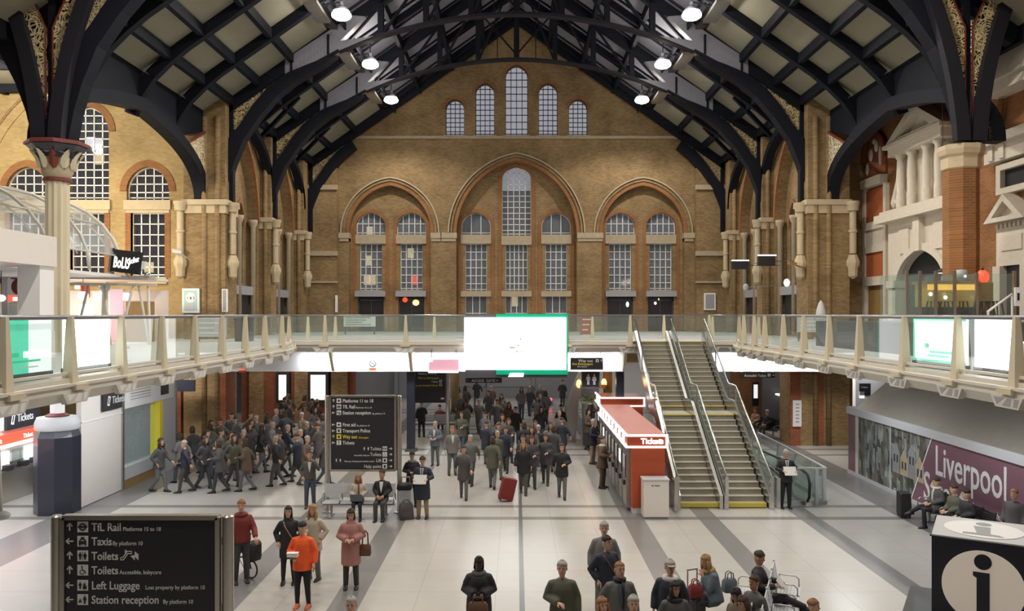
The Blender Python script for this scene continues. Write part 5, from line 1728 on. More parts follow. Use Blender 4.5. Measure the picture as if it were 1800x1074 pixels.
lamp('brick_fill_light', 'AREA', (12.9, 33.4, 4.25), 100, (1, .93, .82), sx=2, sy=.4, rot=(radians(40), 0, 0))


# ------------------------------------------------------------------ hoarding and sloped metal roof on the portal side
def photo_print():
    m = mat('photo_print', (.2, .2, .2), .4)
    nt = m.node_tree
    N, L = nt.nodes, nt.links
    g = N.new('ShaderNodeNewGeometry')
    mp = N.new('ShaderNodeMapping')
    mp.inputs['Scale'].default_value = (1, 2.4, .9)
    v = N.new('ShaderNodeTexVoronoi')
    v.distance = 'CHEBYCHEV'
    v.inputs['Scale'].default_value = 2.2
    n = N.new('ShaderNodeTexNoise')
    n.inputs['Scale'].default_value = 3
    n.inputs['Detail'].default_value = 8
    r = N.new('ShaderNodeValToRGB')
    els = r.color_ramp.elements
    els[0].position, els[0].color = .25, (.02, .025, .022, 1)
    els[1].position, els[1].color = .75, (.36, .4, .36, 1)
    for p, c in ((.4, (.07, .085, .07, 1)), (.5, (.15, .12, .085, 1)), (.6, (.16, .19, .2, 1))):
        e = els.new(p)
        e.color = c
    mx = N.new('ShaderNodeMix')
    mx.inputs['Factor'].default_value = .55
    L.new(g.outputs['Position'], mp.inputs['Vector'])
    L.new(mp.outputs[0], v.inputs['Vector'])
    L.new(mp.outputs[0], n.inputs['Vector'])
    sp = N.new('ShaderNodeSeparateColor')
    L.new(v.outputs['Color'], sp.inputs[0])
    L.new(sp.outputs[0], mx.inputs['A'])
    L.new(n.outputs['Fac'], mx.inputs['B'])
    L.new(mx.outputs['Result'], r.inputs['Fac'])
    L.new(r.outputs[0], N['Principled BSDF'].inputs['Base Color'])


photo_print()
HX = 12.6
o = thing('hoarding', 'purple hoarding reading Liverpool Street with photo panels under a sloped metal roof', 'hoarding', (HX, 24, 0))
MB().box(HX + .02, HX + .3, 10, 30.2, .1, 2.3).build('wall', 'grey', o)
MB().prism([(24.1, 2.24), (10, 2.24), (10, .12), (25.35, .12)], HX - .02, HX + .02, 'yz').build('purple_panel', 'purple', o)
MB().prism([(24.1, 2.24), (24.16, 2.24), (25.41, .12), (25.35, .12)], HX - .03, HX + .02, 'yz').build('white_edge', 'sign_white', o)
MB().prism([(24.2, 2.24), (26.75, 2.24), (26.75, .12), (25.45, .12)], HX - .02, HX + .02, 'yz').build('photo_panel', 'photo_print', o)
MB().box(HX - .02, HX + .02, 26.85, 29.3, .12, 2.24).build('photo_panel', 'photo_print', o)
MB().box(HX - .03, HX + .02, 26.76, 26.84, .12, 2.24).build('joint_strip', 'pale_grey', o)
MB().box(HX - .03, HX + .02, 29.32, 29.55, .12, 2.24).build('joint_strip', 'cream_beam', o)
MB().box(HX - .02, HX + .02, 29.56, 30.2, .12, 2.24).build('end_panel', 'purple', o)
MB().box(HX - .08, HX + .3, 10, 30.25, 2.24, 2.5).build('cornice', 'pale_grey', o)
MB().box(HX - .06, HX + .02, 10, 30.2, 0, .12).build('skirting', 'pale_grey', o)
MB().prism([(HX, 2.5), (HX + 2.2, 4.35), (HX + 2.2, 4.25), (HX + .2, 2.42)], 10, 29.6).build('sloped_roof', 'roof_metal', o)
RZ = (pi / 2, 0, -pi / 2)
for k, (y, h_) in enumerate(((26.4, 1.75), (25.85, 1.6), (25.35, 1.85), (24.85, 1.55))):
    MB().prism([(y - .25, .75), (y + .25, .75), (y + .25, h_ - .3), (y, h_), (y - .25, h_ - .3)], HX - .026, HX - .02, 'yz').build('printed_house', 'stone' if k % 2 else 'grey', o)
    for a in (-.1, .1):
        MB().box(HX - .03, HX - .026, y + a - .05, y + a + .05, h_ - .65, h_ - .4).build('printed_window', 'dark_grey', o)
text('Liverpool', 1.25, 'sign_white', o, (HX - .025, 23.95, 1.2), RZ, squeeze=.74, bold=.012)
text('Street', 1.25, 'sign_white', o, (HX - .025, 24.62, .3), RZ, squeeze=.74, bold=.012)
text('More space to shop', .26, 'sign_white', o, (HX - .025, 22.05, .62), RZ, squeeze=.7)
text('and meet friends', .26, 'sign_white', o, (HX - .025, 22.05, .25), RZ, squeeze=.7)
o = thing('cash_machine', 'white lit service panel in the gap behind the hoarding roof', 'machine', (at(1513, 0, 33.0).x, 33, 0))
a, b = at(1504, 660, 33), at(1530, 712, 33)
MB().box(a.x, b.x + .6, 33, 33.3, 0, a.z).build('panel', 'white', o)
MB().box(a.x + .15, b.x, 32.97, 33, at(0, 695, 33).z, at(0, 674, 33).z).build('sign', 'charcoal', o)
text('Toilets', .1, 'sign_white', o, (a.x + .2, 32.96, at(0, 682, 33).z))
MB().box(a.x + .15, a.x + .35, 32.97, 33, at(0, 700, 33).z, at(0, 688, 33).z).build('display', 'screen_soft', o)
lamp('service_light', 'AREA', (a.x + .4, 32.2, 4.2), 18, COOL, sx=.8, sy=.3)

# information cube
def info_cube():
    p = Vector((4.69, 9.0, 0))
    rz = radians(-31)
    o = thing('information_sign', 'dark information cube with white letter i at the picture corner', 'sign', p, rz)
    L_ = dict(local=True)
    MB().box(0, 1.0, 0, 1.0, 2.5, 3.5).build('cube', 'navy', o, **L_)
    MB().box(0, 1.0, 0, 1.0, 3.5, 3.515).build('top', 'pale_grey', o, **L_)
    circ = lambda cx, cz, r, n=40: [(cx + r * cos(2 * pi * k / n), cz + r * sin(2 * pi * k / n)) for k in range(n)]
    ii = [(.405, 3.2 - .035), (.565, 3.2 - .035), (.565, 2.72), (.63, 2.70), (.63, 2.66), (.37, 2.66), (.37, 2.70), (.44, 2.72), (.44, 3.1), (.405, 3.12)]
    d = MB().prism(circ(.5, 3.0, .4), -.012, 0).build('disc', 'disc_cream', o, **L_)
    MB().prism(ii, -.02, -.012).prism(circ(.5, 3.28, .085, 24), -.02, -.012).build('letter', 'navy', o, **L_)
    tp = MB().prism(circ(.5, .5, .4), 3.515, 3.522, 'xy').build('top_disc', 'sign_white', o, **L_)
    MB().prism([(.3, .2), (.7, .2), (.66, .26), (.57, .28), (.57, .6), (.4, .6), (.44, .28), (.3, .26)], 3.522, 3.526, 'xy').prism(circ(.5, .74, .08, 20), 3.522, 3.526, 'xy').build('top_letter', 'grey', o, **L_)
    MB().box(-.32, 1.3, -.28, 1.3, 2.3, 2.5).build('canopy', 'navy', o, **L_)
    MB().box(.3, .7, .3, .7, 0, 2.3).build('column', 'navy', o, **L_)


mat('disc_cream', (.8, .72, .62), .4, emit=.22, ecol=(1, .85, .72))  # cream with a weak glow
info_cube()

# ------------------------------------------------------------------ the old hotel wall: portal, windows, pediments, bar
HW = 16.4


def hb(mb, y0, y1, z0, z1, d=.15, d0=0):
    return mb.box(HW - d, HW - d0 + .05, y0, y1, z0, z1)


o = thing('stone_portal', 'white carved stone portal with columns and pediment on the orange brick hotel wall', 'portal', (HW, 31.5, DK))
MB().prism([(29.0, DK), (34.4, DK), (34.4, 9.9), (29.0, 9.9)], HW - .35, HW + .05, 'yz', [opening(31.55, 1.95, DK + .01, 7.0, 1.6)]).build('arch_wall', 'portland', o)
MB().prism(opening(31.55, 1.95, DK, 7.0, 1.6), HW - .04, HW + .02, 'yz').build('doorway', 'void', o)  # dark sheet, no hole: the opening's shade put into its colour
MB().prism(archring(31.55, 1.9, 7.0, 1.58, .28), HW - .5, HW - .3, 'yz').build('archivolt', 'portland', o)
hb(MB(), 31.3, 31.8, 8.5, 9.75, .6).build('keystone', 'portland', o)
for y in (29.3, 33.75):
    q = hb(MB(), y - .3, y + .3, DK, 7.1, .5).build('pilaster', 'portland', o)
    hb(MB(), y - .36, y + .36, 7.1, 7.4, .58).build('capital', 'portland', q)
    hb(MB(), y - .34, y + .34, DK, 5.3, .55).build('base', 'portland', q)
for y in (30.2, 32.95):
    hb(MB(), y - .45, y + .35, 8.5, 9.5, .42).build('spandrel_relief', 'portland', o)
hb(MB(), 28.7, 34.8, 9.9, 10.25, .8).build('cornice', 'portland', o)
hb(MB(), 28.8, 34.7, 10.25, 10.4, .6).build('cornice_top', 'portland', o)
for y in (30.1, 31.0, 32.2, 33.1):
    q = MB().lathe([(.17, 10.4), (.17, 10.9), (.14, 11.0), (.16, 11.6), (.13, 12.4), (.2, 12.5), (.22, 12.65)], (HW - .45, y, 0), 12).build('aedicule_column', 'portland', o, 'auto')
hb(MB(), 29.9, 33.3, 10.4, 12.6, .2).build('aedicule_wall', 'portland', o)
for y in (30.5, 32.7):
    hb(MB(), y - .18, y + .18, 10.9, 12.3, .24).build('niche', 'portland', o)
for y, s in ((33.75, 1), (29.45, -1)):
    MB().tube([(HW - .25, y - s * .25, 12.3), (HW - .25, y - s * .1, 11.6), (HW - .25, y + s * .15, 11.1), (HW - .25, y + s * .35, 10.75), (HW - .25, y + s * .2, 10.5), (HW - .25, y, 10.65), (HW - .25, y + s * .12, 10.8)], .13, 8).build('scroll', 'portland', o, True)
hb(MB(), 29.5, 33.7, 12.6, 12.95, .7).build('entablature', 'portland', o)
hb(MB(), 29.3, 33.9, 12.95, 13.1, .85).build('entablature_cornice', 'portland', o)
MB().prism([(29.3, 13.1), (33.9, 13.1), (31.6, 14.35)], HW - .75, HW + .05, 'yz', [[(30.2, 13.24), (33.0, 13.24), (31.6, 14.0)]]).build('pediment', 'portland', o)
MB().prism([(30.1, 13.15), (33.1, 13.15), (31.6, 14.05)], HW - .3, HW + .05, 'yz').build('tympanum', 'portland', o)

o = thing('window_bay', 'narrow orange panelled bay with white stone frame beside the portal', 'bay', (HW, 36.2, DK))
for y in (35.15, 37.25):
    hb(MB(), y - .12, y + .12, DK, 11.8, .18).build('frame_post', 'portland', o)
for z0, z1, m, d in ((11.8, 12.2, 'portland', .35), (10.2, 11.7, 'terracotta', .1), (9.85, 10.2, 'portland', .22), (9.1, 9.85, 'portland', .12), (8.8, 9.1, 'portland', .2), (7.7, 8.8, 'terracotta', .1), (7.3, 7.7, 'portland', .22)):
    hb(MB(), 35.2, 37.2, z0, z1, d).build('panel' if d < .13 else 'moulding', m, o)
hb(MB(), 35.55, 36.9, DK, 7.1, .05).build('door_leaf', 'wood', o)

o = thing('relief_panel', 'round headed carved relief in orange and white on the hotel wall above the bay', 'relief', (HW, 36.3, 12.2))
MB().prism(opening(36.3, 1.15, 12.25, 13.0, 1.15), HW - .12, HW + .05, 'yz').build('ground', 'red_brick', o)
MB().prism(archring(36.3, 1.15, 13.0, 1.15, .14), HW - .2, HW + .05, 'yz').build('border', 'maroon', o)
for y, z, a, b in ((36.0, 13.6, .16, .28), (36.55, 13.3, .2, .3), (36.9, 12.7, .14, .3), (35.6, 13.1, .1, .45), (36.2, 13.85, .18, .14)):
    MB().ell((HW - .14, y, z), .08, a, b, 8, 6).build('figure', 'portland', o, True)

o = thing('stone_doorway', 'white stone doorway with small triangular pediment at the picture edge', 'doorway', (HW, 26.1, DK))
MB().prism([(25.0, 9.05), (27.15, 9.05), (26.08, 9.95)], HW - .5, HW + .05, 'yz', [[(25.45, 9.2), (26.7, 9.2), (26.08, 9.7)]]).build('pediment', 'portland', o)
MB().prism([(25.4, 9.1), (26.8, 9.1), (26.08, 9.75)], HW - .2, HW + .05, 'yz').build('tympanum', 'portland', o)
hb(MB(), 25.2, 26.9, 7.6, 9.05, .2).build('frieze', 'portland', o)
for k in range(7):
    hb(MB(), 25.3 + k * .23, 25.42 + k * .23, 8.85, 9.0, .28).build('dentil', 'portland', o)
hb(MB(), 25.5, 26.6, 8.1, 8.6, .24).build('inscribed_panel', 'portland', o)
hb(MB(), 26.55, 26.95, DK, 7.6, .3).build('jamb', 'portland', o)
hb(MB(), 25.1, 25.5, DK, 7.6, .3).build('jamb', 'portland', o)
hb(MB(), 25.5, 26.55, DK, 7.6, .06).build('door_leaf', 'charcoal', o)
o = thing('stone_window', 'small dark window in a white stone frame above the pedimented doorway', 'window', (HW, 26.1, 10))
MB().prism([(24.9, 10.0), (26.9, 10.0), (26.9, 11.0), (24.9, 11.0)], HW - .22, HW + .05, 'yz', [[(25.2, 10.2), (26.65, 10.2), (26.65, 10.8), (25.2, 10.8)]]).build('frame', 'portland', o)
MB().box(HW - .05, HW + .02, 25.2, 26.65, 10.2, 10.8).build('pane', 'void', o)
o = thing('stone_entablature', 'white stone entablature with triglyph block high on the hotel wall', 'entablature', (HW, 25, 11.1))
hb(MB(), 22, 27.35, 11.1, 11.65, .35).build('frieze', 'portland', o)
hb(MB(), 22, 27.6, 11.65, 11.95, .6).build('cornice', 'portland', o)
for y in (26.9, 26.3):
    hb(MB(), y - .14, y + .14, 11.15, 11.6, .42).build('triglyph', 'portland', o)
o = thing('stone_gable', 'large white stone gable end overhanging the hotel wall at the picture corner', 'gable', (HW, 24.5, 13.4))
MB().prism([(21.5, 13.6), (27.6, 13.6), (26.0, 16.55), (23.1, 16.55)], HW - .9, HW + .05, 'yz', [[(22.6, 14.3), (26.5, 14.3), (25.5, 16.2), (23.6, 16.2)]]).build('raking_cornice', 'portland', o)
MB().prism([(22.4, 14.2), (26.7, 14.2), (25.6, 16.3), (23.5, 16.3)], HW - .4, HW + .05, 'yz').build('fluted_tympanum', 'portland', o)
hb(MB(), 21.6, 26.9, 13.25, 13.6, .75).build('bed_mould', 'portland', o)
o = thing('stone_console', 'brown carved scroll bracket between gable and entablature', 'bracket', (HW, 27.1, 12))
MB().tube([(HW - .2, 26.6, 13.2), (HW - .2, 26.75, 12.7), (HW - .2, 27.0, 12.3), (HW - .2, 27.2, 12.15), (HW - .2, 27.1, 12.0)], [.1, .12, .16, .2, .14], 8).build('scroll', 'orange_brick', o, True)
MB().ell((HW - .25, 27.1, 12.2), .2, .25, .25, 10, 8).build('boss', 'orange_brick', o, True)

# bar terrace in front of the portal
MB().box(10.9, 16.4, 21.5, 29.0, DK, 5.75).build('floor_terrace', 'dark_grey', kind='structure')
o = thing('bar_counter', 'glowing amber bar counter on the terrace behind glass screens', 'counter', (12.3, 22.6, 5.75))
MB().box(at(1630, 0, 22.6).x, at(1716, 0, 22.6).x, 22.6, 23.3, 6.2, 6.86).build('front', 'amber_panel', o)
MB().box(at(1627, 0, 22.6).x, at(1720, 0, 22.6).x, 22.5, 23.4, 6.86, 6.94).build('top', 'wood', o)
MB().box(at(1630, 0, 22.6).x, at(1716, 0, 22.6).x, 22.54, 22.6, 6.68, 6.84).build('light_strip', 'amber', o)
MB().box(at(1716, 0, 22.6).x, at(1746, 0, 22.6).x, 22.6, 23.4, 5.75, 6.9).build('end_cabinet', 'wood', o)
MB().box(at(1632, 0, 22.6).x, at(1714, 0, 22.6).x, 22.7, 23.2, 5.75, 6.2).build('plinth', 'charcoal', o)
for px in (1636, 1662):
    MB().ell(at(px, 517 if px < 1650 else 523, 22.57), .06, .03, .06, 8, 6).build('spotlight', 'tube_soft', o, True)
BS = None
for k, px in enumerate((1640, 1664, 1690, 1724, 1735, 1750)):
    x = at(px, 0, 22.2).x
    if BS is None:
        BS = o = thing('bar_stool', 'dark bar stool at the amber counter', 'stool', (x, 22.2, 5.75), 0, 'dark stools at the bar')
        MB().lathe([(.17, 6.35), (.18, 6.354), (.15, 6.357)], (x, 22.2, 0), 12).build('seat', 'dark_wood', o)
        for dx, dy in ((-1, -1), (1, -1), (1, 1), (-1, 1)):
            MB().bar((x + dx * .1, 22.2 + dy * .1, 6.35), (x + dx * .17, 22.2 + dy * .17, 5.75), .03, .03).build('leg', 'dark_wood', o)
    else:
        dup(BS, (x, 22.2, 5.75), label='dark bar stool at the amber counter')
PX = (1594, 1617, 1645, 1678, 1717, 1783)
o = thing('glass_screen', 'tall glass screen with steel posts along the bar terrace edge', 'screen', (13, 21.6, 5.75))
for i, px in enumerate(PX):
    x = at(px, 0, 21.6).x
    MB().box(x - .035, x + .035, 21.57, 21.63, 5.75, 7.17 if i != 4 else 7.12).build('post', 'steel_dull', o)
    if i:
        xp = at(PX[i - 1], 0, 21.6).x
        MB().box(xp + .05, x - .05, 23.295, 21.605, 5.8, 7.1).build('glass_panel', 'shop_glass', o)
MB().box(at(1720, 0, 21.6).x, at(1783, 0, 21.6).x, 21.57, 21.63, 6.35, 6.353).build('rail', 'steel_dull', o)
o = thing('table_lamp', 'blue grey lamp shade on the bar counter', 'lamp', at(1690, 493, 23.0))
p = at(1690, 493, 23.0)
MB().lathe([(.22, 6.94), (.14, 7.27), (.02, 7.29)], (p.x, 23.0, 0), 12).build('shade', 'grey', o, True)
MB().ell((p.x, 22.8, 7.08), .04, .03, .04, 8, 6).build('bulb', 'tube_soft', o, True)
o = thing('table_lamp', 'glowing red lamp on the wooden end cabinet of the bar', 'lamp', at(1727, 490, 23.0))
p = at(1727, 490, 23.0)
MB().lathe([(.12, 6.9), (.17, 7.02), (.17, 7.14), (.08, 7.26)], (p.x, 23.0, 0), 12).build('shade', 'red_glow', o, True)
MB().lathe([(.03, 7.26), (.03, 7.34)], (p.x, 23.0, 0), 8).build('finial', 'charcoal', o)
o = thing('pendant_lamp', 'small dark pendant lamp over the amber bar', 'lamp', at(1657, 477, 28))
p = at(1657, 477, 28)
MB().lathe([(.22, p.z - .05), (.14, p.z + .06), (.03, p.z + .1)], (p.x, 28, 0), 12).build('shade', 'charcoal', o, True)
MB().lathe([(.14, p.z - .07), (.14, p.z - .05)], (p.x, 28, 0), 10).build('bulb', 'tube_soft', o)
MB().tube([(p.x, 28, p.z + .1), (p.x, 28, 16.6)], .012, 5).build('cord', 'black', o)
o = thing('stair_rail', 'white sloping handrail of the steps up to the bar terrace', 'handrail', (13, 21, DK))
MB().tube([at(1736, 548, 20.9), at(1779, 517, 21.3)], .03, 8).build('rail', 'white', o, True)
q = at(1779, 517, 21.3)
MB().box(q.x - .02, q.x + .02, 21.28, 21.32, DK, q.z).build('post', 'white', o)
q = at(1737, 548, 20.9)
MB().box(q.x - .02, q.x + .02, 20.88, 20.92, DK, q.z).build('post', 'white', o)
for px0, px1, py0, py1, Y, lb, nm in ((1785, 1796, 505, 538, 21.5, 'white notice with dark symbol on the terrace screen', 'notice'),):
    o = board(nm, lb, px0, px1, py0, py1, Y, 'white')
    c, d = at(1790, 515, Y), at(1790, 528, Y)
    MB().box(c.x - .03, c.x + .03, Y - .01, Y, d.z, c.z).build('symbol', 'charcoal', o)
o = thing('statue', 'pale pointed sculpture behind the gallery railing at the tall pier foot', 'sculpture', (at(1440, 0, 35.6).x, 35.6, DK))
x = at(1440, 0, 35.6).x
MB().lathe([(.22, DK), (.22, 5.9), (.2, 6.15), (.12, 6.45), (.03, 6.6)], (x, 35.4, 0), 12).build('body', 'pale_grey', o, True)
MB().lathe([(.3, DK), (.3, 4.95)], (x, 35.4, 0), 12).build('base', 'grey', o)

for px0, px1, py0, py1, Y, m, lb in ((345, 398, 554, 592, 33.0, 'pale_grey', 'grey printed hoarding board on the shop gallery floor'), (1402, 1455, 554, 584, 33.5, 'pale_grey', 'pale printed board on the portal gallery beside the tall pier'),
                                     (604, 660, 556, 574, 45.0, 'white', 'row of white paper cups print on a dark stall in front of the gable wall'), (1020, 1043, 556, 596, 44.0, 'kiosk_red', 'red and white poster stand on the upper level beyond the bridge')):
    a, b = at(px0, py0, Y), at(px1, py1, Y)
    o = thing('display_board', lb, 'board', ((a.x + b.x) / 2, Y, DK))
    MB().box(a.x, b.x, Y, Y + .06, b.z, a.z).build('panel', m, o)
    for x in (a.x + .08, b.x - .08):
        MB().box(x - .03, x + .03, Y + .06, Y + .12, DK, a.z).build('leg', 'dark_grey', o)
    n = 4
    for k in range(n):
        z = a.z - (a.z - b.z) * (k + .6) / (n + .4)
        MB().box(a.x + .12, a.x + (b.x - a.x) * (.85 - .13 * (k % 3)), Y - .01, Y, z - .03, z + .03).build('text_line', 'sign_white' if m != 'white' else 'grey', o)
o = thing('litter_bin', 'dark square litter bin on the shop gallery beside the printed board', 'bin', (at(428, 0, 33.5).x, 33.5, DK))
c = at(428, 0, 33.5).x
MB().box(c - .3, c + .3, 33.3, 33.9, DK, 5.75).build('body', 'navy', o)
MB().box(c - .32, c + .32, 33.28, 33.92, 5.75, 5.82).build('lid', 'charcoal', o)

# ------------------------------------------------------------------ people
for n_, c_ in (('skin_light', (.56, .33, .23)), ('skin_mid', (.42, .23, .15)), ('skin_dark', (.085, .04, .025))):
    mat(n_, c_, .5)
for n_, c_ in (('cloth_black', (.013, .013, .015)), ('cloth_navy', (.018, .022, .04)), ('cloth_charcoal', (.045, .045, .05)), ('cloth_grey', (.12, .12, .125)), ('cloth_slate', (.10, .125, .15)),
               ('cloth_red', (.17, .02, .018)), ('cloth_orange', (.85, .11, .02)), ('cloth_pink', (.36, .17, .155)), ('cloth_cream', (.46, .40, .32)), ('cloth_olive', (.085, .088, .06)),
               ('cloth_brown', (.11, .07, .045)), ('cloth_tan', (.30, .20, .12)), ('denim', (.055, .075, .11)), ('cloth_white', (.62, .6, .57)), ('cloth_smoke', (.16, .155, .15)), ('cloth_dusk', (.075, .07, .07)),
               ('hair_black', (.012, .009, .008)), ('hair_brown', (.05, .026, .014)), ('hair_blonde', (.34, .2, .075)), ('hair_ginger', (.26, .12, .045)), ('hair_grey', (.34, .33, .31)), ('paper', (.55, .54, .5)),
               ('lip', (.3, .1, .08)), ('shoe_orange', (.6, .16, .06)), ('bag_brown', (.12, .055, .03)), ('case_red', (.2, .02, .02)), ('fur', (.30, .21, .08))):
    mat(n_, c_, .7, var=.12 if n_.startswith('cloth') else 0, vs=9)
V = Vector


def remesh(mb, vox, it=2):
    me = bpy.data.meshes.new('tmp')
    me.from_pydata([tuple(p) for p in mb.v], [], mb.f)
    o = bpy.data.objects.new('tmp', me)
    COL.objects.link(o)
    md = o.modifiers.new('r', 'REMESH')
    md.mode = 'VOXEL'
    md.voxel_size = vox
    dg = bpy.context.evaluated_depsgraph_get()
    ev = o.evaluated_get(dg)
    m2 = ev.to_mesh()
    bm = bmesh.new()
    bm.from_mesh(m2)
    for _ in range(it):
        bmesh.ops.smooth_vert(bm, verts=bm.verts, factor=.5, use_axis_x=True, use_axis_y=True, use_axis_z=True)
    out = MB()
    out.v = [v.co.copy() for v in bm.verts]
    out.f = [[v.index for v in f.verts] for f in bm.faces]
    bm.free()
    ev.to_mesh_clear()
    bpy.data.objects.remove(o)
    bpy.data.meshes.remove(me)
    return out


def ering(c, S_, D, rx, rf, rb, n=16):
    """flattened ring: S_ sideways, D forward"""
    return [c + S_ * (rx * cos(2 * pi * k / n)) + D * ((rf if sin(2 * pi * k / n) > 0 else rb) * sin(2 * pi * k / n)) for k in range(n)]


def hand(mb, wrist, d, up, side, curl=.5):
    """palm, four separate bent fingers and a thumb"""
    d = d.normalized()
    nrm = (up - d * up.dot(d)).normalized()         # back of the hand
    lat = d.cross(nrm) * side                        # towards the thumb
    k0 = wrist + d * .095
    mb.loft([[wrist + d * t + lat * (a * w_) + nrm * (b * h_) for a, b in ((-1, -.6), (-.5, -1), (.5, -1), (1, -.6), (1, .6), (.5, 1), (-.5, 1), (-1, .6))] for t, w_, h_ in ((-.03, .026, .02), (.02, .033, .017), (.06, .042, .016), (.095, .04, .013))])
    for i, (off, L_) in enumerate(((.030, .072), (.010, .082), (-.010, .075), (-.030, .058))):
        p = k0 + lat * off - d * (.004 * abs(i - 1))
        pts, dd = [p - d * .02, p], d.copy()
        for s in range(3):
            a = curl * (.55 + .12 * i)
            dd = (dd * cos(a) - nrm * sin(a)).normalized()
            p = p + dd * L_ * (.42, .32, .26)[s]
            pts.append(p)
        mb.tube(pts, [.0095, .0095, .009, .0082, .0065], 6)
    p = wrist + d * .03 + lat * .03
    q = p + (d * .5 + lat * .75 - nrm * .2).normalized() * .04
    r = q + (d * .85 + lat * .2 - nrm * .4 * curl).normalized() * .034
    mb.tube([p - lat * .012, q, r, r + (r - q) * .55], [.013, .0115, .010, .0075], 6)


HEAD = [(-.128, .02, .045, -.005), (-.118, .036, .074, .02), (-.095, .05, .086, .05), (-.055, .063, .09, .076), (-.01, .071, .089, .09), (.04, .075, .091, .099), (.075, .072, .084, .097), (.1, .056, .062, .078), (.115, .034, .038, .048), (.121, .01, .012, .014)]
ARMS = {'down': ((.26, .03, 1.17), (.27, -.06, .94)), 'hold': ((.27, .02, 1.18), (.07, -.27, 1.17)), 'read': ((.28, -.02, 1.19), (.17, -.31, 1.2)), 'pocket': ((.3, .09, 1.17), (.21, -.05, .99)),
        'phone': ((.29, -.12, 1.2), (.12, -.1, 1.49)), 'cup': ((.27, -.02, 1.17), (.1, -.28, 1.14)), 'back': ((.26, .14, 1.19), (.27, .2, .98)), 'fore': ((.25, -.1, 1.18), (.25, -.3, 1.02)), 'wide': ((.3, .02, 1.18), (.36, -.1, .96)),
        'lap': ((.25, .02, 1.2), (.08, -.26, 1.09)), 'chin': ((.2, -.2, 1.16), (.05, -.17, 1.42)), 'handle': ((.29, .1, 1.2), (.34, .12, .98))}


PEOPLE = []


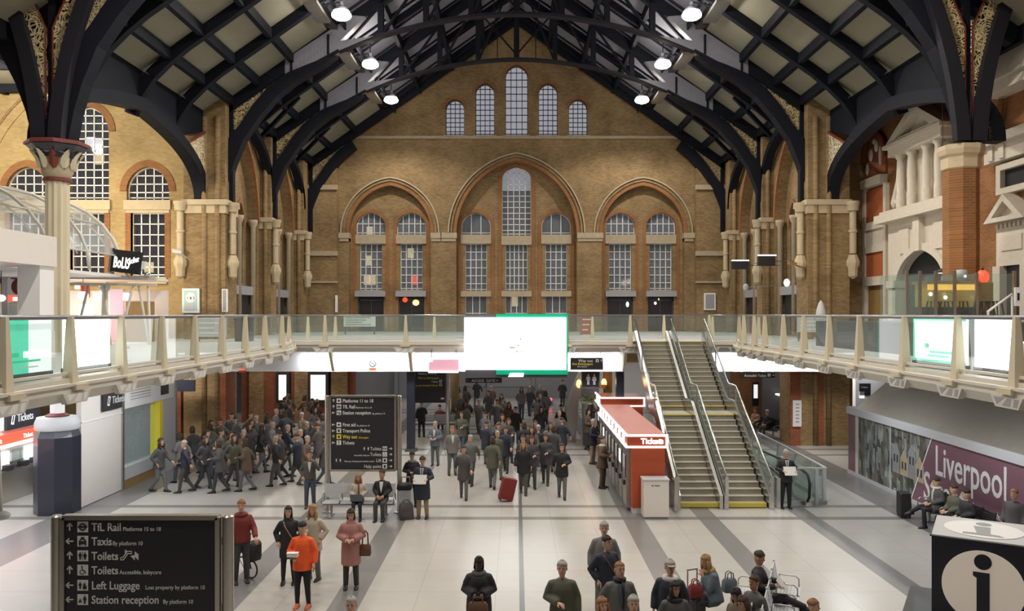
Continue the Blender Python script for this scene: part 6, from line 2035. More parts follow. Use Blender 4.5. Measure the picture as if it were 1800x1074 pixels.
def person(label, loc, face=0, h=1.75, pose='stand', top=('cloth_black', .03, .86), legs='cloth_charcoal', shoe='black', hair=('short', 'hair_brown'), skin='skin_light', arms=('down', 'down'), lean=0.0,
           look=(0, 0), hood=None, scarf=None, shirt=None, hat=None, skirt=None, vox=.02, group=None, strap=None, slim=1.0, low=True, cat='person', collar=None):
    k = h / 1.75
    PEOPLE.append(V(loc))
    o = thing('person', label, cat, loc, radians(face), group)
    Lc = dict(local=True)
    sit = pose == 'sit'
    pz = .53 if sit else .93
    P = V((0, 0, pz)) * k
    D0 = V((0, -1, 0))
    S_ = V((1, 0, 0))
    up = V((0, -sin(lean), cos(lean)))
    D = V((0, -cos(lean), -sin(lean)))
    at_ = lambda t, f=0.0, s=0.0: P + up * (t * k) + D * (f * k) + S_ * (s * k)
    ds = pz - .93
    # legs
    if sit:
        K = [V((.1, -.44, .50)) * k, V((-.1, -.44, .50)) * k]
        A = [V((.11, -.42, .085)) * k, V((-.1, -.46, .085)) * k]
    elif pose == 'sitback':
        K, A = [], []
    elif pose == 'cross':
        pass
    elif pose == 'walk':
        K = [V((.085, -.14, .49)) * k, V((-.085, .0, .47)) * k]
        A = [V((.08, -.2, .09)) * k, V((-.08, .24, .13)) * k]
    else:
        K = [V((.105, -.02, .49)) * k, V((-.105, -.02, .49)) * k]
        A = [V((.12, .02, .085)) * k, V((-.12, .02, .085)) * k]
    if pose == 'cross':
        sit = True
        P.z = .53 * k
        ds = -.40
        K = [V((.08, -.46, .52)) * k, V((-.06, -.46, .58)) * k]
        A = [V((.1, -.45, .085)) * k, V((-.02, -.78, .46)) * k]
    H = [P + S_ * .088 * k, P - S_ * .088 * k]
    # arms: joints in standing coordinates, moved with the torso
    sh = [at_(.475, 0, .168 * slim), at_(.475, 0, -.168 * slim)]
    E, Wr = [], []
    for i, nm in enumerate(arms):
        sg = 1 if i == 0 else -1
        e, w_ = ARMS[nm]
        for lst, p in ((E, e), (Wr, w_)):
            q = V((p[0] * sg, p[1], p[2] + ds)) * k
            r = q - P
            lst.append(P + S_ * r.x + up * r.z + D * (-r.y))
    # ---- body
    b = MB()
    tr = [(-.08, .12, .09, .1), (0, .155, .105, .12), (.15, .14, .1, .09), (.3, .15, .11, .09), (.42, .165, .105, .095), (.5, .14, .075, .08), (.545, .07, .06, .06)]
    b.loft([ering(at_(t), S_, D, rx * k * slim, rf * k, rb * k) for t, rx, rf, rb in tr])
    hc = at_(.74) + D * .02 * k
    b.tube([at_(.5), at_(.56), hc - up * .08 * k + D * 0], [.06 * k, .052 * k, .05 * k], 10)
    for i in (0, 1):
        b.tube([H[i] + V((0, 0, .02)), H[i] * .5 + K[i] * .5, K[i], K[i] * .55 + A[i] * .45, A[i]], [.085 * k, .074 * k, .054 * k, .05 * k, .037 * k], 10)
        b.tube([sh[i], sh[i] * .5 + E[i] * .5, E[i], E[i] * .5 + Wr[i] * .5, Wr[i]], [.052 * k, .045 * k, .038 * k, .034 * k, .025 * k], 8)
        ft = V((A[i].x, A[i].y, 0)) if not (pose == 'cross' and i == 1) else A[i] - V((0, 0, .07))
        b.tube([A[i], ft + V((0, -.02, .04)) * k, ft + V((0, -.14, .022)) * k], [.033 * k, .03 * k, .02 * k], 8)
    body = remesh(b, vox * 1.1, 2)
    # head: turned and tilted on the neck
    yaw, pit = radians(look[0]), radians(look[1])
    R = Matrix.Rotation(yaw, 3, 'Z') @ Matrix.Rotation(pit + lean * .4, 3, 'X')
    hd = MB()
    rings = []
    for z, rx, rf, rb in HEAD:
        rings.append([V((rx * cos(2 * pi * q / 18), -rf * sin(2 * pi * q / 18) if sin(2 * pi * q / 18) > 0 else -rb * sin(2 * pi * q / 18), z)) for q in range(18)])
    hd.loft(rings)
    hd.loft([[V((a * w_, -y + (.006 if a else -.0), z)) for a in (-1, 0, 1)] + [V((0, -y + .03, z))] for z, w_, y in ((.028, .008, .088), (.0, .011, .1), (-.022, .017, .112), (-.032, .012, .098))])
    for sg in (-1, 1):
        hd.ell((sg * .075, .01, -.005), .012, .022, .033, 8, 6)
    HT = lambda p: hc + R @ (p * (k * 1.05))
    for p in hd.v:
        p[:] = HT(p)
    body.add(hd.v, hd.f)
    for i in (0, 1):
        d = (Wr[i] - E[i]).normalized()
        upv = V((0, 0, 1)) if abs(d.z) < .8 else V(((1 if i == 0 else -1), 0, .1))
        hb_ = MB()
        hand(hb_, V((0, 0, 0)), d, upv, -1 if i == 0 else 1, .25 if arms[i] == 'down' else .7)
        body.add([Wr[i] + p * k for p in hb_.v], hb_.f)
    body.build('body', skin, o, True, **Lc)

    def headpart(mb, name, m, smooth=True):
        for p in mb.v:
            p[:] = HT(p)
        return mb.build(name, m, o, smooth, **Lc)
    for sg in (-1, 1):
        headpart(MB().ell((sg * .03, -.084, .018), .012, .006, .007, 8, 6), 'eye', 'black')
        headpart(MB().bar(V((sg * .016, -.089, .038)), V((sg * .046, -.08, .038)), .008, .006), 'eyebrow', hair[1])
    headpart(MB().ell((0, -.086, -.062), .022, .007, .006, 8, 6), 'mouth', 'lip')
    # ---- clothes
    m_, inf, hem = top
    t0 = (hem - .93)
    g = MB()
    rr = []
    if not sit and t0 < -.1:
        rr += [(t0, .19 + inf * .7, .15 + inf, .17 + inf), (-.08, .17 + inf, .125 + inf, .14 + inf)]
        base_t = None
    else:
        rr += [(max(t0, -.08), .158 + inf, .11 + inf, .12 + inf)]
    rr += [(.06, .16 + inf, .11 + inf, .115 + inf), (.16, .148 + inf, .105 + inf, .1 + inf), (.3, .155 + inf * .8, .115 + inf, .1 + inf), (.42, .162 + inf * .7, .108 + inf, .1 + inf), (.5, .13 + inf * .6, .075 + inf, .085 + inf), (.55, .066 + inf * .5, .06 + inf * .5, .06 + inf * .5), (.575, .06 + inf * .3, .056 + inf * .3, .056 + inf * .3)]
    rr = sorted(rr)
    rings = []
    for t, rx, rf, rb in rr:
        c = at_(t) if t > -.05 or sit else P + V((0, 0, t * k))
        rings.append(ering(c, S_, D if t > -.05 else D0, rx * k * slim, rf * k, rb * k))
    g.loft(rings)
    for i in (0, 1):
        we = E[i] + (Wr[i] - E[i]) * .97
        g.tube([sh[i] - S_ * (.05 * k if i == 0 else -.05 * k), sh[i], sh[i] * .5 + E[i] * .5, E[i], E[i] * .5 + we * .5, we], [(.052 + inf * .55) * k, (.054 + inf * .5) * k, (.046 + inf * .6) * k, (.041 + inf * .6) * k, (.037 + inf * .6) * k, (.033 + inf * .55) * k], 10)
    if pose in ('sit', 'cross') and t0 < -.1:
        for i in (0, 1):
            g.tube([H[i], H[i] * .45 + K[i] * .55], [(.1 + inf) * k, (.085 + inf) * k], 10)
    remesh(g, vox, 2).build('coat' if t0 < -.1 else 'jacket', m_, o, True, **Lc)
    if low:
        l = MB()
        e = .014
        l.loft([ering(at_(t), S_, D, rx * k * slim, rf * k, rb * k) for t, rx, rf, rb in ((-.1, .13, .1, .11), (-.02, .16, .12, .13), (.07, .155, .115, .12), (.12, .15, .11, .11))])
        for i in (0, 1):
            a_ = A[i] + (A[i] - K[i]).normalized() * .045
            tight = legs in ('cloth_black',) and slim < 1
            l.tube([H[i] + V((0, 0, .03)), H[i] * .5 + K[i] * .5, K[i], K[i] * .5 + a_ * .5, a_], [(.088 + e) * k, (.078 + e) * k, (.06 + e * (.5 if tight else 1)) * k, (.052 + e * (.4 if tight else 1.1)) * k, (.042 + e * (.2 if tight else 1.2)) * k], 10)
        remesh(l, vox, 2).build('leggings' if slim < 1 else 'trousers', legs, o, True, **Lc)
        for i in (0, 1):
            base = V((A[i].x, A[i].y, 0)) if not (pose == 'cross' and i == 1) else A[i] - V((0, 0, .08)) * k
            if pose == 'walk' and i == 1:
                base = A[i] - V((0, .0, .09)) * k
                base.z = .04 * k
            s = MB()
            prof = [(.075, .036, .08), (.05, .044, .11), (0, .046, .115), (-.07, .048, .075), (-.13, .046, .05), (-.18, .034, .038), (-.2, .012, .025)]
            s.loft([[base + V((a * w_, y, max(0, hh * b))) * k for a, b in ((-1, 0), (1, 0), (1, .5), (.6, 1), (-.6, 1), (-1, .5))] for y, w_, hh in prof])
            s.build('shoe', shoe, o, True, **Lc)
    if skirt:
        s = MB()
        s.loft([ering(P + V((0, 0, t)) * k, S_, D0, rx * k, ry * k, ry * k) for t, rx, ry in ((-.32, .2, .17), (-.1, .185, .15), (.1, .16, .125))])
        s.build('skirt', skirt, o, True, **Lc)
    # ---- hair, headgear, accessories
    st, hm = hair
    if st:
        hh = MB()
        rings = []
        lo = {'short': .03, 'bald': .03, 'bob': -.07, 'long': -.1, 'bun': .02}[st]
        n = 18
        src = [r for r in HEAD if r[0] >= -.1]
        for z, rx, rf, rb in src + [(.13, .012, .014, .016)]:
            ring = []
            for q in range(n):
                a = 2 * pi * q / n
                fr = sin(a)
                cut = .055 if fr > .35 else lo       # fringe higher than the nape
                zz = max(z, cut + (.0 if fr > .35 else 0))
                if z < cut:
                    ring.append(None)
                else:
                    ring.append((a, z))
            rings.append((z, rx, rf, rb))
        pts = []
        for z, rx, rf, rb in rings:
            row = []
            for q in range(n):
                a = 2 * pi * q / n
                fr = sin(a)
                cut = .062 if fr > .5 else (.03 if fr > .2 else lo)
                zz = max(z, cut)
                th = .012 if st != 'bald' else .003
                if z < cut:
                    z2, rx2, rf2, rb2 = min(((r[0], r[1], r[2], r[3]) for r in HEAD), key=lambda r: abs(r[0] - cut))
                    row.append(V((rx2 * cos(a) * .96, -(rf2 if fr > 0 else rb2) * fr * .96, zz)))
                else:
                    row.append(V(((rx + th) * cos(a), -((rf if fr > 0 else rb) + th) * fr, zz + (th if z > .1 else 0))))
            pts.append(row)
        hh.loft(pts)
        if st == 'long':
            hh.loft([[V((w_ * cos(t), y + d * sin(t), z)) for t in [pi * j / 5 - .1 for j in range(6)]] + [V((w_ * .7 * cos(t), y + d * .35 * sin(t), z)) for t in [pi * j / 5 for j in range(5, -1, -1)]] for z, w_, y, d in ((.03, .088, -.01, .11), (-.08, .095, -.01, .11), (-.17, .105, -.0, .1), (-.26, .09, .03, .06))])
            for sg in (-1, 1):
                hh.tube([V((sg * .075, -.035, .04)), V((sg * .088, -.035, -.05)), V((sg * .092, -.05, -.14)), V((sg * .08, -.06, -.24))], [.018, .026, .03, .012], 8)
        if st == 'bob':
            hh.loft([[V((w_ * cos(t), y + d * sin(t), z)) for t in [pi * j / 6 - .45 for j in range(8)]] + [V((w_ * .72 * cos(t), y + d * .6 * sin(t), z)) for t in [pi * j / 6 - .45 for j in range(7, -1, -1)]] for z, w_, y, d in ((.05, .088, .0, .105), (-.03, .094, .0, .11), (-.1, .097, .0, .108), (-.135, .08, .01, .085))])
        if st == 'bun':
            hh.ell((0, .1, .09), .045, .045, .04, 10, 8)
        headpart(hh, 'hair', hm)
    if hat:
        kind, hm = hat
        c = MB()
        z0 = .035
        rows = [(z0, .083, .097, .105), (.07, .083, .096, .106), (.1, .07, .078, .09), (.125, .04, .045, .05), (.135, .01, .01, .01)]
        c.loft([[V((rx * cos(2 * pi * q / 18), -(rf if sin(2 * pi * q / 18) > 0 else rb) * sin(2 * pi * q / 18), z)) for q in range(18)] for z, rx, rf, rb in rows])
        if kind == 'cap':
            c.prism([(-.07, -.08), (.07, -.08), (.06, -.15), (0, -.17), (-.06, -.15)], .045, .055, 'xy')
        headpart(c, 'hat', hm)
    if hood:
        c = MB()
        c.loft([ering(at_(t, f), S_, D, rx * k, rf * k, rb * k) for t, rx, rf, rb, f in ((.49, .14, .09, .13, 0), (.55, .12, .095, .12, 0), (.60, .1, .07, .11, -.02), (.62, .07, .05, .08, -.03))])
        c.build('hood', hood, o, True, **Lc)
    if scarf:
        c = MB()
        c.tube([at_(.58) + (S_ * cos(a) * .078 + D * sin(a) * .08) * k + up * .0 for a in [2 * pi * j / 12 for j in range(12)]], .036 * k, 8, closed=True)
        c.tube([at_(.57, .1, .02), at_(.45, .15, .03), at_(.28, .155, .03), at_(.15, .15, .03)], [.03 * k, .04 * k, .04 * k, .03 * k], 8, ry=.5)
        c.build('scarf', scarf, o, True, **Lc)
    if shirt:
        rf = .11 + inf
        c = MB()
        tri = [(-.055, .54, rf - .035), (.055, .54, rf - .035), (.035, .38, rf + .006), (0, .22, rf + .012), (-.035, .38, rf + .006)]
        c.add([at_(t, f, s) for s, t, f in tri] + [at_(t, f + .012, s) for s, t, f in tri], [(0, 1, 2, 3, 4), (9, 8, 7, 6, 5), (0, 5, 6, 1), (1, 6, 7, 2), (2, 7, 8, 3), (3, 8, 9, 4), (4, 9, 5, 0)])
        c.build('shirt_front', shirt[0], o, False, **Lc)
        if shirt[1]:
            c = MB()
            c.bar(at_(.53, rf - .02), at_(.24, rf + .026), .035, .012, (0, 1, 0))
            c.build('tie', shirt[1], o, False, **Lc)
    if collar:
        c = MB()
        c.tube([at_(.55) + (S_ * cos(a) * .1 + D * sin(a) * .09) * k for a in [2 * pi * j / 14 for j in range(14)]], .045 * k, 8, closed=True)
        c.build('collar', collar, o, True, **Lc)
    if strap:
        c = MB()
        c.tube([at_(.53, .06, -.1), at_(.42, .155, -.05), at_(.2, .16, .08), at_(.02, .13, .17)], .014, 6)
        c.build('bag_strap', strap, o, True, **Lc)
    return o, dict(W=[WM(o) @ p for p in Wr], D=(WM(o).to_3x3() @ D0), P=WM(o) @ P, M=WM(o), k=k)


def headat(px, py, z):
    """floor spot of someone whose crown, z metres up, shows at (px, py)"""
    Y = F * (CZ - z) / (py - HY)
    p = at(px, py, Y)
    return V((p.x, p.y, 0))


def newspaper(label, info, m='paper'):
    a, b = info['W']
    c = (a + b) / 2 + info['D'] * .1
    o = thing('newspaper', label, 'newspaper', c)
    s = (b - a).normalized()
    f = info['D']
    t = (V((0, 0, 1)) * .55 - f * .45).normalized()
    for sg in (-1, 1):
        q = MB()
        q.loft([[c + s * (sg * x) + t * y + f * (.03 * abs(sg) - x * .12) for y in (-.14, .16)] + [c + s * (sg * x) + t * y + f * (.034 - x * .12) for y in (.16, -.14)] for x in (.0, .1, .19)])
        q.build('page', m, o)
    for j in range(4):
        MB().bar(c - s * .15 + t * (.1 - j * .06) - f * .012, c - s * .03 + t * (.1 - j * .06) - f * .0, .012, .006).build('print_line', 'grey', o)
    return o


def handheld(name, label, p, size, m, part='body', edge='charcoal'):
    o = thing(name, label, name.replace('_', ' '), p)
    sx, sy, sz = size
    MB().box(p.x - sx, p.x + sx, p.y - sy, p.y + sy, p.z - sz, p.z + sz).build(part, m, o)
    MB().box(p.x - sx * .8, p.x + sx * .8, p.y - sy - .004, p.y - sy, p.z - sz * .8, p.z + sz * .8).build('face', edge, o)
    return o


def suitcase(label, loc, rz, m, h=.62, w_=.42, d=.25, tilt=0.0, handle=.35):
    o = thing('suitcase', label, 'suitcase', loc, rz)
    T_ = Matrix.Rotation(tilt, 4, 'Y') @ Matrix.Translation((0, 0, .07))
    L_ = dict(local=True)
    b = MB().loft([[(x, y, z) for x, y in ((-w_ / 2 + i, -d / 2), (w_ / 2 - i, -d / 2), (w_ / 2, -d / 2 + i), (w_ / 2, d / 2 - i), (w_ / 2 - i, d / 2), (-w_ / 2 + i, d / 2), (-w_ / 2, d / 2 - i), (-w_ / 2, -d / 2 + i))] for z, i in ((0, .07), (.03, .03), (h - .03, .03), (h, .07))])
    b.build('shell', m, o, tf=T_, **L_)
    MB().box(-w_ * .38, w_ * .38, -d / 2 - .015, -d / 2, h * .15, h * .55).build('pocket', m, o, tf=T_, **L_)
    if handle:
        MB().bar((-w_ * .3, d * .4, h), (-w_ * .3, d * .4, h + handle), .02, .02).bar((w_ * .3, d * .4, h), (w_ * .3, d * .4, h + handle), .02, .02).bar((-w_ * .33, d * .4, h + handle), (w_ * .33, d * .4, h + handle), .03, .03).build('pull_handle', 'steel_dull', o, tf=T_, **L_)
    for x in (-w_ * .38, w_ * .38):
        for y in (-d * .35, d * .35):
            MB().tube([(x - .02, y, -.03), (x + .02, y, -.03)], .035, 8).build('wheel', 'black', o, tf=T_, **L_)
    return o


def bag(name, label, loc, rz, m, w_=.32, d=.16, h=.26, handle=.16):
    o = thing(name, label, 'bag', loc, rz)
    L_ = dict(local=True)
    MB().loft([[(a * ww, b * dd, z) for a, b in ((-1, -.7), (-.7, -1), (.7, -1), (1, -.7), (1, .7), (.7, 1), (-.7, 1), (-1, .7))] for z, ww, dd in ((0, w_ * .44, d * .42), (h * .15, w_ * .5, d * .5), (h * .8, w_ * .46, d * .42), (h, w_ * .38, d * .25))]).build('body', m, o, 'auto', **L_)
    if handle:
        for y in (-d * .2, d * .2):
            MB().tube([(-w_ * .25, y, h * .95), (-w_ * .2, y, h + handle * .8), (0, y, h + handle), (w_ * .2, y, h + handle * .8), (w_ * .25, y, h * .95)], .011, 6).build('handle', m, o, True, **L_)
    MB().box(-w_ * .3, w_ * .3, -d * .52, -d * .47, h * .2, h * .6).build('pocket', m, o, **L_)
    return o


def metal_bench(label, loc, rz, n, sw=.58, m='pale_grey'):
    """perforated steel station seats on a beam"""
    o = thing('bench', label, 'bench', loc, rz)
    L_ = dict(local=True)
    tot = n * sw
    for i in range(n):
        x = -tot / 2 + (i + .5) * sw
        s = MB()
        for k in range(7):
            y = -.4 + k * .062
            s.box(x - sw * .46, x + sw * .46, y, y + .056, .43, .455)
        s.box(x - sw * .46, x - sw * .42, -.4, .03, .42, .45).box(x + sw * .42, x + sw * .46, -.4, .03, .42, .45)
        s.build('seat', m, o, **L_)
        b = MB()
        for k in range(6):
            z = .53 + k * .066
            b.box(x - sw * .46, x + sw * .46, .05 + k * .012, .07 + k * .012, z, z + .06)
        b.bar((x - sw * .46, .05, .5), (x - sw * .46, .13, .95), .03, .03).bar((x + sw * .46, .05, .5), (x + sw * .46, .13, .95), .03, .03)
        b.build('backrest', m, o, **L_)
    for i in range(n + 1):
        x = -tot / 2 + i * sw
        MB().tube([(x, .04, .45), (x, .02, .66), (x, -.3, .66), (x, -.36, .6), (x, -.36, .45)], .014, 6).build('armrest', 'steel_dull', o, True, **L_)
    MB().box(-tot / 2, tot / 2, -.2, -.12, .34, .42).build('beam', 'grey', o, **L_)
    for x in (-tot / 2 + .25, tot / 2 - .25):
        MB().bar((x, -.16, .36), (x, -.16, .03), .06, .06).bar((x, -.42, .02), (x, .12, .02), .05, .04).build('leg', 'grey', o, **L_)
    return o

# ---- people who stand still in the picture
BK, CH = 'cloth_black', 'cloth_charcoal'
_, i = person('man in black jumper and jeans telephoning beside the tall floor sign', onfloor(545, 893), 8, 1.72, top=('cloth_dusk', .03, .9), legs='denim', shoe='bag_brown', hair=('bald', 'hair_brown'), arms=('phone', 'pocket'), shirt=('cloth_white', None))
handheld('phone', 'dark phone at the ear of the man in black jumper', i['W'][0] + V((-.02, -.0, .1)), (.012, .035, .07), 'black')
person('man in dark red jacket and glasses standing beside the folding bicycle', onfloor(424, 1024), 28, 1.80, top=('cloth_red', .045, .88), legs=CH, hair=('short', 'hair_ginger'), arms=('fore', 'down'), look=(-15, 0), collar='cloth_red')
person('woman in long black coat with a pale bag strap, black fringe', onfloor(507, 1026), 8, 1.68, top=(BK, .05, .62), legs=BK, hair=('bob', 'hair_black'), arms=('pocket', 'pocket'), strap='cloth_tan', slim=.92, hood=BK)
_, i = person('runner in bright orange top, dark hat, black leggings and orange shoes', onfloor(532, 1068), -4, 1.72, top=('cloth_orange', .05, .80), legs=BK, shoe='shoe_orange', hair=(None, 'hair_brown'), hat=('knit', 'cloth_navy'), arms=('down', 'cup'), slim=.96)
o = thing('paper_cup', 'white paper tray held by the orange runner', 'cup', i['W'][1])
p = i['W'][1] + V((.02, -.09, .03))
MB().box(p.x - .11, p.x + .1, p.y - .05, p.y + .05, p.z, p.z + .07).build('tray', 'white', o)
MB().box(p.x - .12, p.x + .11, p.y - .06, p.y + .06, p.z + .07, p.z + .08).build('lid', 'sign_white', o)
person('blonde woman in cream coat standing behind the orange runner', headat(551, 890, 1.66), -15, 1.66, top=('cloth_cream', .05, .7), legs='cloth_grey', hair=('long', 'hair_blonde'), arms=('pocket', 'hold'), slim=.95)
person('woman in dusty pink long coat with hands joined and dark tights', onfloor(617, 1034), 6, 1.70, top=('cloth_pink', .065, .55), legs=CH, shoe='black', hair=('bob', 'hair_brown'), arms=('hold', 'hold'), hood='cloth_pink', slim=.94, look=(0, 20))
q = onfloor(634, 1034)
bag('handbag', 'brown handbag hanging at the side of the woman in pink coat', (q.x + .1, q.y, .72), 0, 'bag_brown', .26, .14, .24, .3)

metal_bench('pale metal bench of four seats under the tall floor sign', (at(632, 0, 23.7).x, 23.75, 0), 0, 4, .53)
by = 23.5
_, i = person('seated blonde woman in cream jacket with a laptop on the metal bench', (at(630, 0, by).x, by, 0), 4, 1.64, pose='sit', top=('cloth_cream', .04, .9), legs=BK, hair=('long', 'hair_blonde'), arms=('lap', 'lap'), look=(0, 18), slim=.95, scarf='cloth_red')
p = (i['W'][0] + i['W'][1]) / 2 + V((0, -.1, -.02))
o = thing('laptop', 'grey blue laptop on the lap of the seated blonde woman', 'laptop', p)
MB().box(p.x - .17, p.x + .17, p.y - .02, p.y + .2, p.z - .08, p.z - .065).build('keyboard', 'dark_grey', o)
MB().bar(p + V((0, -.02, -.07)), p + V((0, -.1, .15)), .36, .014, (0, 1, 0)).build('lid', 'cloth_slate', o)
_, i = person('seated man in dark suit and open white shirt on the metal bench', (at(672, 0, by).x, by, 0), -3, 1.76, pose='sit', top=(BK, .035, .88), legs=CH, hair=('short', 'hair_brown'), arms=('lap', 'lap'), shirt=('cloth_white', None), look=(-20, 0), skin='skin_mid')
suitcase('silver upright suitcase beside the reading man in navy coat', (at(712, 0, 23.9).x, 23.95, 0), 0, 'pale_grey', .66, .40, .26)
bag('travel_bag', 'round black bag on top of the silver suitcase', (at(711, 0, 23.9).x, 23.9, .74), 0, 'black', .46, .24, .2, 0)
bag('backpack', 'black backpack on the floor beside the silver suitcase', (at(715, 0, 23.4).x, 23.3, 0), .3, 'cloth_dusk', .42, .28, .48, .08)
_, i = person('man in navy overcoat reading a newspaper beside the tall floor sign', onfloor(743, 911), -4, 1.78, top=('cloth_navy', .05, .56), legs='cloth_tan', hair=('short', 'hair_brown'), arms=('read', 'read'), shirt=('cloth_white', 'cloth_slate'), look=(0, 22))
newspaper('open newspaper held by the man in navy overcoat', i)
person('woman with grey fur collar looking over the newspaper, behind the navy coat', headat(722, 799, 1.68) + V((0, .3, 0)), 15, 1.68, top=(BK, .04, .75), legs=BK, hair=('short', 'hair_black'), arms=('hold', 'hold'), collar='cloth_smoke', look=(10, 20), slim=.95)

# folding bicycle
bo = onfloor(441, 1017)
o = thing('bicycle', 'folding bicycle with black front bag beside the man in red jacket', 'bicycle', bo, radians(-30))
L_ = dict(local=True)
for x, nm in ((0, 'front_wheel'), (-.62, 'rear_wheel')):
    w_ = MB().tube([(x + .2 * cos(a), 0, .22 + .2 * sin(a)) for a in [2 * pi * j / 24 for j in range(24)]], .02, 6, closed=True).build(nm, 'black', o, True, **L_)
    sp = MB()
    for j in range(10):
        a = 2 * pi * j / 10
        sp.bar((x, .0, .22), (x + .19 * cos(a), 0, .22 + .19 * sin(a)), .004, .004)
    sp.tube([(x, -.05, .22), (x, .05, .22)], .02, 8).build('spoke', 'steel', w_, **L_)
MB().tube([(0, 0, .22), (-.08, 0, .5), (-.12, 0, .95)], .018, 6).tube([(-.1, 0, .5), (-.4, 0, .42), (-.62, 0, .24)], .02, 6).tube([(-.45, 0, .4), (-.52, 0, .85)], .016, 6).build('frame', 'black', o, True, **L_)
MB().tube([(-.12, -.26, .98), (-.14, 0, .95), (-.12, .26, .98)], .015, 6).build('handlebar', 'charcoal', o, True, **L_)
MB().loft([[(-.52 + a * .06, b * .05, z) for a, b in ((-2, -.6), (1, -1.2), (2, 0), (1, 1.2), (-2, .6))] for z in (.85, .9)]).build('saddle', 'black', o, **L_)
MB().loft([[(.02 + a * s, b * .17, z) for a, b in ((-.1, -1), (.14, -1), (.17, -.8), (.17, .8), (.14, 1), (-.1, 1))] for z, s in ((.42, .8), (.5, 1), (.78, 1), (.84, .7))]).build('front_bag', 'cloth_black', o, 'auto', **L_)
MB().bar((-.4, 0, .42), (-.4, .2, .04), .015, .015).build('kickstand', 'steel_dull', o, **L_)

# the row of people at the bottom of the picture
_, i = person('person in black hooded puffer jacket looking at a phone, brown handbag below', headat(842, 982, 1.66), 0, 1.66, top=(BK, .075, .62), legs=BK, hair=('bob', 'hair_black'), skin='skin_dark', arms=('hold', 'hold'), look=(8, 25), hood='cloth_dusk', collar='cloth_dusk')
handheld('phone', 'small phone in the hands of the person in black puffer jacket', (i['W'][0] + i['W'][1]) / 2 + V((0, -.13, .02)), (.035, .01, .07), 'black')
q = headat(842, 982, 1.66)
bag('handbag', 'brown leather handbag in front of the person in black puffer jacket', (q.x + .0, q.y - .42, .78), 0, 'bag_brown', .36, .18, .26, .1)
person('man in olive coat with raised arm, alone on the bare floor', headat(988, 990, 1.76), 0, 1.76, top=('cloth_olive', .055, .6), legs='cloth_olive', hair=('short', 'hair_grey'), arms=('down', 'hold'), look=(-10, 0))
person('man in navy jacket and jeans turning his head aside', headat(1066, 946, 1.74), 22, 1.74, top=('cloth_navy', .05, .85), legs='denim', hair=('short', 'hair_black'), arms=('pocket', 'pocket'), look=(20, 0), strap='bag_brown')
person('tall man in grey jacket standing behind the man in navy jacket', headat(1062, 921, 1.80), -5, 1.80, top=('cloth_smoke', .05, .7), legs='cloth_grey', hair=('short', 'hair_grey'), arms=('down', 'down'))
person('balding man in grey wool coat with black scarf', headat(1089, 992, 1.80), 6, 1.80, top=('cloth_grey', .045, .6), legs=CH, hair=('bald', 'hair_ginger'), arms=('down', 'pocket'), scarf=BK, shirt=('cloth_slate', None), look=(10, -4))
person('woman with light brown hair at the bottom edge beside the grey haired man', headat(1058, 1055, 1.66), 5, 1.66, top=('cloth_navy', .04, .8), hair=('long', 'hair_ginger'), vox=.024, look=(15, -5))
person('grey haired man in glasses at the bottom edge in front of the scarf man', headat(1113, 1052, 1.72), 0, 1.72, top=(CH, .04, .8), hair=('short', 'hair_grey'), vox=.024, look=(0, -5))
person('bald man at the bottom edge under the woman in pink coat', headat(618, 1053, 1.74), 0, 1.74, top=('cloth_smoke', .04, .8), legs='cloth_smoke', hair=('bald', 'hair_grey'), vox=.024)
person('man in navy jacket and white flat cap beside the seated women', headat(1178, 988, 1.76), -20, 1.76, top=('cloth_navy', .055, .8), hair=('short', 'hair_grey'), hat=('cap', 'cloth_cream'), legs=CH, arms=('down', 'down'), look=(25, 0), collar='cloth_white')
person('woman in dark hooded coat and black headscarf in front of the cap man', headat(1186, 1026, 1.62), 5, 1.62, top=('cloth_dusk', .055, .6), hair=('long', 'hair_black'), legs=BK, skin='skin_mid', hood=BK, collar=BK, look=(12, 5))
# double row of metal seats at the bottom
bx_, by_ = 4.55, 14.9
metal_bench('grey metal bench in two rows at the bottom edge, row facing the hoarding', (4.85, 14.95, 0), radians(68), 5, .6)
metal_bench('grey metal bench in two rows at the bottom edge, row facing the stairs foot', (4.3, 14.73, 0), radians(248), 5, .6)
sp = headat(1255, 978, 1.30)
person('seated blonde woman in blue grey parka with fur hood, chin on hand', sp, -72, 1.72, pose='sit', top=('cloth_slate', .06, .75), legs=CH, hair=('long', 'hair_blonde'), arms=('chin', 'lap'), lean=.22, collar='fur', look=(10, 10))
sp2 = headat(1336, 978, 1.32)
_, i = person('seated man in black jacket reading a newspaper, legs crossed', sp2, 68, 1.78, pose='cross', top=(BK, .045, .85), legs=BK, hair=('short', 'hair_brown'), arms=('read', 'read'), lean=-.05, look=(0, 15), skin='skin_mid')
newspaper('pale newspaper held open by the man with crossed legs', i)
person('seated person with cropped brown hair on the metal bench, back half turned', headat(1327, 1019, 1.28), -60, 1.7, pose='sit', top=('cloth_dusk', .045, .85), legs=BK, hair=('short', 'hair_brown'), arms=('lap', 'lap'), vox=.024, skin='skin_mid')
person('seated dark haired woman at the bottom edge, head down over the bench', headat(1296, 1040, 1.24), -65, 1.64, pose='sit', top=('cloth_brown', .045, .85), legs=BK, hair=('long', 'hair_black'), arms=('lap', 'lap'), vox=.024, look=(0, 25))
person('seated woman with glossy dark hair at the very bottom of the bench', headat(1309, 1056, 1.24), -70, 1.66, pose='sit', top=(BK, .045, .85), legs=BK, hair=('bob', 'hair_brown'), arms=('lap', 'lap'), vox=.024, look=(0, 20))
person('person with ginger hair just showing at the bottom edge beside the bench', headat(1428, 1063, 1.2), 60, 1.62, pose='sit', top=('cloth_brown', .04, .85), hair=('short', 'hair_ginger'), vox=.028)
q = headat(1222, 1005, 1.05)
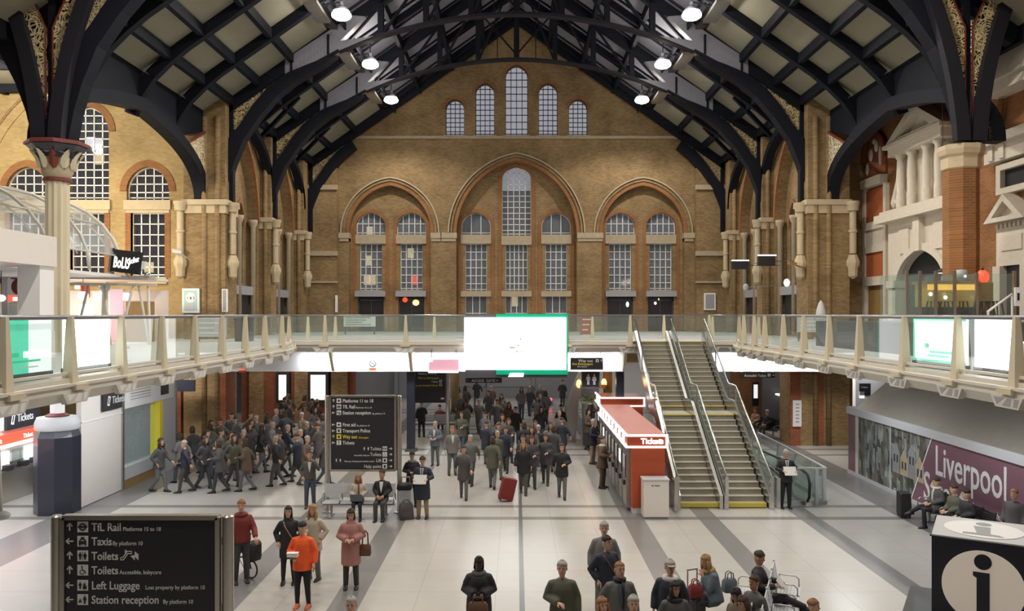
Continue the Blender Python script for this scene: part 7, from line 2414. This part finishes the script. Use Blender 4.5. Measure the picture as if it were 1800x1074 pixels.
suitcase('dark trolley case with tall pull handle and red bag, beside the parka woman', (q.x, q.y, 0), .4, 'cloth_dusk', .5, .36, .24, 0, .5)
bag('tote_bag', 'red and white bag hanging on the trolley case', (q.x - .02, q.y - .1, .6), .2, 'case_red', .26, .18, .24, .1)
q = onfloor(1285, 1066)
bag('shoulder_bag', 'dark shoulder bag on the bench seat behind the parka woman', (4.25, 15.9, .46), .3, 'cloth_slate', .3, .2, .26, .14)

# by the stairs, the kiosk and the walls
_, i = person('bald man in black suit reading a newspaper at the escalator rail', onfloor(1381, 893), 0, 1.78, top=(BK, .04, .8), legs=BK, hair=('bald', 'hair_grey'), arms=('read', 'read'), shirt=('cloth_white', 'cloth_slate'), look=(0, 25))
newspaper('newspaper held by the bald man in black suit', i)
for px, py, Y0, lb, tp, hr, lg in ((1059, 858, 0, 'person in brown coat with scarf using the red kiosk, first of the queue', ('cloth_brown', .05, .7), ('short', 'hair_brown'), 'cloth_brown'),
                                   (1042, 815, 0, 'person in dark coat with backpack at the red kiosk, second of the queue', ('cloth_navy', .05, .75), ('short', 'hair_grey'), 'cloth_tan'),
                                   (1033, 790, 0, 'person in brown jacket at the red kiosk, third of the queue', ('cloth_brown', .05, .75), ('bob', 'hair_black'), CH),
                                   (1040, 762, 0, 'person at the far end of the red kiosk queue', ('cloth_dusk', .05, .8), ('short', 'hair_ginger'), CH)):
    person(lb, onfloor(px, py), 62, 1.74, top=tp, legs=lg, hair=hr, arms=('hold', 'cup'), vox=.024, collar='cloth_cream' if px > 1050 else None)
hx = 12.0
metal_bench('dark metal bench against the purple hoarding', (12.05, 21.7, 0), radians(-90), 5, .6, 'charcoal')
for k, (Yp, lb, tp, hr, lg, ps) in enumerate(((22.45, 'seated man in dark jacket and white scarf by the hoarding, legs crossed', ('cloth_dusk', .05, .8), ('short', 'hair_brown'), BK, 'cross'),
                                              (21.55, 'seated person in olive jacket by the hoarding, middle of the three', ('cloth_olive', .05, .85), ('short', 'hair_brown'), BK, 'sit'),
                                              (20.95, 'seated person in black coat by the hoarding, under the small white lettering', (BK, .05, .7), ('short', 'hair_black'), BK, 'sit'))):
    person(lb, (11.85, Yp, 0), -82, 1.74, pose=ps, top=tp, legs=lg, hair=hr, arms=('lap', 'lap'), vox=.024, look=(-25 if k == 0 else -40, 5), scarf='cloth_white' if k == 0 else None)
suitcase('black suitcase at the feet of the seated man by the hoarding', (11.45, 23.55, 0), radians(80), 'cloth_black', .66, .46, .3, 0, 0)
person('person in dark jacket standing by the hoarding at the picture edge', (12.1, 19.35, 0), -60, 1.7, top=('cloth_dusk', .05, .75), legs=CH, hair=('short', 'hair_ginger'), vox=.024)
o = metal_bench('dark bench with two people under the chalk board at the tall pier', (12.2, 38.9, 0), radians(-60), 3, .55, 'charcoal')
person('seated person in beige coat on the bench by the cafe', (11.85, 39.5, 0), -55, 1.7, pose='sit', top=('cloth_tan', .045, .8), legs=CH, hair=('short', 'hair_brown'), arms=('lap', 'lap'), vox=.03)
person('seated person in black coat with cream hat on the bench by the cafe', (12.2, 38.7, 0), -55, 1.7, pose='sit', top=(BK, .045, .8), legs=CH, hair=(None, 'hair_brown'), hat=('knit', 'cloth_cream'), arms=('lap', 'lap'), vox=.03)
metal_bench('low dark bench beyond the standing sign, two people on it', (at(765, 0, 40.5).x, 40.5, 0), pi, 4, .55)
person('person in maroon coat seated on the low bench, seen from behind', (at(773, 0, 40.9).x, 40.9, 0), 180, 1.68, pose='sit', top=('cloth_red', .06, .8), legs=CH, hair=('short', 'hair_brown'), vox=.03)
person('person in black beside the dark post at the low bench', onfloor(741, 768), 200, 1.7, top=(BK, .04, .8), legs=BK, hair=('short', 'hair_black'), arms=('down', 'hold'), vox=.03)
person('dark figure standing alone near the toilet entrance', onfloor(986, 777), 150, 1.72, top=(BK, .04, .8), legs=BK, hair=('short', 'hair_black'), arms=('down', 'down'), vox=.03)
person('man in dark hat and coat beside the brick pier corner, shop side', onfloor(407, 800), 20, 1.78, top=('cloth_dusk', .05, .7), legs=CH, hair=(None, 'hair_black'), hat=('knit', 'cloth_black'), vox=.03)
person('man in black coat in front of the narrow lit poster case', onfloor(500, 765), 100, 1.82, top=(BK, .05, .7), legs=BK, hair=('short', 'hair_black'), vox=.03)
person('person in tan coat in front of the wide lit poster case', onfloor(536, 778), 190, 1.72, top=('cloth_tan', .05, .6), legs='cloth_brown', hair=('short', 'hair_ginger'), vox=.03)
person('man in grey jacket and white shirt beyond the tall floor sign', onfloor(795, 835), 12, 1.78, top=('cloth_smoke', .04, .8), legs='cloth_grey', hair=('short', 'hair_ginger'), shirt=('cloth_white', None), vox=.026)
person('person in grey coat with a white paper beside the man in white shirt', onfloor(765, 818), -10, 1.7, top=('cloth_slate', .05, .8), legs='cloth_grey', hair=('short', 'hair_grey'), arms=('cup', 'cup'), vox=.026, shirt=('cloth_white', None))
q = onfloor(887, 881)
suitcase('tilted dark red suitcase standing alone on the concourse floor', (q.x, q.y, 0), radians(14), 'case_red', .68, .46, .28, radians(14), .0)
person('person in black coat with ginger hair walking in the middle of the concourse', onfloor(920, 868), 0, 1.72, pose='walk', top=(BK, .05, .7), legs='cloth_dusk', hair=('long', 'hair_ginger'), vox=.026)

# ---- the moving crowd, caught as figures in mid stride
CL = 'commuter in dark clothes walking in the blurred crowd across the concourse'
CG = 'walking commuters in the crowd'
PROTO = []
for k, (tp, hem, hr, lg, pose, ar) in enumerate((('cloth_dusk', .62, ('short', 'hair_brown'), CH, 'walk', ('fore', 'back')), ('cloth_smoke', .85, ('short', 'hair_grey'), 'cloth_grey', 'walk', ('back', 'fore')),
                                                 ('cloth_charcoal', .7, ('bob', 'hair_brown'), 'cloth_dusk', 'walk', ('hold', 'back')), ('cloth_brown', .8, ('long', 'hair_brown'), 'denim', 'walk', ('fore', 'pocket')))):
    o, i = person(CL, (0, 0, 0), 0, 1.68 + .03 * k, pose=pose, top=(tp, .045, hem), legs=lg, hair=hr, arms=ar, vox=.032, group=CG, lean=.06)
    PROTO.append(o)
SPOT = []
R2_ = random.Random(5)
# stream on the shop side: heads down towards the ticket hall; stream in the middle: to and from the platforms
for k in range(150):
    u = R2_.random()
    x = R2_.uniform(262, 575)
    y = R2_.uniform(738, 868)
    SPOT.append((x, y, R2_.choice((60, 75, 100, 250, 265, 280)) + R2_.uniform(-20, 20)))
for k in range(130):
    x = R2_.uniform(800, 995)
    y = R2_.uniform(712, 885)
    SPOT.append((x, y, R2_.choice((0, 10, 180, 190)) + R2_.uniform(-15, 15)))
TOPS = ['cloth_dusk', 'cloth_smoke', 'cloth_charcoal', 'cloth_brown', 'cloth_grey', 'cloth_charcoal', 'cloth_dusk', 'cloth_black', 'cloth_navy', 'cloth_olive']
KEEP = []
n_ = 0
for x, y, fa in SPOT:
    p = onfloor(x, y)
    if any((p - q).length < .62 for q in KEEP) or any((p - q).length < .8 for q in PEOPLE if q.length > 1) or p.x < -12.2 or n_ > 95:
        continue
    if (p - onfloor(887, 881)).length < 1.0 or (p - onfloor(545, 893)).length < .9 or (p - onfloor(920, 868)).length < .8:
        continue
    KEEP.append(p)
    pr = PROTO[n_ % 4]
    tp = R2_.choice(TOPS)
    mm = {'coat': tp, 'jacket': tp, 'trousers': R2_.choice(('cloth_charcoal', 'cloth_dusk', 'denim', 'cloth_grey'))}
    if n_ < 4:
        pr.location = p
        pr.rotation_euler = (0, 0, radians(fa))
    else:
        dup(pr, p, radians(fa), mats=mm)
    n_ += 1
